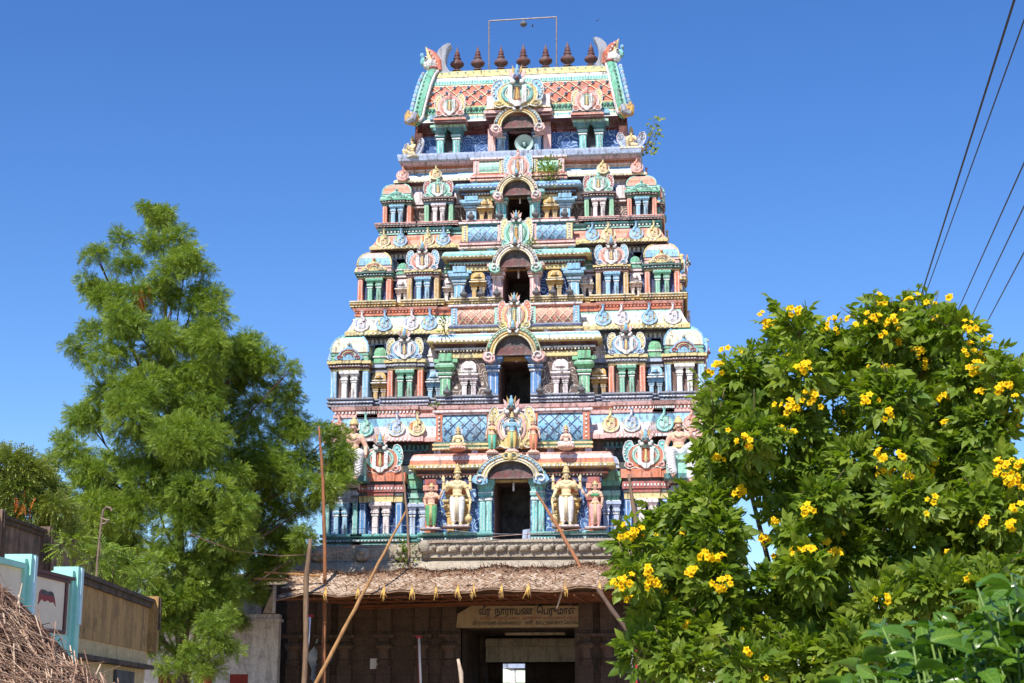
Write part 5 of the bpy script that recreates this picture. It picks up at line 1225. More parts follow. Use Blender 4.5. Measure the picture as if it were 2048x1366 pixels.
def lounging(name, label, loc, H, q, seatcol):
    e = empty(name, loc); tag(e, label, 'statue'); z0 = -.47*H
    b = SMB('stucco_flesh'); torso(b, H, z0=z0); headskin(b, H, z0+.865*H)
    limb(b, [(q*.135, 0, .32), (q*.20, .02, .17), (q*.21, -.06, .03)], [.046, .038, .028], H); hand(b, Vector((q*.20, -.08, .02))*H, (-q*.8, -.3, -.1), H)
    limb(b, [(-q*.135, 0, .32), (-q*.26, -.02, .26), (-q*.20, -.10, .32)], [.046, .038, .028], H); hand(b, Vector((-q*.19, -.11, .33))*H, (q*.1, -.2, 1), H)
    limb(b, [(-q*.07, 0, .05), (-q*.21, -.19, .11), (-q*.165, -.20, -.38)], [.05, .045, .034], H); limb(b, [(q*.07, 0, .05), (q*.155, -.25, .01), (q*.10, -.24, -.32)], [.05, .045, .034], H)
    limb(b, [(-q*.16, -.20, -.36), (-q*.17, -.20, -.44)], [.034, .026], H); b.ball((-q*.18*H, -.26*H, -.46*H), (.034*H, .075*H, .024*H), 0, 9, 7)
    limb(b, [(q*.10, -.24, -.30), (q*.10, -.24, -.36)], [.034, .026], H); b.ball((q*.10*H, -.29*H, -.38*H), (.034*H, .075*H, .024*H), 0, 9, 7)
    remesh_obj(b, 'body', e, .022, 3)
    c = SMB('cloth_white'); c.ball((0, 0, .04*H), (.135*H, .10*H, .07*H), 0, 12, 9)
    limb(c, [(-q*.07, 0, .05), (-q*.22, -.20, .12), (-q*.17, -.20, -.38)], [.085, .078, .062], H)
    limb(c, [(q*.07, 0, .05), (q*.16, -.26, .02), (q*.10, -.24, -.30)], [.085, .078, .066], H)
    for k in range(9):
        z = -.0-.04*k
        for (cx, cy, r) in ((-q*.19, -.20, .074-.001*k), (q*.13, -.25, .076-.001*k)):
            c.tube([((cx+r*math.cos(a))*H, (cy-r*math.sin(a))*H, (z+.02*math.sin(3*a))*H) for a in [R(-10+25*j) for j in range(9)]], .008*H, 0, 5)
    remesh_obj(c, 'dhoti', e, .022, 1)
    head(e, 'stucco_flesh', H, z0+.865*H, crown='cap', mous=True)
    o = MB(); o.tube([(.105*H*math.cos(a), -.082*H*math.sin(a), .125*H) for a in [2*PI*j/14 for j in range(14)]], .022*H, 'gilt', 6, closed=True)
    o.tube([(.075*H*math.cos(a), -.088*H, (.35-.06*math.sin(a))*H) for a in [PI*j/8 for j in range(9)]], .010*H, 'gilt', 5); o.build('ornaments', e, smooth=True)
    s = MB(); s.box(-.24*H, .24*H, -.18*H, .2*H, -.10*H, -.03*H, seatcol); s.box(-.21*H, .21*H, -.14*H, .2*H, -.32*H, -.10*H, seatcol); s.box(-.25*H, .25*H, -.18*H, .2*H, -.40*H, -.32*H, 'mint' if seatcol != 'mint' else 'teal'); s.build('seat', e)
    return e
lounging('seated_warrior_statue', 'large seated bare-chested statue with moustache at the tower corner beside the neem tree', at(706, 915, -.15), 2.35, 1, 'mint')
lounging('seated_warrior_statue', 'large seated bare-chested statue at the tower corner behind yellow flowers', at(1358, 910, -.15), 2.25, -1, 'mint')

def garuda(name, label, loc, H, q, rz):
    e = empty(name, loc, rz); tag(e, label, 'statue'); z0 = -.36*H
    b = SMB('stucco_cream'); torso(b, H, z0=z0); headskin(b, H, z0+.865*H)
    b.tube([(0, -.06*H, z0+.94*H), (0, -.12*H, z0+.92*H)], [.014*H, .006*H], 0, 6)
    for s in (-1, 1): limb(b, [(s*.13, 0, .43), (s*.15, -.10, .30), (s*.02, -.17, .38)], [.045, .038, .026], H); hand(b, Vector((s*.012, -.18, .40))*H, (0, -.1, 1), H, up=(1, 0, 0))
    limb(b, [(-.07, 0, .16), (-.13, -.26, .24), (-.12, -.20, .03)], [.08, .06, .04], H); b.ball((-.12*H, -.25*H, .02*H), (.035*H, .08*H, .024*H), 0, 9, 7)
    limb(b, [(.07, 0, .16), (.18, -.24, .07), (.20, .10, .05)], [.08, .062, .045], H); b.ball((.21*H, .16*H, .04*H), (.035*H, .08*H, .03*H), 0, 9, 7)
    b.ball((0, .0, .15*H), (.13*H, .1*H, .08*H), 0, 12, 9)
    remesh_obj(b, 'body', e, .02, 3)
    for s in (-1, 1):
        w_ = MB(); P = [(s*.10, .22), (s*.20, .42), (s*.30, .60), (s*.42, .62), (s*.48, .50), (s*.46, .34), (s*.36, .18), (s*.22, .04), (s*.12, .02)]
        w_.prism([(x*H, z*H) for x, z in P], .07*H, .12*H, 'lavender'); w_.tube([(x*H, .06*H, z*H) for x, z in P], .016*H, 'pinkwhite', 5, closed=True)
        for k, r in enumerate((.09, .055, .025)): w_.tube([(s*(.36+r*math.cos(a))*H, .06*H, (.46+r*math.sin(a))*H) for a in [2*PI*j/12 for j in range(12)]], .010*H, 'white' if k % 2 else 'grey', 5, closed=True)
        for k in range(4): w_.tube([(s*(.14+.05*k)*H, .06*H, (.08+.05*k)*H), (s*(.20+.04*k)*H, .06*H, (.30+.03*k)*H)], .009*H, 'grey', 4)
        w_.build('wing', e)
    head(e, 'stucco_cream', H, z0+.865*H, crown='tall', hair=True)
    s = MB(); s.box(-.36*H, .40*H, -.30*H, .25*H, -.05*H, 0, 'cream'); s.build('plinth', e); return e
mG = MPP(290, Y5)
garuda('winged_statue', 'kneeling winged cream statue on the left corner of the top ledge', at(824, 317, Y5-.15), 1.22, 1, R(-38))
garuda('winged_statue', 'kneeling winged cream statue on the right corner of the top ledge, beside the sapling', at(1263, 299, Y5-.15), 1.22, -1, R(0))
# ================================================================== CANOPY, POLES, SMALL THINGS
def V3(px, py, Y): return W(px, py, Y)
pr = np.random.default_rng(21)
simple('palm_a', (158, 128, 102), .85, nscale=5, var=.25); simple('palm_b', (136, 106, 82), .85, nscale=5, var=.3); simple('palm_c', (192, 170, 148), .85, nscale=5, var=.2)
simple('palm_dark', (96, 62, 42), .9, nscale=5, var=.3); simple('palm_gold', (206, 164, 86), .85, nscale=5, var=.25); simple('mat_under', (110, 66, 38), .9, nscale=3, var=.4)
wood('bamboo', (186, 138, 86)); wood('pole_grey', (140, 112, 88)); wood('pole_red', (170, 110, 70)); wood('branch_dark', (112, 88, 72))
YE, YT = -7.0, -5.3
e0, e1 = V3(552, 1192, YE), V3(1262, 1176, YE); t0, t1 = V3(585, 1150, YT), V3(1262, 1130, YT)
cnp = empty('thatched_canopy', ((e0.x+e1.x)/2, -4, 0)); tag(cnp, 'woven palm-leaf canopy with ragged edge in front of the stone gateway', 'canopy')
O = Vector((cnp.location.x, -4, 0))
def SP(u, v):   # point on the sloping front mat
    a = e0.lerp(e1, u); b = t0.lerp(t1, u); p = a.lerp(b, v)
    p.z += .05*math.sin(u*23)+.03*math.sin(u*51+2) - .10*v*(1-v)*2 + (-.16*max(0, 1-u/.07) if v < .3 else 0); return p-O
mt_ = MB(); NU, NV = 60, 6
vs = [tuple(SP(i/NU, j/NV)+Vector((0, .05, -.02))) for i in range(NU+1) for j in range(NV+1)]
mt_.add(vs, [(i*(NV+1)+j, (i+1)*(NV+1)+j, (i+1)*(NV+1)+j+1, i*(NV+1)+j+1) for i in range(NU) for j in range(NV)], 'palm_dark')
Lw = (e1-e0).length; rows = 13; cw = .062; nc = int(Lw/cw)
for j in range(rows):
    for i in range(nc):
        if pr.random() < (.03 if .03 < (i/nc) else .2): continue
        u = (i+.5+pr.normal()*.08)/nc; v = (j+.5)/rows; d = 1 if j % 2 else -1
        c = SP(u, v); du = (SP(min(1, u+.01), v)-SP(u-.01, v)).normalized(); dv = (SP(u, min(1, v+.02))-SP(u, max(0, v-.02))).normalized()
        dirn = (du*d*.8+dv*.75).normalized() if j > 0 else (du*.95+dv*.35*d).normalized(); n = du.cross(dv); n = n if n.y < 0 else -n
        w_ = dirn.cross(n)*(.021+.006*pr.random()); l = dirn*(.085+.02*pr.random()); lift = n*(.008+.018*pr.random())
        m_ = ('palm_a', 'palm_b', 'palm_c', 'palm_c')[pr.integers(4)] if u < .22 else (('palm_a', 'palm_b', 'palm_b', 'palm_dark')[pr.integers(4)] if v > .8 else ('palm_a', 'palm_b', 'palm_a', 'palm_c')[pr.integers(4)])
        P = [c-l-w_, c-l+w_, c+l+w_+lift, c+l-w_+lift]; mt_.add([tuple(p+n*.02) for p in P], [(0, 1, 2, 3)], m_)
mt_.tube([tuple(SP(i/40, 0)+Vector((0, -.02, -.01))) for i in range(41)], .022, 'palm_b', 6)
mt_.build('woven_mat', cnp)
fg = MB()     # ragged tops and loose fibres
for k in range(2600):
    u = pr.random(); v = 1.0 if pr.random() < .72 else pr.uniform(.15, 1); c = SP(u, min(v, .99)); a = pr.normal(0, .9); l = pr.uniform(.06, .26)*(1.4 if pr.random() < .1 else 1)
    d = Vector((math.sin(a), -.25+.2*pr.normal(), .35*math.cos(a)*(1 if pr.random() < .45 else -1))); d.normalize(); w_ = Vector((.006+.008*pr.random(), 0, .004)); c = c+Vector((0, -.05, .02)); q = c+d*l; q.z -= .06*pr.random()
    mid = c.lerp(q, .5)+Vector((0, -.02, .03))
    fg.add([tuple(c-w_), tuple(c+w_), tuple(mid+w_), tuple(q), tuple(mid-w_)], [(0, 1, 2, 4), (4, 2, 3)], ('palm_dark', 'palm_b', 'palm_a', 'palm_dark')[pr.integers(4)])
fg.tube([tuple(SP(i/60, 1.0)+Vector((0, -.03, .03*math.sin(i*1.7)))) for i in range(61)], [.05+.02*math.sin(i*2.3) for i in range(61)], 'palm_dark', 5)
for k in range(90):
    u = pr.random(); c = SP(u, pr.uniform(.75, 1)); l = pr.uniform(.2, .65); a = pr.normal(0, .5)
    fg.tube([c+Vector((0, -.08, .05)), c+Vector((math.sin(a)*l*.5, -.12, -l*.35)), c+Vector((math.sin(a)*l+.1*pr.normal(), -.10-.3*l, -l*.75))], [.009, .008, .003], ('palm_c', 'palm_a', 'palm_dark', 'palm_b')[k % 4], 4)
fg.build('ragged_fringe', cnp)
bk = MB(); b0, b1 = Vector((W(688, 1230, -.75).x, -.75, 5.42)), Vector((e1.x, -.75, 5.55)); h0, h1 = t0-O, t1-O; b0 -= O; b1 -= O
bk.add([tuple(h0), tuple(h1), tuple(b1+Vector((0, 0, .35))), tuple(b0+Vector((0, 0, .35)))], [(0, 1, 2, 3)], 'palm_b')
bk.build('rear_mat', cnp)
rf_ = MB()
for k in range(7):
    t = k/6; y = e0.y+.25+(5.6)*t; z = 5.25+.02*k; rf_.tube([(e0.x+.1-O.x+1.9*t, y-O.y, z+.12*math.sin(k)), (e1.x-O.x, y-O.y, z+.16)], .045, 'mat_under', 6)
for k in range(20):
    x = e0.x+(e1.x-e0.x)*k/19; rf_.tube([(x-O.x, e0.y+.1-O.y, 5.30), (max(x+.1, e0.x+2.1)-O.x, -.9-O.y, 5.42)], .03, 'mat_under', 5)
s_ = [(508, 1157, 575, 1159), (528, 1144, 640, 1152)]
for a, b, c, d in s_: rf_.tube([V3(a, b, -6.4)-O, V3(c, d, -6.4)-O], [.035, .045], 'bamboo', 6)
rf_.build('rafters', cnp)
for px in (655, 721, 773, 829, 877, 921, 952, 1008, 1061, 1133, 1201):
    k = (px-552)/(1262-552); c = e0.lerp(e1, k)+Vector((0, -.10, .05)); tf = MB()
    for j in range(16):
        a = pr.normal(0, .28); l = pr.uniform(.22, .46); tf.tube([(0, 0, .22), (math.sin(a)*.03, -.03, .10), (math.sin(a)*l*.35, -.05-.05*pr.random(), .08-l*.45), (math.sin(a)*l*.5+.03*pr.normal(), -.04, .12-l*(.8+.2*pr.random()))], [.014, .020, .018, .005], 'palm_gold' if pr.random() < .7 else 'palm_b', 4)
    tf.build('straw_tuft', cnp, tuple(c-O))

def pole(name, label, pts, rad, mat, cat='pole', group=None):
    b = MB(); P = [Vector(p) for p in pts]; Q = []; RR = []
    for i in range(len(P)-1):
        n = max(2, int((P[i+1]-P[i]).length/.35))
        for k in range(n):
            t = k/n; Q.append(P[i].lerp(P[i+1], t)+Vector((pr.normal()*.006, pr.normal()*.006, 0))); r = rad[i]+(rad[i+1]-rad[i])*t; RR.append(r*(1.12 if k % 2 == 0 else 1))
    Q.append(P[-1]); RR.append(rad[-1]); o = Q[0].copy(); b.tube([q-o for q in Q], RR, mat, 8)
    ob = b.build(name, loc=tuple(o), smooth=True); tag(ob, label, cat, group); return ob
def GD0(px, Y): p = W(px, 1366, Y); return Vector((p.x, Y, 0))
pole('canopy_post', 'thick grey wooden post rising through the left end of the thatched canopy', [GD0(604, -7.3), V3(612, 1300, -7.3), V3(612, 1160, -7.3), V3(621, 1078, -7.3)], [.095, .085, .085, .06], 'pole_grey')
pole('bamboo_pole', 'tall thin bamboo pole reaching up past the neem tree at the canopy left end', [GD0(650, -6.2), V3(650, 1130, -6.2), V3(646, 960, -6.2), V3(638, 852, -6.2)], [.065, .06, .055, .03], 'pole_red')
pole('slanting_pole', 'long bamboo pole slanting down to the left in front of the canopy', [V3(622, 1385, -8.0), V3(720, 1198, -7.6), V3(812, 1022, -5.9)], [.065, .055, .035], 'bamboo')
pole('thin_stick', 'thin crooked stick standing above the canopy near the small blue column', [V3(820, 1142, -5.4), V3(814, 1020, -4.9), V3(803, 932, -4.3)], [.05, .04, .025], 'pole_grey')
pole('slanting_pole', 'bamboo pole leaning from canopy top to the right guardian statue', [V3(1166, 1143, -5.6), V3(1120, 1060, -4.6), V3(1073, 986, -3.6)], [.065, .055, .035], 'pole_red')
pole('crooked_branch', 'dark crooked branch slanting down from the canopy right end into the flowering bush', [V3(1196, 1178, -7.2), V3(1225, 1222, -7.3), V3(1255, 1262, -7.4), V3(1300, 1330, -7.5)], [.06, .075, .07, .06], 'branch_dark')
fb = pole('forked_branch', 'forked grey branch standing against the tower right of the small blue column', [GD0(1296, -3.0), V3(1288, 1180, -2.6), V3(1273, 1060, -2.4), V3(1265, 1000, -2.3), V3(1257, 948, -2.2)], [.09, .085, .08, .065, .04], 'pole_grey')
pole('hanging_stick', 'short bare stick dangling under the canopy near its right end', [V3(1125, 1182, -6.6), V3(1121, 1195, -6.6), V3(1113, 1218, -6.6)], [.03, .028, .02], 'palm_c', 'stick')
pole('wooden_stake', 'sunlit wooden stake standing before the dark gateway', [V3(926, 1400, -6.4), V3(922, 1345, -6.4), V3(916, 1318, -6.4)], [.05, .07, .045], 'palm_c', 'stake')

simple('lamp_red', (176, 40, 44), .5, var=.1); simple('tube_white', (236, 238, 244), .3, var=.03)
def tubelight(label, p0, p1, Y, r0):
    a, b = W(*p0, Y), W(*p1, Y); d = (a-b).normalized(); bot = b-d*((b.z)/d.z) if d.z else b
    e = empty('tube_lamp', (bot.x, Y, 0)); tag(e, label, 'lamp', 'tube lamps on red stands')
    m = MB(); m.tube([Vector((0, .12, 0))+Vector((r0, 0, 0)), Vector((a.x-bot.x+r0, .12, a.z+.03))], .045, 'lamp_red', 6); m.box(a.x-bot.x-.08+min(r0, 0), a.x-bot.x+.08+max(r0, 0), -.05, .14, a.z, a.z+.07, 'lamp_red'); m.build('stand', e)
    m = MB(); m.tube([Vector((a.x-bot.x, 0, a.z)), Vector(((a.x-bot.x)*.35, 0, a.z-1.9))], .042, 'tube_white', 8); m.build('tube', e, smooth=True)
tubelight('white tube lamp on a red stand beside the thick canopy post', (620, 1234), (612, 1366), -6.9, -.10)
tubelight('thin white tube lamp on a red stand under the canopy middle', (838, 1276), (840, 1366), -2.4, -.03)
tubelight('white tube lamp on a red stand at the canopy right end', (1267, 1226), (1265, 1366), -6.9, .12)
# notices
simple('paper_white', (214, 208, 198), .8, nscale=14, var=.18)
def notice(label, x0, y0, x1, y1, Y, lines=('board_ink_thin',)):
    a, b = W(x0, y1, Y), W(x1, y0, Y); e = empty('notice', ((a.x+b.x)/2, Y, a.z)); tag(e, label, 'notice'); w_, h_ = b.x-a.x, b.z-a.z
    m = MB(); m.box(-w_/2, w_/2, -.006, .004, 0, h_, 'paper_white'); m.build('sheet', e)
notice('small white paper notice on the dark stone wall left of the gateway', 740, 1317, 768, 1338, YB-.012)
plaster('poster_old', (206, 214, 222), (70, 96, 130), .42, .6, .8, (2, 2, 2))
a, b = W(618, 1366, YB-.02), W(662, 1262, YB-.02); m = MB(); pa = []
for k in range(22): t = k/22*2*PI; pa.append((.40*math.cos(t)*(1+.25*math.sin(5*t)), .85*math.sin(t)*(1+.12*math.sin(4*t+1))))
m.prism(pa, 0, .02, 'poster_old'); o = m.build('torn_poster', loc=(W(640, 1325, YB).x, YB-.03, W(640, 1325, YB).z)); tag(o, 'torn bluish white poster pasted on the stone wall behind the red lamp stand', 'poster')

# lamps hanging in the tower doors
for (px, py, Yh, lab) in ((1027, 965, .25, 'small white tube hanging in the lowest tower doorway'), (1033, 708, 1.3, 'small white tube hanging in the second tower doorway from below'), (1037, 541, 2.05, 'small white tube hanging in the third tower doorway from below'), (1040, 392, 2.7, 'small white tube hanging in the fourth tower doorway from below')):
    m = MB(); p = W(px, py, Yh); m.tube([(0, 0, .30), (0, 0, 0)], .012, 'dkgrey', 4); m.tube([(0, 0, 0), (0, 0, -.32)], .038, 'tube_white', 8); tag(m.build('hanging_lamp', loc=tuple(p), smooth=True), lab, 'lamp', 'lamps in the tower doorways')
# loudspeaker
simple('speaker_grey', (176, 198, 192), .4, var=.08)
p = W(1048, 286, Y5-.35); ls = empty('loudspeaker', tuple(p)); tag(ls, 'pale grey horn loudspeaker in the topmost doorway', 'loudspeaker'); m = MB()
prof = [(.37, 0), (.385, .01), (.33, .04), (.24, .12), (.15, .22), (.09, .34), (.06, .5)]; r_ = 20
vs = []
for rr, zz_ in prof:
    for j in range(r_): t = 2*PI*j/r_; vs.append((rr*math.cos(t), zz_, rr*math.sin(t)))
m.add(vs, [(i*r_+j, i*r_+(j+1) % r_, (i+1)*r_+(j+1) % r_, (i+1)*r_+j) for i in range(len(prof)-1) for j in range(r_)], 'speaker_grey'); m.build('horn', ls, smooth=True)
m = MB(); m.tube([(0, .02, -.02), (0, .3, 0)], [.055, .07], 'speaker_grey', 10); m.ball((0, .02, -.02), .06, 'speaker_grey'); m.build('driver_tip', ls, smooth=True)
m = MB(); m.tube([(0, .4, 0), (0, .75, 0)], [.12, .14], 'speaker_grey', 12); m.box(-.03, .03, .45, .52, -.45, -.1, 'dkgrey'); m.build('driver', ls)
# slab leaning in the lowest doorway
m = MB(); a = W(1044, 1086, .2); b = W(1063, 1057, .2); m.prism([(0, 0), (b.x-a.x, 0), (b.x-a.x, b.z-a.z), (.03, b.z-a.z-.05)], 0, .06, 'lavender'); tag(m.build('blue_slab', loc=tuple(a)), 'pale blue slab standing in the right corner of the lowest doorway', 'slab')
# bell frame over the ridge
a0, a1 = W(978, 140, YC), W(978, 42, YC); b0, b1 = W(1113, 133, YC), W(1113, 34, YC); fr = empty('lamp_frame', (a0.x, YC, a0.z-.1)); tag(fr, 'thin metal frame of two posts and a crossbar over the roof ridge', 'frame')
o = Vector((a0.x, YC, a0.z-.1)); simple('steel_old', (128, 118, 118), .5, .4)
for p, q in ((a0, a1), (b0, b1)):
    m = MB(); m.tube([p-o-Vector((0, 0, .1)), q-o], .035, 'steel_old', 7); m.build('post', fr)
m = MB(); m.tube([a1-o, b1-o], .032, 'steel_old', 7); m.build('crossbar', fr)
m = MB(); m.lathe((0, 0, -.28), [(.02, -.06), (.05, 0), (.12, .02), (.16, .08), (.15, .14), (.08, .20), (.04, .24), (.03, .30)], 'dkgrey', 12); tag(m.build('roof_lamp', loc=tuple(W(1047, 40, YC)), smooth=True), 'small dark lamp hanging from the crossbar above the roof', 'lamp')
# crows far above
def bird(px, py, Y, s, a, lab):
    m = MB(); m.ball((0, 0, 0), (.16*s, .07*s, .06*s), 'black', 8, 6); m.ball((.17*s, 0, .03*s), .05*s, 'black', 6, 5)
    m.prism([(.22*s, .03*s), (.30*s, .02*s), (.22*s, .0)], -.01, .01, 'black')
    for q in (-1, 1): m.add([(.08*s, q*.04*s, .03*s), (-.08*s, q*.04*s, .03*s), (-.16*s, q*.45*s, .16*s), (.0, q*.40*s, .18*s)], [(0, 1, 2, 3)], 'black')
    m.add([(-.14*s, -.04*s, 0), (-.14*s, .04*s, 0), (-.32*s, .06*s, .0), (-.32*s, -.06*s, .0)], [(0, 1, 2, 3)], 'black'); tag(m.build('crow', loc=tuple(W(px, py, Y)), rz=a), lab, 'bird')
bird(1065, 53, 30, .42, .3, 'tiny dark bird in the sky just below the crossbar'); bird(1194, 42, 30, .36, 1.2, 'tiny dark bird in the sky right of the roof frame')

# cables
simple('cable_black', (34, 32, 36), .6, var=.1); simple('rope_pale', (176, 140, 122), .7, var=.2)
def cable(label, P, r, mat='cable_black', sag=0, name='cable', group=None):
    P = [Vector(p) for p in P]; Q = []
    for i in range(len(P)-1):
        for k in range(12): t = k/12; v = P[i].lerp(P[i+1], t); v.z -= sag*4*t*(1-t); Q.append(v)
    Q.append(P[-1]); o = Q[0].copy(); m = MB(); m.tube([q-o for q in Q], r, mat, 5); tag(m.build(name, loc=tuple(o)), label, 'cable', group)
def over(label, bx, by, tx, ty, Yb, Yt, r):
    a, b = W(bx, by, Yb), W(tx, ty, Yt); d = b-a; cable(label, [a-d*.35, a, b, b+d*.25], r, group='overhead power lines')
over('leftmost overhead power line, thick, climbing to the top right corner', 1838, 605, 2032, -10, -8, -34, .022)
over('overhead power line just right of the thick leftmost one', 1845, 605, 2050, 36, -8, -34, .014)
over('middle overhead power line leaving the right edge at mid height', 1912, 630, 2052, 318, -8, -30, .016)
over('fourth overhead power line from the left above the yellow flowers', 1940, 640, 2052, 405, -8, -30, .015)
over('rightmost and lowest overhead power line above the yellow flowers', 1958, 675, 2052, 498, -8, -30, .014)
cable('pale rope running from the neem tree to the stone cornice', [V3(380, 1068, -12), V3(470, 1102, -9), V3(560, 1112, -6), V3(640, 1108, -3.5), V3(700, 1100, -1.5)], .016, 'rope_pale', name='rope')
cable('thin pale wire strung low across the lowest tower doorway', [V3(700, 1090, -1.3), V3(860, 1086, -1.3), V3(1000, 1072, -1.3), V3(1245, 1050, -1.3)], .011, 'rope_pale', .02, name='wire')
cable('thin dark wire strung across the lowest pillars', [V3(660, 1060, -1.2), V3(800, 1050, -1.2), V3(1000, 1068, -1.2), V3(1250, 1066, -1.2)], .009, 'grey', .03, name='wire')
# right side behind the bush: painted board and a railing
m = MB(); a = W(1395, 1366, -3.2); x1 = W(1475, 1300, -3.2).x; z1 = W(1430, 1232, -3.2).z; e = empty('painted_board', (a.x, -3.2, 0)); tag(e, 'white and pale blue painted board half hidden behind the flowering bush', 'board')
m.box(0, x1-a.x, 0, .08, 0, z1, 'paper_white'); m.build('board', e); m = MB()
for k in range(5): m.box(.05, x1-a.x-.05, -.006, 0, .2+.14*k, .26+.14*k, 'sky'); 
m.build('blue_lines', e)
m = MB(); a = W(1262, 1359, -9); b = W(1500, 1357, -9); m.tube([a-a, b-a], .03, 'cable_black', 6); m.tube([(0, 0, 0), (0, 0, -a.z)], .03, 'cable_black', 6); m.tube([b-a, (b.x-a.x, b.y-a.y, -a.z)], .03, 'cable_black', 6); tag(m.build('railing', loc=tuple(a)), 'low dark railing under the flowering bush', 'railing')
# ================================================================== VEGETATION
def scatter_mesh(name, tv, tf, pos, X, Yv, Z, scale, mats, midx=None, tint=None, tmat=None):
    """copies of a template (tv n*3, faces) at pos with axes X,Y,Z (m*3) -> one mesh"""
    tv = np.asarray(tv, float); m = len(pos); n = len(tv)
    V = (pos[:, None, :] + scale[:, None, None]*(tv[None, :, 0, None]*X[:, None, :]+tv[None, :, 1, None]*Yv[:, None, :]+tv[None, :, 2, None]*Z[:, None, :])).reshape(-1, 3)
    ls = np.array([len(f) for f in tf]); flat = np.concatenate([np.array(f) for f in tf])
    loops = (flat[None, :]+(np.arange(m)*n)[:, None]).ravel(); tot = np.tile(ls, m); start = np.concatenate([[0], np.cumsum(tot)[:-1]])
    me = bpy.data.meshes.new(name); me.vertices.add(len(V)); me.vertices.foreach_set('co', V.ravel())
    me.loops.add(len(loops)); me.loops.foreach_set('vertex_index', loops.astype(np.int32))
    me.polygons.add(len(tot)); me.polygons.foreach_set('loop_start', start.astype(np.int32)); me.polygons.foreach_set('loop_total', tot.astype(np.int32))
    for q in mats: me.materials.append(getmat(q))
    if tmat is not None: me.polygons.foreach_set('material_index', np.tile(np.array(tmat), m).astype(np.int32))
    elif midx is not None: me.polygons.foreach_set('material_index', np.repeat(midx, len(tf)).astype(np.int32))
    if tint is not None:
        a = me.attributes.new('tint', 'FLOAT', 'POINT'); a.data.foreach_set('value', np.repeat(tint, n).astype(np.float32))
    me.update(calc_edges=True); return me
def unit(v): return v/np.maximum(1e-9, np.linalg.norm(v, axis=1, keepdims=True))
def frames(d, up=None, rg=rng, twist=.5):
    d = unit(d); u = np.tile([[0, 0, 1.]], (len(d), 1)) if up is None else up
    u = u+rg.normal(0, twist, u.shape); s = unit(np.cross(d, u)); n = unit(np.cross(s, d)); return s, d, n
# ---- templates: +y is the leaf's length, z its upper side
def frond_template(pairs=6, L=1.0, lw=.055, ll=.34):
    V, F = [], []
    for k in range(pairs):
        y = .12+.80*k/(pairs-1); z = -.30*y*y; sc = 1-.35*abs(k/(pairs-1)-.45)
        for q in (-1, 1):
            b = len(V); l = ll*sc; dx, dy = q*l*.86, l*.50
            V += [(0, y, z), (dx*.5-q*.01, y+dy*.5+lw*.6, z-.02), (dx, y+dy, z-.10*l-.05), (dx*.5+q*.02, y+dy*.5-lw*.7, z-.05)]
            F.append((b, b+1, b+2, b+3) if q > 0 else (b, b+3, b+2, b+1))
    b = len(V); V += [(-.012, 0, 0), (.012, 0, 0), (.008, .95, -.28), (-.008, .95, -.28)]; F.append((b, b+1, b+2, b+3))
    b = len(V); V += [(0, .92, -.26), (.05, 1.05, -.36), (0, 1.22, -.48), (-.05, 1.05, -.36)]; F.append((b, b+1, b+2, b+3))
    return V, F
def leaf_template(w=.20, curl=.18, fold=.10):
    "one pointed leaf folded along its midrib"
    V = [(0, 0, 0)]; F = []; st = [(.12, .55), (.35, 1.0), (.62, .80), (.85, .35)]
    for y, k in st: V += [(-w*k, y, fold*k-curl*y*y), (0, y, -curl*y*y), (w*k, y, fold*k-curl*y*y)]
    V.append((0, 1.0, -curl*1.15))
    F += [(0, 2, 1), (0, 3, 2)]
    for i in range(3):
        a = 1+3*i; F += [(a, a+1, a+4, a+3), (a+1, a+2, a+5, a+4)]
    a = 10; F += [(a, a+1, 13), (a+1, a+2, 13)]
    return V, F
def merge_templates(parts):
    V, F = [], []
    for (v, f, M_) in parts:
        b = len(V); V += [tuple(M_ @ Vector(p)) for p in v]; F += [tuple(b+i for i in g) for g in f]
    return V, F
def compound(n=5, w=.20):
    "palmately-pinnate leaf of n leaflets"
    ps = []; v, f = leaf_template(w, .25, .09)
    for k in range(n//2):
        for q in (-1, 1):
            ps.append((v, f, Matrix.Translation((0, .22+.25*k, -.02*k)) @ Matrix.Rotation(-q*R(52-10*k), 4, 'Z') @ Matrix.Rotation(R(-8), 4, 'X') @ Matrix.Scale(.50+.05*k, 4)))
    ps.append((v, f, Matrix.Translation((0, .22+.25*(n//2)-.08, -.06)) @ Matrix.Scale(.66, 4)))
    V, F = merge_templates(ps); b = len(V); V += [(-.012, 0, 0), (.012, 0, 0), (.01, .7, -.05), (-.01, .7, -.05)]; F.append((b, b+1, b+2, b+3)); return V, F
leafmat('neem_leaf', (118, 147, 54), k=1.0, rough=.5, transl=.28, var=.35); leafmat('neem_far', (116, 134, 60), rough=.6, transl=.3, var=.3)
leafmat('tecoma_leaf', (114, 142, 48), rough=.5, transl=.42, var=.34); leafmat('glossy_leaf', (86, 126, 44), rough=.24, transl=.30, var=.25, spec=.6)
leafmat('dry_leaf', (190, 110, 50), rough=.7, transl=.25, var=.3); leafmat('petal', (255, 206, 20), rough=.5, transl=.30, spec=.2, var=.10); leafmat('petal_throat', (226, 140, 10), rough=.6, transl=.2, var=.1)
wood('bark', (104, 84, 66), (5, 5, 1)); wood('twig', (120, 104, 72), (8, 8, 1))

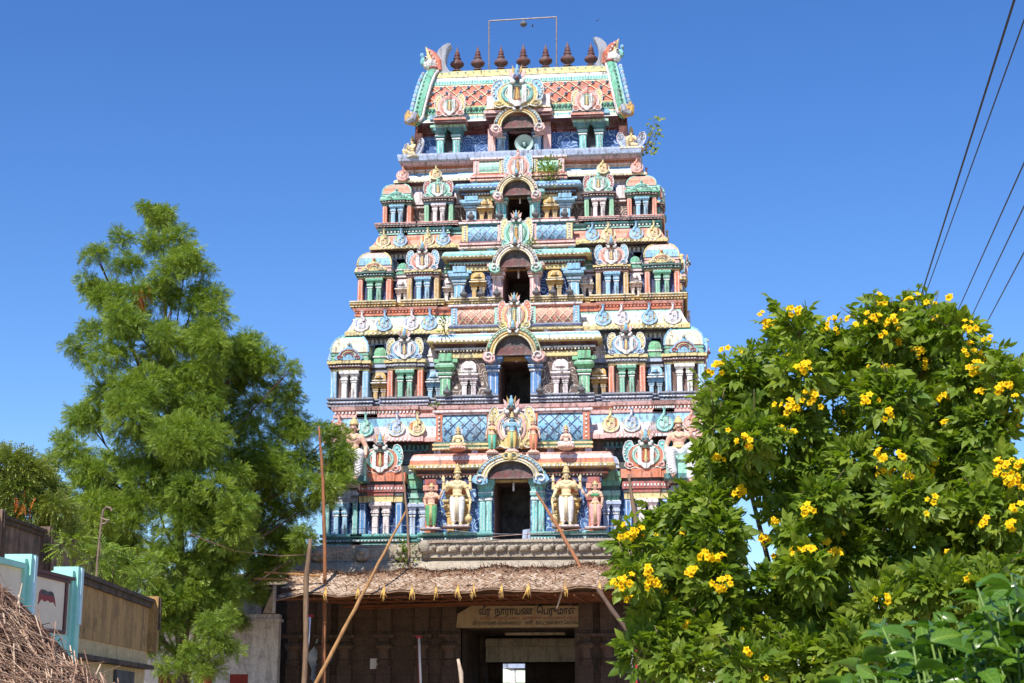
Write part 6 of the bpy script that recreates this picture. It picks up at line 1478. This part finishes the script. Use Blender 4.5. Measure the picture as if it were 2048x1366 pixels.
def clump_cloud(clumps, per_m2, rg, droop=.35, jitter=.10, fill=.25):
    "points and outward directions on the shells of ellipsoidal clumps [(c, rx, ry, rz)]"
    P, D, T = [], [], []
    for c, rx, ry, rz in clumps:
        area = 4*PI*((rx*rz+rx*ry+ry*rz)/3); n = max(6, int(area*per_m2))
        d = unit(rg.normal(0, 1, (n, 3))); d[:, 2] = np.where((d[:, 2] < -.3) & (rg.random(n) < .5), -d[:, 2], d[:, 2])
        rad = 1-np.abs(rg.normal(0, jitter, n))-fill*(rg.random(n)**3)
        lump = 1+.14*np.sin(5*d[:, 0]+c[0]*3)*np.cos(4*d[:, 2]+c[2]*2)+.10*np.sin(9*d[:, 2]+7*d[:, 0])
        p = np.array(c)+d*np.array([rx, ry, rz])*(rad*lump)[:, None]
        dd = d.copy(); dd[:, 2] -= droop; dd += rg.normal(0, .35, dd.shape)
        P.append(p); D.append(dd); T.append(np.full(n, rg.uniform(-.18, .18)))
    return np.vstack(P), np.vstack(D), np.concatenate(T)
def px_clump(px, py, r, Y, dy=0, ry=1.0, rzf=.8):
    p = W(px, py, Y+dy); m = (p-CAM).dot(FWD)/FPX; return ((p.x, p.y, p.z), r*m, r*m*ry, r*m*rzf)
def tree_wood(name, parent, root, top, clumps, r0, mat, rg, every=1, n=8):
    m = MB(); root = Vector(root); top = Vector(top)
    ax = [root.lerp(top, t)+Vector((.25*math.sin(3*t+1), .2*math.sin(4*t), 0))*(t*(1-t)*3) for t in [i/10 for i in range(11)]]
    m.tube(ax, [r0*(1-.82*i/10) for i in range(11)], mat, n)
    for i, (c, rx, ry, rz) in enumerate(clumps):
        if i % every: continue
        c = Vector(c); h = max(.12, min(.92, (c.z-root.z)/(top.z-root.z+1e-6)*.82)); s = ax[int(h*10)]
        mid = s.lerp(c, .5)+Vector((0, 0, -.08*(c-s).length)); r = max(.012, r0*.32*(1-h*.6))
        m.tube([s, s.lerp(mid, .5)+Vector((0, 0, .05)), mid, mid.lerp(c, .6), c], [r, r*.8, r*.62, r*.45, r*.2], mat, 6)
        for k in range(3):
            d = Vector(rg.normal(0, 1, 3)); d.normalize(); e = c+Vector((d.x*rx, d.y*ry, d.z*rz))*.85
            m.tube([mid.lerp(c, .6), mid.lerp(c, .8).lerp(e, .5), e], [r*.4, r*.28, r*.1], mat, 4)
    return m.build(name, parent, smooth=True)
def crown(name, parent, P, D, T, tmpl, size, mats, rg, twist=.45, loc=None):
    s, d, n = frames(D, rg=rg, twist=twist); sc = rg.uniform(size[0], size[1], len(P)); ti = np.clip(.5+T+rg.normal(0, .22, len(P)), 0, 1)
    me = scatter_mesh(name, tmpl[0], tmpl[1], P-np.array(loc), s, d, n, sc, mats, tint=ti); return place(name, me, parent)

# ---- the big neem tree on the left
rn = np.random.default_rng(33); YN = -6.5
NC = [(325, 440, 44), (290, 425, 22), (352, 470, 42), (300, 490, 40), (370, 520, 46), (330, 550, 46), (240, 480, 34), (250, 530, 46), (185, 510, 38), (180, 560, 38), (215, 590, 44), (300, 600, 60), (400, 545, 34),
      (380, 600, 56), (445, 585, 26), (430, 630, 48), (250, 650, 56), (190, 655, 38), (150, 690, 30), (330, 680, 70), (420, 690, 60), (220, 710, 56), (500, 680, 36), (160, 712, 26), (480, 720, 56), (540, 720, 44),
      (300, 770, 80), (200, 790, 48), (400, 790, 84), (500, 790, 74), (585, 740, 26), (570, 790, 52), (175, 840, 46), (255, 850, 76), (370, 880, 92), (480, 880, 90), (580, 860, 50), (150, 900, 46), (110, 925, 34), (210, 930, 64),
      (300, 960, 90), (420, 970, 96), (540, 950, 80), (620, 920, 50), (660, 880, 42), (648, 858, 26), (680, 925, 44), (625, 975, 60), (690, 965, 30), (180, 985, 56), (240, 1030, 74), (350, 1050, 80), (460, 1050, 80), (550, 1030, 60), (610, 1020, 40), (655, 1010, 36),
      (170, 1060, 44), (160, 1105, 40), (230, 1110, 56), (320, 1130, 64), (420, 1130, 70), (500, 1110, 50), (240, 1160, 44), (330, 1190, 54), (410, 1200, 50), (460, 1170, 40), (350, 1250, 38), (345, 1300, 26), (400, 1250, 34), (455, 1230, 30), (300, 1210, 44), (270, 1150, 44), (450, 1200, 46), (490, 1180, 36), (380, 1180, 56), (430, 1290, 34), (330, 1250, 40), (480, 1240, 26), (150, 1140, 26), (200, 1150, 30), (560, 1090, 50), (605, 1075, 40), (540, 1135, 46), (505, 1180, 44), (585, 1120, 34), (430, 1330, 34), (380, 1310, 40), (90, 960, 40), (105, 1000, 40), (130, 1040, 40), (120, 880, 26), (300, 1290, 36), (330, 1340, 36), (460, 1290, 34), (400, 1350, 30), (280, 1240, 40), (360, 1220, 50), (420, 1260, 50), (130, 1090, 34)]
cl = []
for i, (px, py, r) in enumerate(NC):
    cx = 380; off = (px-cx)/330; dy = -2.4*math.sqrt(max(0, 1-min(1, off*off)))*min(1, (py-360)/350)
    if px > 470: dy = max(dy, 0)+(5.0 if px < 565 and py > 1050 else 2.2)
    cl.append(px_clump(px+rn.normal()*4, py+rn.normal()*4, r*(.95 if r > 55 else .74), YN, dy+rn.uniform(-.9, .9), 1.0, .80))
# the hidden back of the crown
for i, (px, py, r) in enumerate(NC):
    if i % 2 == 0 and r > 42: cl.append(px_clump(px, py, r*.9, YN, 1.6+rn.uniform(0, 2.0), 1.0, .9))
troot = W(372, 1366, YN+.6); neem = empty('neem_tree', (troot.x, YN+.6, 0)); tag(neem, 'big feathery green neem tree left of the tower', 'tree')
lo = (troot.x, YN+.6, 0)
cs = []
for c, rx, ry, rz in cl:
    cs.append((c, rx*.62, ry*.62, rz*.62))
    for k in range(7):
        d = rn.normal(0, 1, 3); d /= np.linalg.norm(d); d[1] -= .25; cs.append(((c[0]+d[0]*rx*.68, c[1]+d[1]*ry*.68, c[2]+d[2]*rz*.68), rx*rn.uniform(.34, .48), ry*.42, rz*rn.uniform(.30, .42)))
P, D, T = clump_cloud(cs, 92, rn, .25, .12, .25); print('neem', len(P))
crown('crown', neem, P, D, T, frond_template(5, lw=.075, ll=.40), (.15, .27), ['neem_leaf'], rn, .8, loc=lo)
tw = tree_wood('trunk', None, lo, tuple(W(330, 560, YN+.3)), cl, .26, 'bark', rn, every=2)
tw.parent = neem; tw.location = (-lo[0], -lo[1], -lo[2])
dp = np.array([tuple(W(285+rn.normal()*7, 590+rn.normal()*14, YN-2.0)) for _ in range(26)]); dd_ = np.tile([[0, 0, -1.]], (26, 1))+rn.normal(0, .3, (26, 3))
crown('withered_sprig', neem, dp, dd_, np.zeros(26), frond_template(6), (.2, .32), ['dry_leaf'], rn, loc=lo)

# ---- paler tree behind the old wall at far left
rl = np.random.default_rng(44); YL = -15
LC = [(20, 935, 40), (60, 950, 36), (-30, 930, 44), (90, 985, 34), (30, 990, 44), (-30, 1000, 50), (110, 1020, 30), (60, 1040, 44), (0, 1060, 44), (110, 1065, 30), (140, 1060, 20), (150, 1095, 28), (60, 1090, 40)]
c2 = [px_clump(a, b, r, YL, rl.uniform(-.8, .8)) for a, b, r in LC]
r_ = W(20, 1366, YL); ft = empty('pale_tree', (r_.x, YL, 0)); tag(ft, 'dull olive tree behind the old blackened wall at the left edge', 'tree'); lo2 = (r_.x, YL, 0)
P, D, T = clump_cloud(c2, 150, rl, .3, .12, .4); crown('crown', ft, P, D, T, frond_template(5), (.26, .40), ['neem_far'], rl, loc=lo2)
tw = tree_wood('trunk', None, lo2, tuple(W(20, 990, YL)), c2, .2, 'bark', rl); tw.parent = ft; tw.location = (-lo2[0], -lo2[1], 0)
dp = np.array([tuple(W(45+rl.normal()*12, 1005+rl.normal()*10, YL-1.2)) for _ in range(9)]); crown('withered_sprig', ft, dp, np.tile([[0, 0, -1.]], (9, 1))+rl.normal(0, .3, (9, 3)), np.zeros(9), frond_template(5), (.2, .3), ['dry_leaf'], rl, loc=lo2)
# low neem sprays over the weathered parapet
c3 = [px_clump(a, b, r, -24.5, rl.uniform(-.3, .3)) for a, b, r in [(215, 1105, 26), (250, 1135, 26), (285, 1160, 22), (150, 1085, 22), (190, 1130, 24), (130, 1100, 20)]]
r_ = W(230, 1366, -24.5); lo3 = (r_.x, -24.5, 0); sb3 = empty('young_neem', lo3); tag(sb3, 'leafy young tree rising just behind the streaked ochre parapet', 'tree')
P, D, T = clump_cloud(c3, 70, rl, .4, .12, .4); crown('crown', sb3, P, D, T, frond_template(6), (.24, .36), ['neem_leaf'], rl, loc=lo3)
tw = tree_wood('trunk', None, lo3, tuple(W(230, 1120, -24.5)), c3, .08, 'bark', rl); tw.parent = sb3; tw.location = (-lo3[0], -lo3[1], 0)

# ---- yellow flowering bush on the right
rb = np.random.default_rng(55); YT_ = -46.5
BC = [(1480, 745, 40), (1560, 690, 46), (1590, 660, 30), (1640, 700, 46), (1600, 750, 54), (1520, 780, 56), (1450, 800, 46), (1435, 850, 40), (1425, 905, 34), (1702, 690, 32), (1750, 660, 52), (1752, 752, 40), (1695, 742, 40), (1660, 850, 40), (1710, 790, 26), (1790, 640, 44), (1820, 690, 60), (1860, 640, 40), (1880, 720, 66), (1930, 660, 36), (1940, 760, 60), (1990, 750, 46), (2030, 780, 56),
      (1580, 850, 60), (1500, 870, 60), (1780, 800, 66), (1880, 830, 76), (1980, 860, 76), (1712, 915, 52), (1620, 930, 50), (1460, 940, 58), (1540, 950, 46), (1420, 1000, 54), (1360, 1020, 40), (1330, 1060, 48), (1290, 1100, 46), (1280, 1150, 44), (1350, 1110, 60), (1440, 1060, 56), (1800, 900, 70), (1900, 930, 80), (2010, 960, 80),
      (1640, 1000, 60), (1600, 1070, 44), (1720, 990, 76), (1820, 1000, 76), (1700, 1090, 80), (1800, 1100, 80), (1920, 1050, 80), (2030, 1060, 70), (1610, 1140, 60), (1540, 1170, 56), (1420, 1150, 66), (1340, 1180, 62), (1290, 1220, 44), (1330, 1260, 56), (1450, 1190, 40), (1540, 1240, 62), (1640, 1220, 76), (1760, 1210, 86), (1880, 1180, 80), (1990, 1180, 76),
      (1340, 1330, 56), (1290, 1300, 40), (1500, 1330, 60), (1600, 1320, 80), (1710, 1310, 80), (1820, 1310, 80), (1930, 1300, 80), (2040, 1300, 70), (1600, 1420, 80), (1760, 1420, 90), (1920, 1420, 90), (1400, 1420, 50), (1400, 1265, 50), (1455, 1285, 50), (1400, 1330, 50), (1450, 1240, 44), (1860, 1020, 60), (1970, 1110, 70), (2040, 1130, 70), (2010, 1020, 60), (1570, 1020, 40), (1950, 1000, 60)]
c4 = []
for a, b, r in BC:
    dep = -.75*min(1, max(0, (b-640)/500)); c4.append(px_clump(a+rb.normal()*6, b+10, r*rb.uniform(.60, .86), YT_, dep+rb.uniform(-.45, .45), 1.05, .9))
for i, (a, b, r) in enumerate(BC):
    if r > 56 and i % 2 == 0: c4.append(px_clump(a, b, r*.8, YT_, .9+rb.uniform(0, .6), 1, .85))
r_ = W(1720, 1366, YT_+.2); lo4 = (r_.x, YT_+.2, 0); bush = empty('flowering_bush', lo4); tag(bush, 'large yellow-flowering bush filling the right foreground', 'bush')
P, D, T = clump_cloud(c4, 640, rb, .25, .22, .6); print('bush', len(P))
SH, SD = [], []; shoots = []
for (a, b, r), (c, rx, ry, rz) in zip(BC, c4):
    for k in range(4 if b < 860 else 1):
        d = Vector((rb.normal()*.55, rb.normal()*.4-.1, .9)).normalized(); o = Vector(c)+Vector((d.x*rx, d.y*ry, d.z*rz))*.8; Ls = rb.uniform(.10, .26); e = o+d*Ls+Vector((rb.normal()*.03, 0, 0)); shoots.append((o, e))
        for j in range(5): p = o.lerp(e, .3+.7*j/5); SH.append(tuple(p)); SD.append((rb.normal(), rb.normal()-.2, .25))
P = np.vstack([P, np.array(SH)]); D = np.vstack([D, np.array(SD)]); T = np.concatenate([T, np.full(len(SH), .15)])
comp = compound(5, .27); c7 = compound(3, .27); sp = rb.random(len(P)) < .5
crown('foliage', bush, P[sp], D[sp], T[sp], comp, (.08, .15), ['tecoma_leaf'], rb, 1.4, loc=lo4)
crown('foliage', bush, P[~sp], D[~sp], T[~sp], c7, (.09, .15), ['tecoma_leaf'], rb, 1.4, loc=lo4)
tm = MB()
hubs = []
for (px, py) in ((1330, 1260), (1420, 1120), (1560, 1180), (1700, 1150), (1850, 1150), (1980, 1120), (1620, 960), (1780, 980), (1920, 940), (1480, 900), (1590, 800), (1820, 780), (1950, 820)):
    h_ = W(px, py, YT_+.25); g0 = Vector((lo4[0]+(px-1700)/1000, lo4[1]+rb.normal()*.15, 0)); hubs.append(h_)
    tm.tube([g0, g0.lerp(h_, .35)+Vector((.08*rb.normal(), .05, .05)), g0.lerp(h_, .7)+Vector((.07*rb.normal(), .0, .05)), h_], [.034, .027, .020, .014], 'twig', 6)
for (q, rx, ry, rz) in c4[:len(BC)]:
    q = Vector(q); h_ = min(hubs, key=lambda v: (v-q).length); mid = h_.lerp(q, .5)+Vector((rb.normal()*.04, rb.normal()*.04, .05))
    tm.tube([h_, mid, q, q+(q-mid)*.25], [.012, .009, .006, .003], 'twig', 5)
for o_, e_ in shoots: tm.tube([o_, e_], [.006, .003], 'twig', 4)
tw = tm.build('stems', bush, smooth=True); tw.location = (-lo4[0], -lo4[1], 0)
# trumpet flower: tube, flared limb of five rounded lobes; +z is the flower's axis
def flower():
    V, F, Mi = [], [], []; n = 10; R0 = [(.10, 0), (.16, .35), (.30, .62)]
    for r, z in R0:
        for j in range(n): a = 2*PI*j/n; V.append((r*math.cos(a), r*math.sin(a), z))
    for i in range(2):
        for j in range(n): F.append((i*n+j, i*n+(j+1) % n, (i+1)*n+(j+1) % n, (i+1)*n+j)); Mi.append(1 if i == 0 else 0)
    b = len(V)
    for j in range(n):
        a = 2*PI*j/n; r = .62 if j % 2 == 0 else .46; V.append((r*math.cos(a), r*math.sin(a), .80 if j % 2 == 0 else .74))
    for j in range(n):
        a = 2*PI*j/n; V.append(((.78 if j % 2 == 0 else .5)*math.cos(a+.05), (.78 if j % 2 == 0 else .5)*math.sin(a+.05), .66 if j % 2 == 0 else .74))
    for j in range(n):
        F.append((2*n+j, 2*n+(j+1) % n, b+(j+1) % n, b+j)); Mi.append(0); F.append((b+j, b+(j+1) % n, b+n+(j+1) % n, b+n+j)); Mi.append(0)
    b = len(V); V.append((0, 0, .45))
    for j in range(n): F.append((n+(j+1) % n, n+j, b)); Mi.append(1)
    return V, F, Mi
FV, FF, FM = flower()
FL = [(1540, 645, 9, 16), (1520, 632, 3, 10), (1597, 620, 8, 18), (1560, 655, 3, 9), (1660, 655, 7, 18), (1668, 640, 4, 12), (1705, 655, 2, 8), (1430, 735, 8, 18), (1455, 700, 2, 10), (1600, 738, 6, 18), (1612, 733, 4, 12), (1575, 815, 13, 22), (1620, 803, 10, 26), (1645, 866, 12, 20), (1490, 885, 10, 17), (1440, 893, 10, 22), (1435, 915, 5, 14), (1456, 862, 1, 6), (1580, 868, 2, 7), (1480, 985, 5, 11), (1560, 862, 2, 8),
      (1765, 608, 3, 10), (1757, 600, 2, 10), (1825, 600, 5, 16), (1860, 603, 3, 12), (1900, 600, 3, 12), (1745, 640, 6, 16), (1700, 640, 2, 8), (1790, 645, 7, 16), (1805, 630, 3, 10), (1840, 705, 7, 14), (1845, 725, 4, 12), (1760, 670, 3, 10), (1880, 640, 3, 12), (1935, 655, 7, 16), (1940, 700, 8, 18), (1955, 735, 10, 20), (1975, 680, 3, 10), (1970, 725, 5, 14), (1800, 680, 3, 10), (1775, 745, 8, 16), (1737, 800, 8, 16), (1720, 770, 4, 12), (1885, 795, 4, 9), (1890, 850, 2, 5), (1780, 820, 3, 8), (1778, 835, 2, 6), (1960, 790, 4, 10), (1995, 775, 5, 12), (2010, 770, 4, 10), (2030, 800, 3, 9), (1935, 715, 4, 14),
      (1768, 912, 7, 12), (1810, 915, 6, 18), (1765, 943, 7, 16), (1780, 950, 4, 12), (1860, 925, 8, 16), (1858, 948, 5, 10), (1815, 955, 5, 10), (1840, 950, 3, 8), (1955, 938, 8, 15), (1968, 930, 6, 14), (2010, 935, 9, 18), (2035, 930, 5, 14), (2022, 960, 6, 12), (1990, 945, 3, 8), (1865, 1000, 3, 8), (1850, 1030, 1, 6), (1930, 970, 2, 8), (1935, 958, 3, 9), (2040, 970, 5, 12), (2035, 1015, 3, 10), (2025, 1050, 6, 10),
      (1270, 1060, 12, 22), (1255, 1072, 6, 14), (1385, 1062, 13, 20), (1310, 1080, 3, 7), (1420, 1110, 6, 14), (1443, 1120, 3, 8), (1295, 1145, 9, 15), (1305, 1165, 7, 14), (1240, 1170, 9, 18), (1258, 1160, 4, 12), (1260, 1200, 2, 8), (1385, 1142, 5, 12), (1375, 1148, 3, 9), (1446, 1168, 12, 18), (1325, 1188, 2, 6), (1410, 1110, 4, 10),
      (1480, 985, 4, 10), (1510, 960, 2, 8), (1553, 1042, 4, 9), (1530, 1078, 6, 12), (1620, 1020, 6, 13), (1590, 1105, 3, 8), (1617, 1103, 4, 8), (1632, 1098, 3, 6), (1648, 1086, 3, 8), (1668, 1100, 4, 8), (1675, 1113, 3, 6), (1550, 1105, 2, 8), (1700, 1020, 3, 12), (1965, 1110, 4, 10), (1975, 1045, 4, 10), (1772, 1198, 2, 6), (1895, 1108, 1, 5), (1930, 1155, 2, 6), (1760, 1025, 4, 12), (1375, 1250, 2, 6), (1500, 1300, 2, 6)]
FX = []
centres = np.array([c[0] for c in c4]); radii = np.array([c[1] for c in c4])
for i, (px, py, n, r) in enumerate(FL):
    # depth: just in front of the nearest foliage clump covering that direction
    ray = W(px, py, YT_)-CAM; ray.normalize(); rv = np.array(ray)
    tt = (centres-np.array(CAM))@rv; dist = np.linalg.norm(centres-np.array(CAM)-tt[:, None]*rv, axis=1)
    hit = dist < radii*1.05; dd0 = np.where(hit, tt-np.sqrt(np.maximum(0, (radii*1.0)**2-dist**2))*1.05, 1e9); tm_ = dd0.min() if hit.any() else tt[np.argmin(dist-radii)]
    c = np.array(CAM+ray*float(tm_-.16)); mpx = tm_/FPX
    n2 = max(1, n); sz = .029+.004*rb.random()
    off = rb.normal(0, 1, (n2, 3)); off = unit(off)*(rb.random((n2, 1))**.5); pos = off*r*mpx*np.array([1, .6, .75]) if n2 > 1 else np.zeros((1, 3))
    ax = off*np.array([.8, .6, .7])+np.array([-.1, -.9, .25])+rb.normal(0, .3, (n2, 3)); s, d, nn = frames(ax, rg=rb)
    if i >= 99: FX.append((pos+c, s, nn, d, np.full(n2, sz*1.2))); continue
    me = scatter_mesh('flower_cluster', FV, FF, pos, s, nn, d, np.full(n2, sz)*rb.uniform(.85, 1.3, n2), ['petal', 'petal_throat'], tint=rb.random(n2), tmat=FM)
    place('flower_cluster', me, bush, tuple(c-np.array(lo4)))
# small blossoms scattered beyond the countable clusters
sel = rb.random(len(P)) < .007; q = P[sel]+unit(D[sel])*.10; ax = unit(D[sel])+np.array([0, -.8, .3]); s, d, nn = frames(ax, rg=rb)
FX.append((q, s, nn, d, np.full(len(q), .028))); q, s, nn, d, fs = [np.concatenate([f[k] for f in FX]) for k in range(5)]
me = scatter_mesh('small_blossom', FV, FF, q-np.array(lo4), s, nn, d, fs, ['petal', 'petal_throat'], tint=rb.random(len(q)), tmat=FM); o = place('small_blossom', me, bush); o['kind'] = 'stuff'

# ---- glossy leaves close to the camera, lower right
rg_ = np.random.default_rng(66); YG = -53.6
r_ = W(2000, 1366, YG); lo5 = (r_.x+.1, YG, 0); gl = empty('glossy_shrub', lo5); tag(gl, 'shrub with big glossy dark green leaves in the lower right corner, nearest the camera', 'shrub')
L5 = leaf_template(.24, .45, .12); simple('stem_green', (96, 120, 50), .5); leafmat('leaf_vein', (126, 160, 70), rough=.35, transl=.2)
v5, f5 = L5; nf5 = len(f5); b5 = len(v5)
for y in (0, .3, .6, .9): v5 += [(-.012*(1.1-y), y, .008-.45*y*y), (.012*(1.1-y), y, .008-.45*y*y)]
f5 += [(b5+2*i, b5+2*i+1, b5+2*i+3, b5+2*i+2) for i in range(3)]
for y in (.2, .35, .5, .65):
    for q in (-1, 1): b6 = len(v5); v5 += [(0, y, .006-.45*y*y), (q*.17*(1.1-y*.7), y+.13, .115*(1-y*.4)-.45*(y+.13)**2), (q*.17*(1.1-y*.7), y+.142, .115*(1-y*.4)-.45*(y+.142)**2), (0, y+.014, .006-.45*y*y)]; f5.append((b6, b6+1, b6+2, b6+3) if q > 0 else (b6, b6+3, b6+2, b6+1))
tm5 = [0]*nf5+[1]*(len(f5)-nf5); tips = []
m = MB()
for k in range(190):
    px = rg_.uniform(1690, 2140); t = (px-1690)/450; ymin = 1340-230*t**.7+rg_.uniform(0, 200); py = min(1440, ymin+rg_.uniform(-20, 60)); tip = W(px, py, YG+rg_.uniform(-.15, .6)); tips.append(tip)
    b0_ = Vector((lo5[0]+rg_.normal()*.12, lo5[1]+rg_.normal()*.12, 0)); m.tube([b0_, b0_.lerp(tip, .5)+Vector((0, 0, .12)), tip], [.010, .007, .003], 'stem_green', 5)
tw = m.build('stems', gl, smooth=True); tw.location = (-lo5[0], -lo5[1], 0)
P5, D5 = [], []
for tip in tips:
    a0 = rg_.uniform(0, 6)
    for j in range(9):
        a = a0+j*2.4; e = .75-.16*j; down = -.03*j; P5.append((tip.x, tip.y, tip.z+down)); D5.append((math.cos(a), math.sin(a), e*.6+.05))
P5 = np.array(P5); D5 = np.array(D5)
s5, d5, n5 = frames(D5, rg=rg_, twist=.6)
place('foliage', scatter_mesh('foliage', v5, f5, P5-np.array(lo5), s5, d5, n5, rg_.uniform(.055, .115, len(P5)), ['glossy_leaf', 'leaf_vein'], tint=rg_.random(len(P5)), tmat=tm5), gl)

# ---- little plants rooted in the tower
def tuft(name, label, px, py, Y, rpx, n, size, mat='tecoma_leaf', seed=1, cat='plant', rzf=.9):
    r = np.random.default_rng(seed); c, rx, ry, rz = px_clump(px, py, rpx, Y, 0, .6, rzf); e = empty(name, c); tag(e, label, cat)
    P = r.normal(0, .5, (n, 3))*np.array([rx, ry, rz]); D = P/np.array([rx, ry, rz])+np.array([0, -.4, .35]); s, d, nn = frames(D, rg=r)
    me = scatter_mesh('leaves', *leaf_template(.26, .2, .08), P, s, d, nn, r.uniform(size*.7, size*1.2, n), [mat], tint=r.random(n)); place('leaves', me, e)
    m = MB()
    for k in range(7): q = Vector(P[k*3 % n]); m.tube([(0, .1, -rz*.9), q*.5+Vector((0, 0, -rz*.2)), q], [.018, .012, .004], 'twig', 4)
    m.build('stems', e)
tuft('wild_plant', 'green tuft of weeds growing on the ledge right of the fourth doorway', 1097, 340, 2.25, 26, 260, .13, seed=3)
tuft('wild_plant', 'small weed on the third ledge beside the crest, right of centre', 1060, 487, 1.3, 12, 50, .12, seed=4)
tuft('wild_plant', 'small weed sprouting on the cornice left of the second doorway', 890, 650, .6, 14, 60, .13, seed=5, rzf=1.5)
tuft('wild_plant', 'tiny weed at the left edge of the lattice attic', 871, 812, .2, 10, 24, .11, seed=6)
tuft('wild_plant', 'weed growing on the stone cornice behind the thin crooked stick', 814, 1103, -1.3, 20, 130, .13, seed=7, rzf=1.4)
r = np.random.default_rng(8); p0 = W(1288, 300, 2.9); e = empty('peepal_sapling', tuple(p0)); tag(e, 'sparse sapling sprouting from the right corner of the top ledge against the sky', 'sapling'); m = MB(); PP, DD = [], []
leafmat('peepal_leaf', (110, 130, 44), rough=.45, transl=.4)
for (ax_, ay_) in ((1310, 238), (1322, 262), (1300, 262), (1305, 300), (1298, 285), (1318, 235), (1312, 270), (1302, 248), (1296, 305), (1309, 292)):
    q = W(ax_, ay_, 2.9+r.uniform(-.3, .3))-p0; m.tube([(0, 0, 0), q*.5+Vector((.06, 0, -.04)), q], [.018, .011, .005], 'twig', 5)
    for k in range(5): PP.append(tuple(q+Vector(r.normal(0, .10, 3)))); DD.append((r.normal(), -.5, -.9))
PP = np.array(PP); s, d, nn = frames(np.array(DD), up=np.tile([[0, -1., .2]], (len(PP), 1)), rg=r, twist=.5)
place('leaves', scatter_mesh('leaves', *leaf_template(.38, .1, .05), PP, s, d, nn, r.uniform(.12, .19, len(PP)), ['peepal_leaf'], tint=r.random(len(PP))), e); m.build('branches', e)
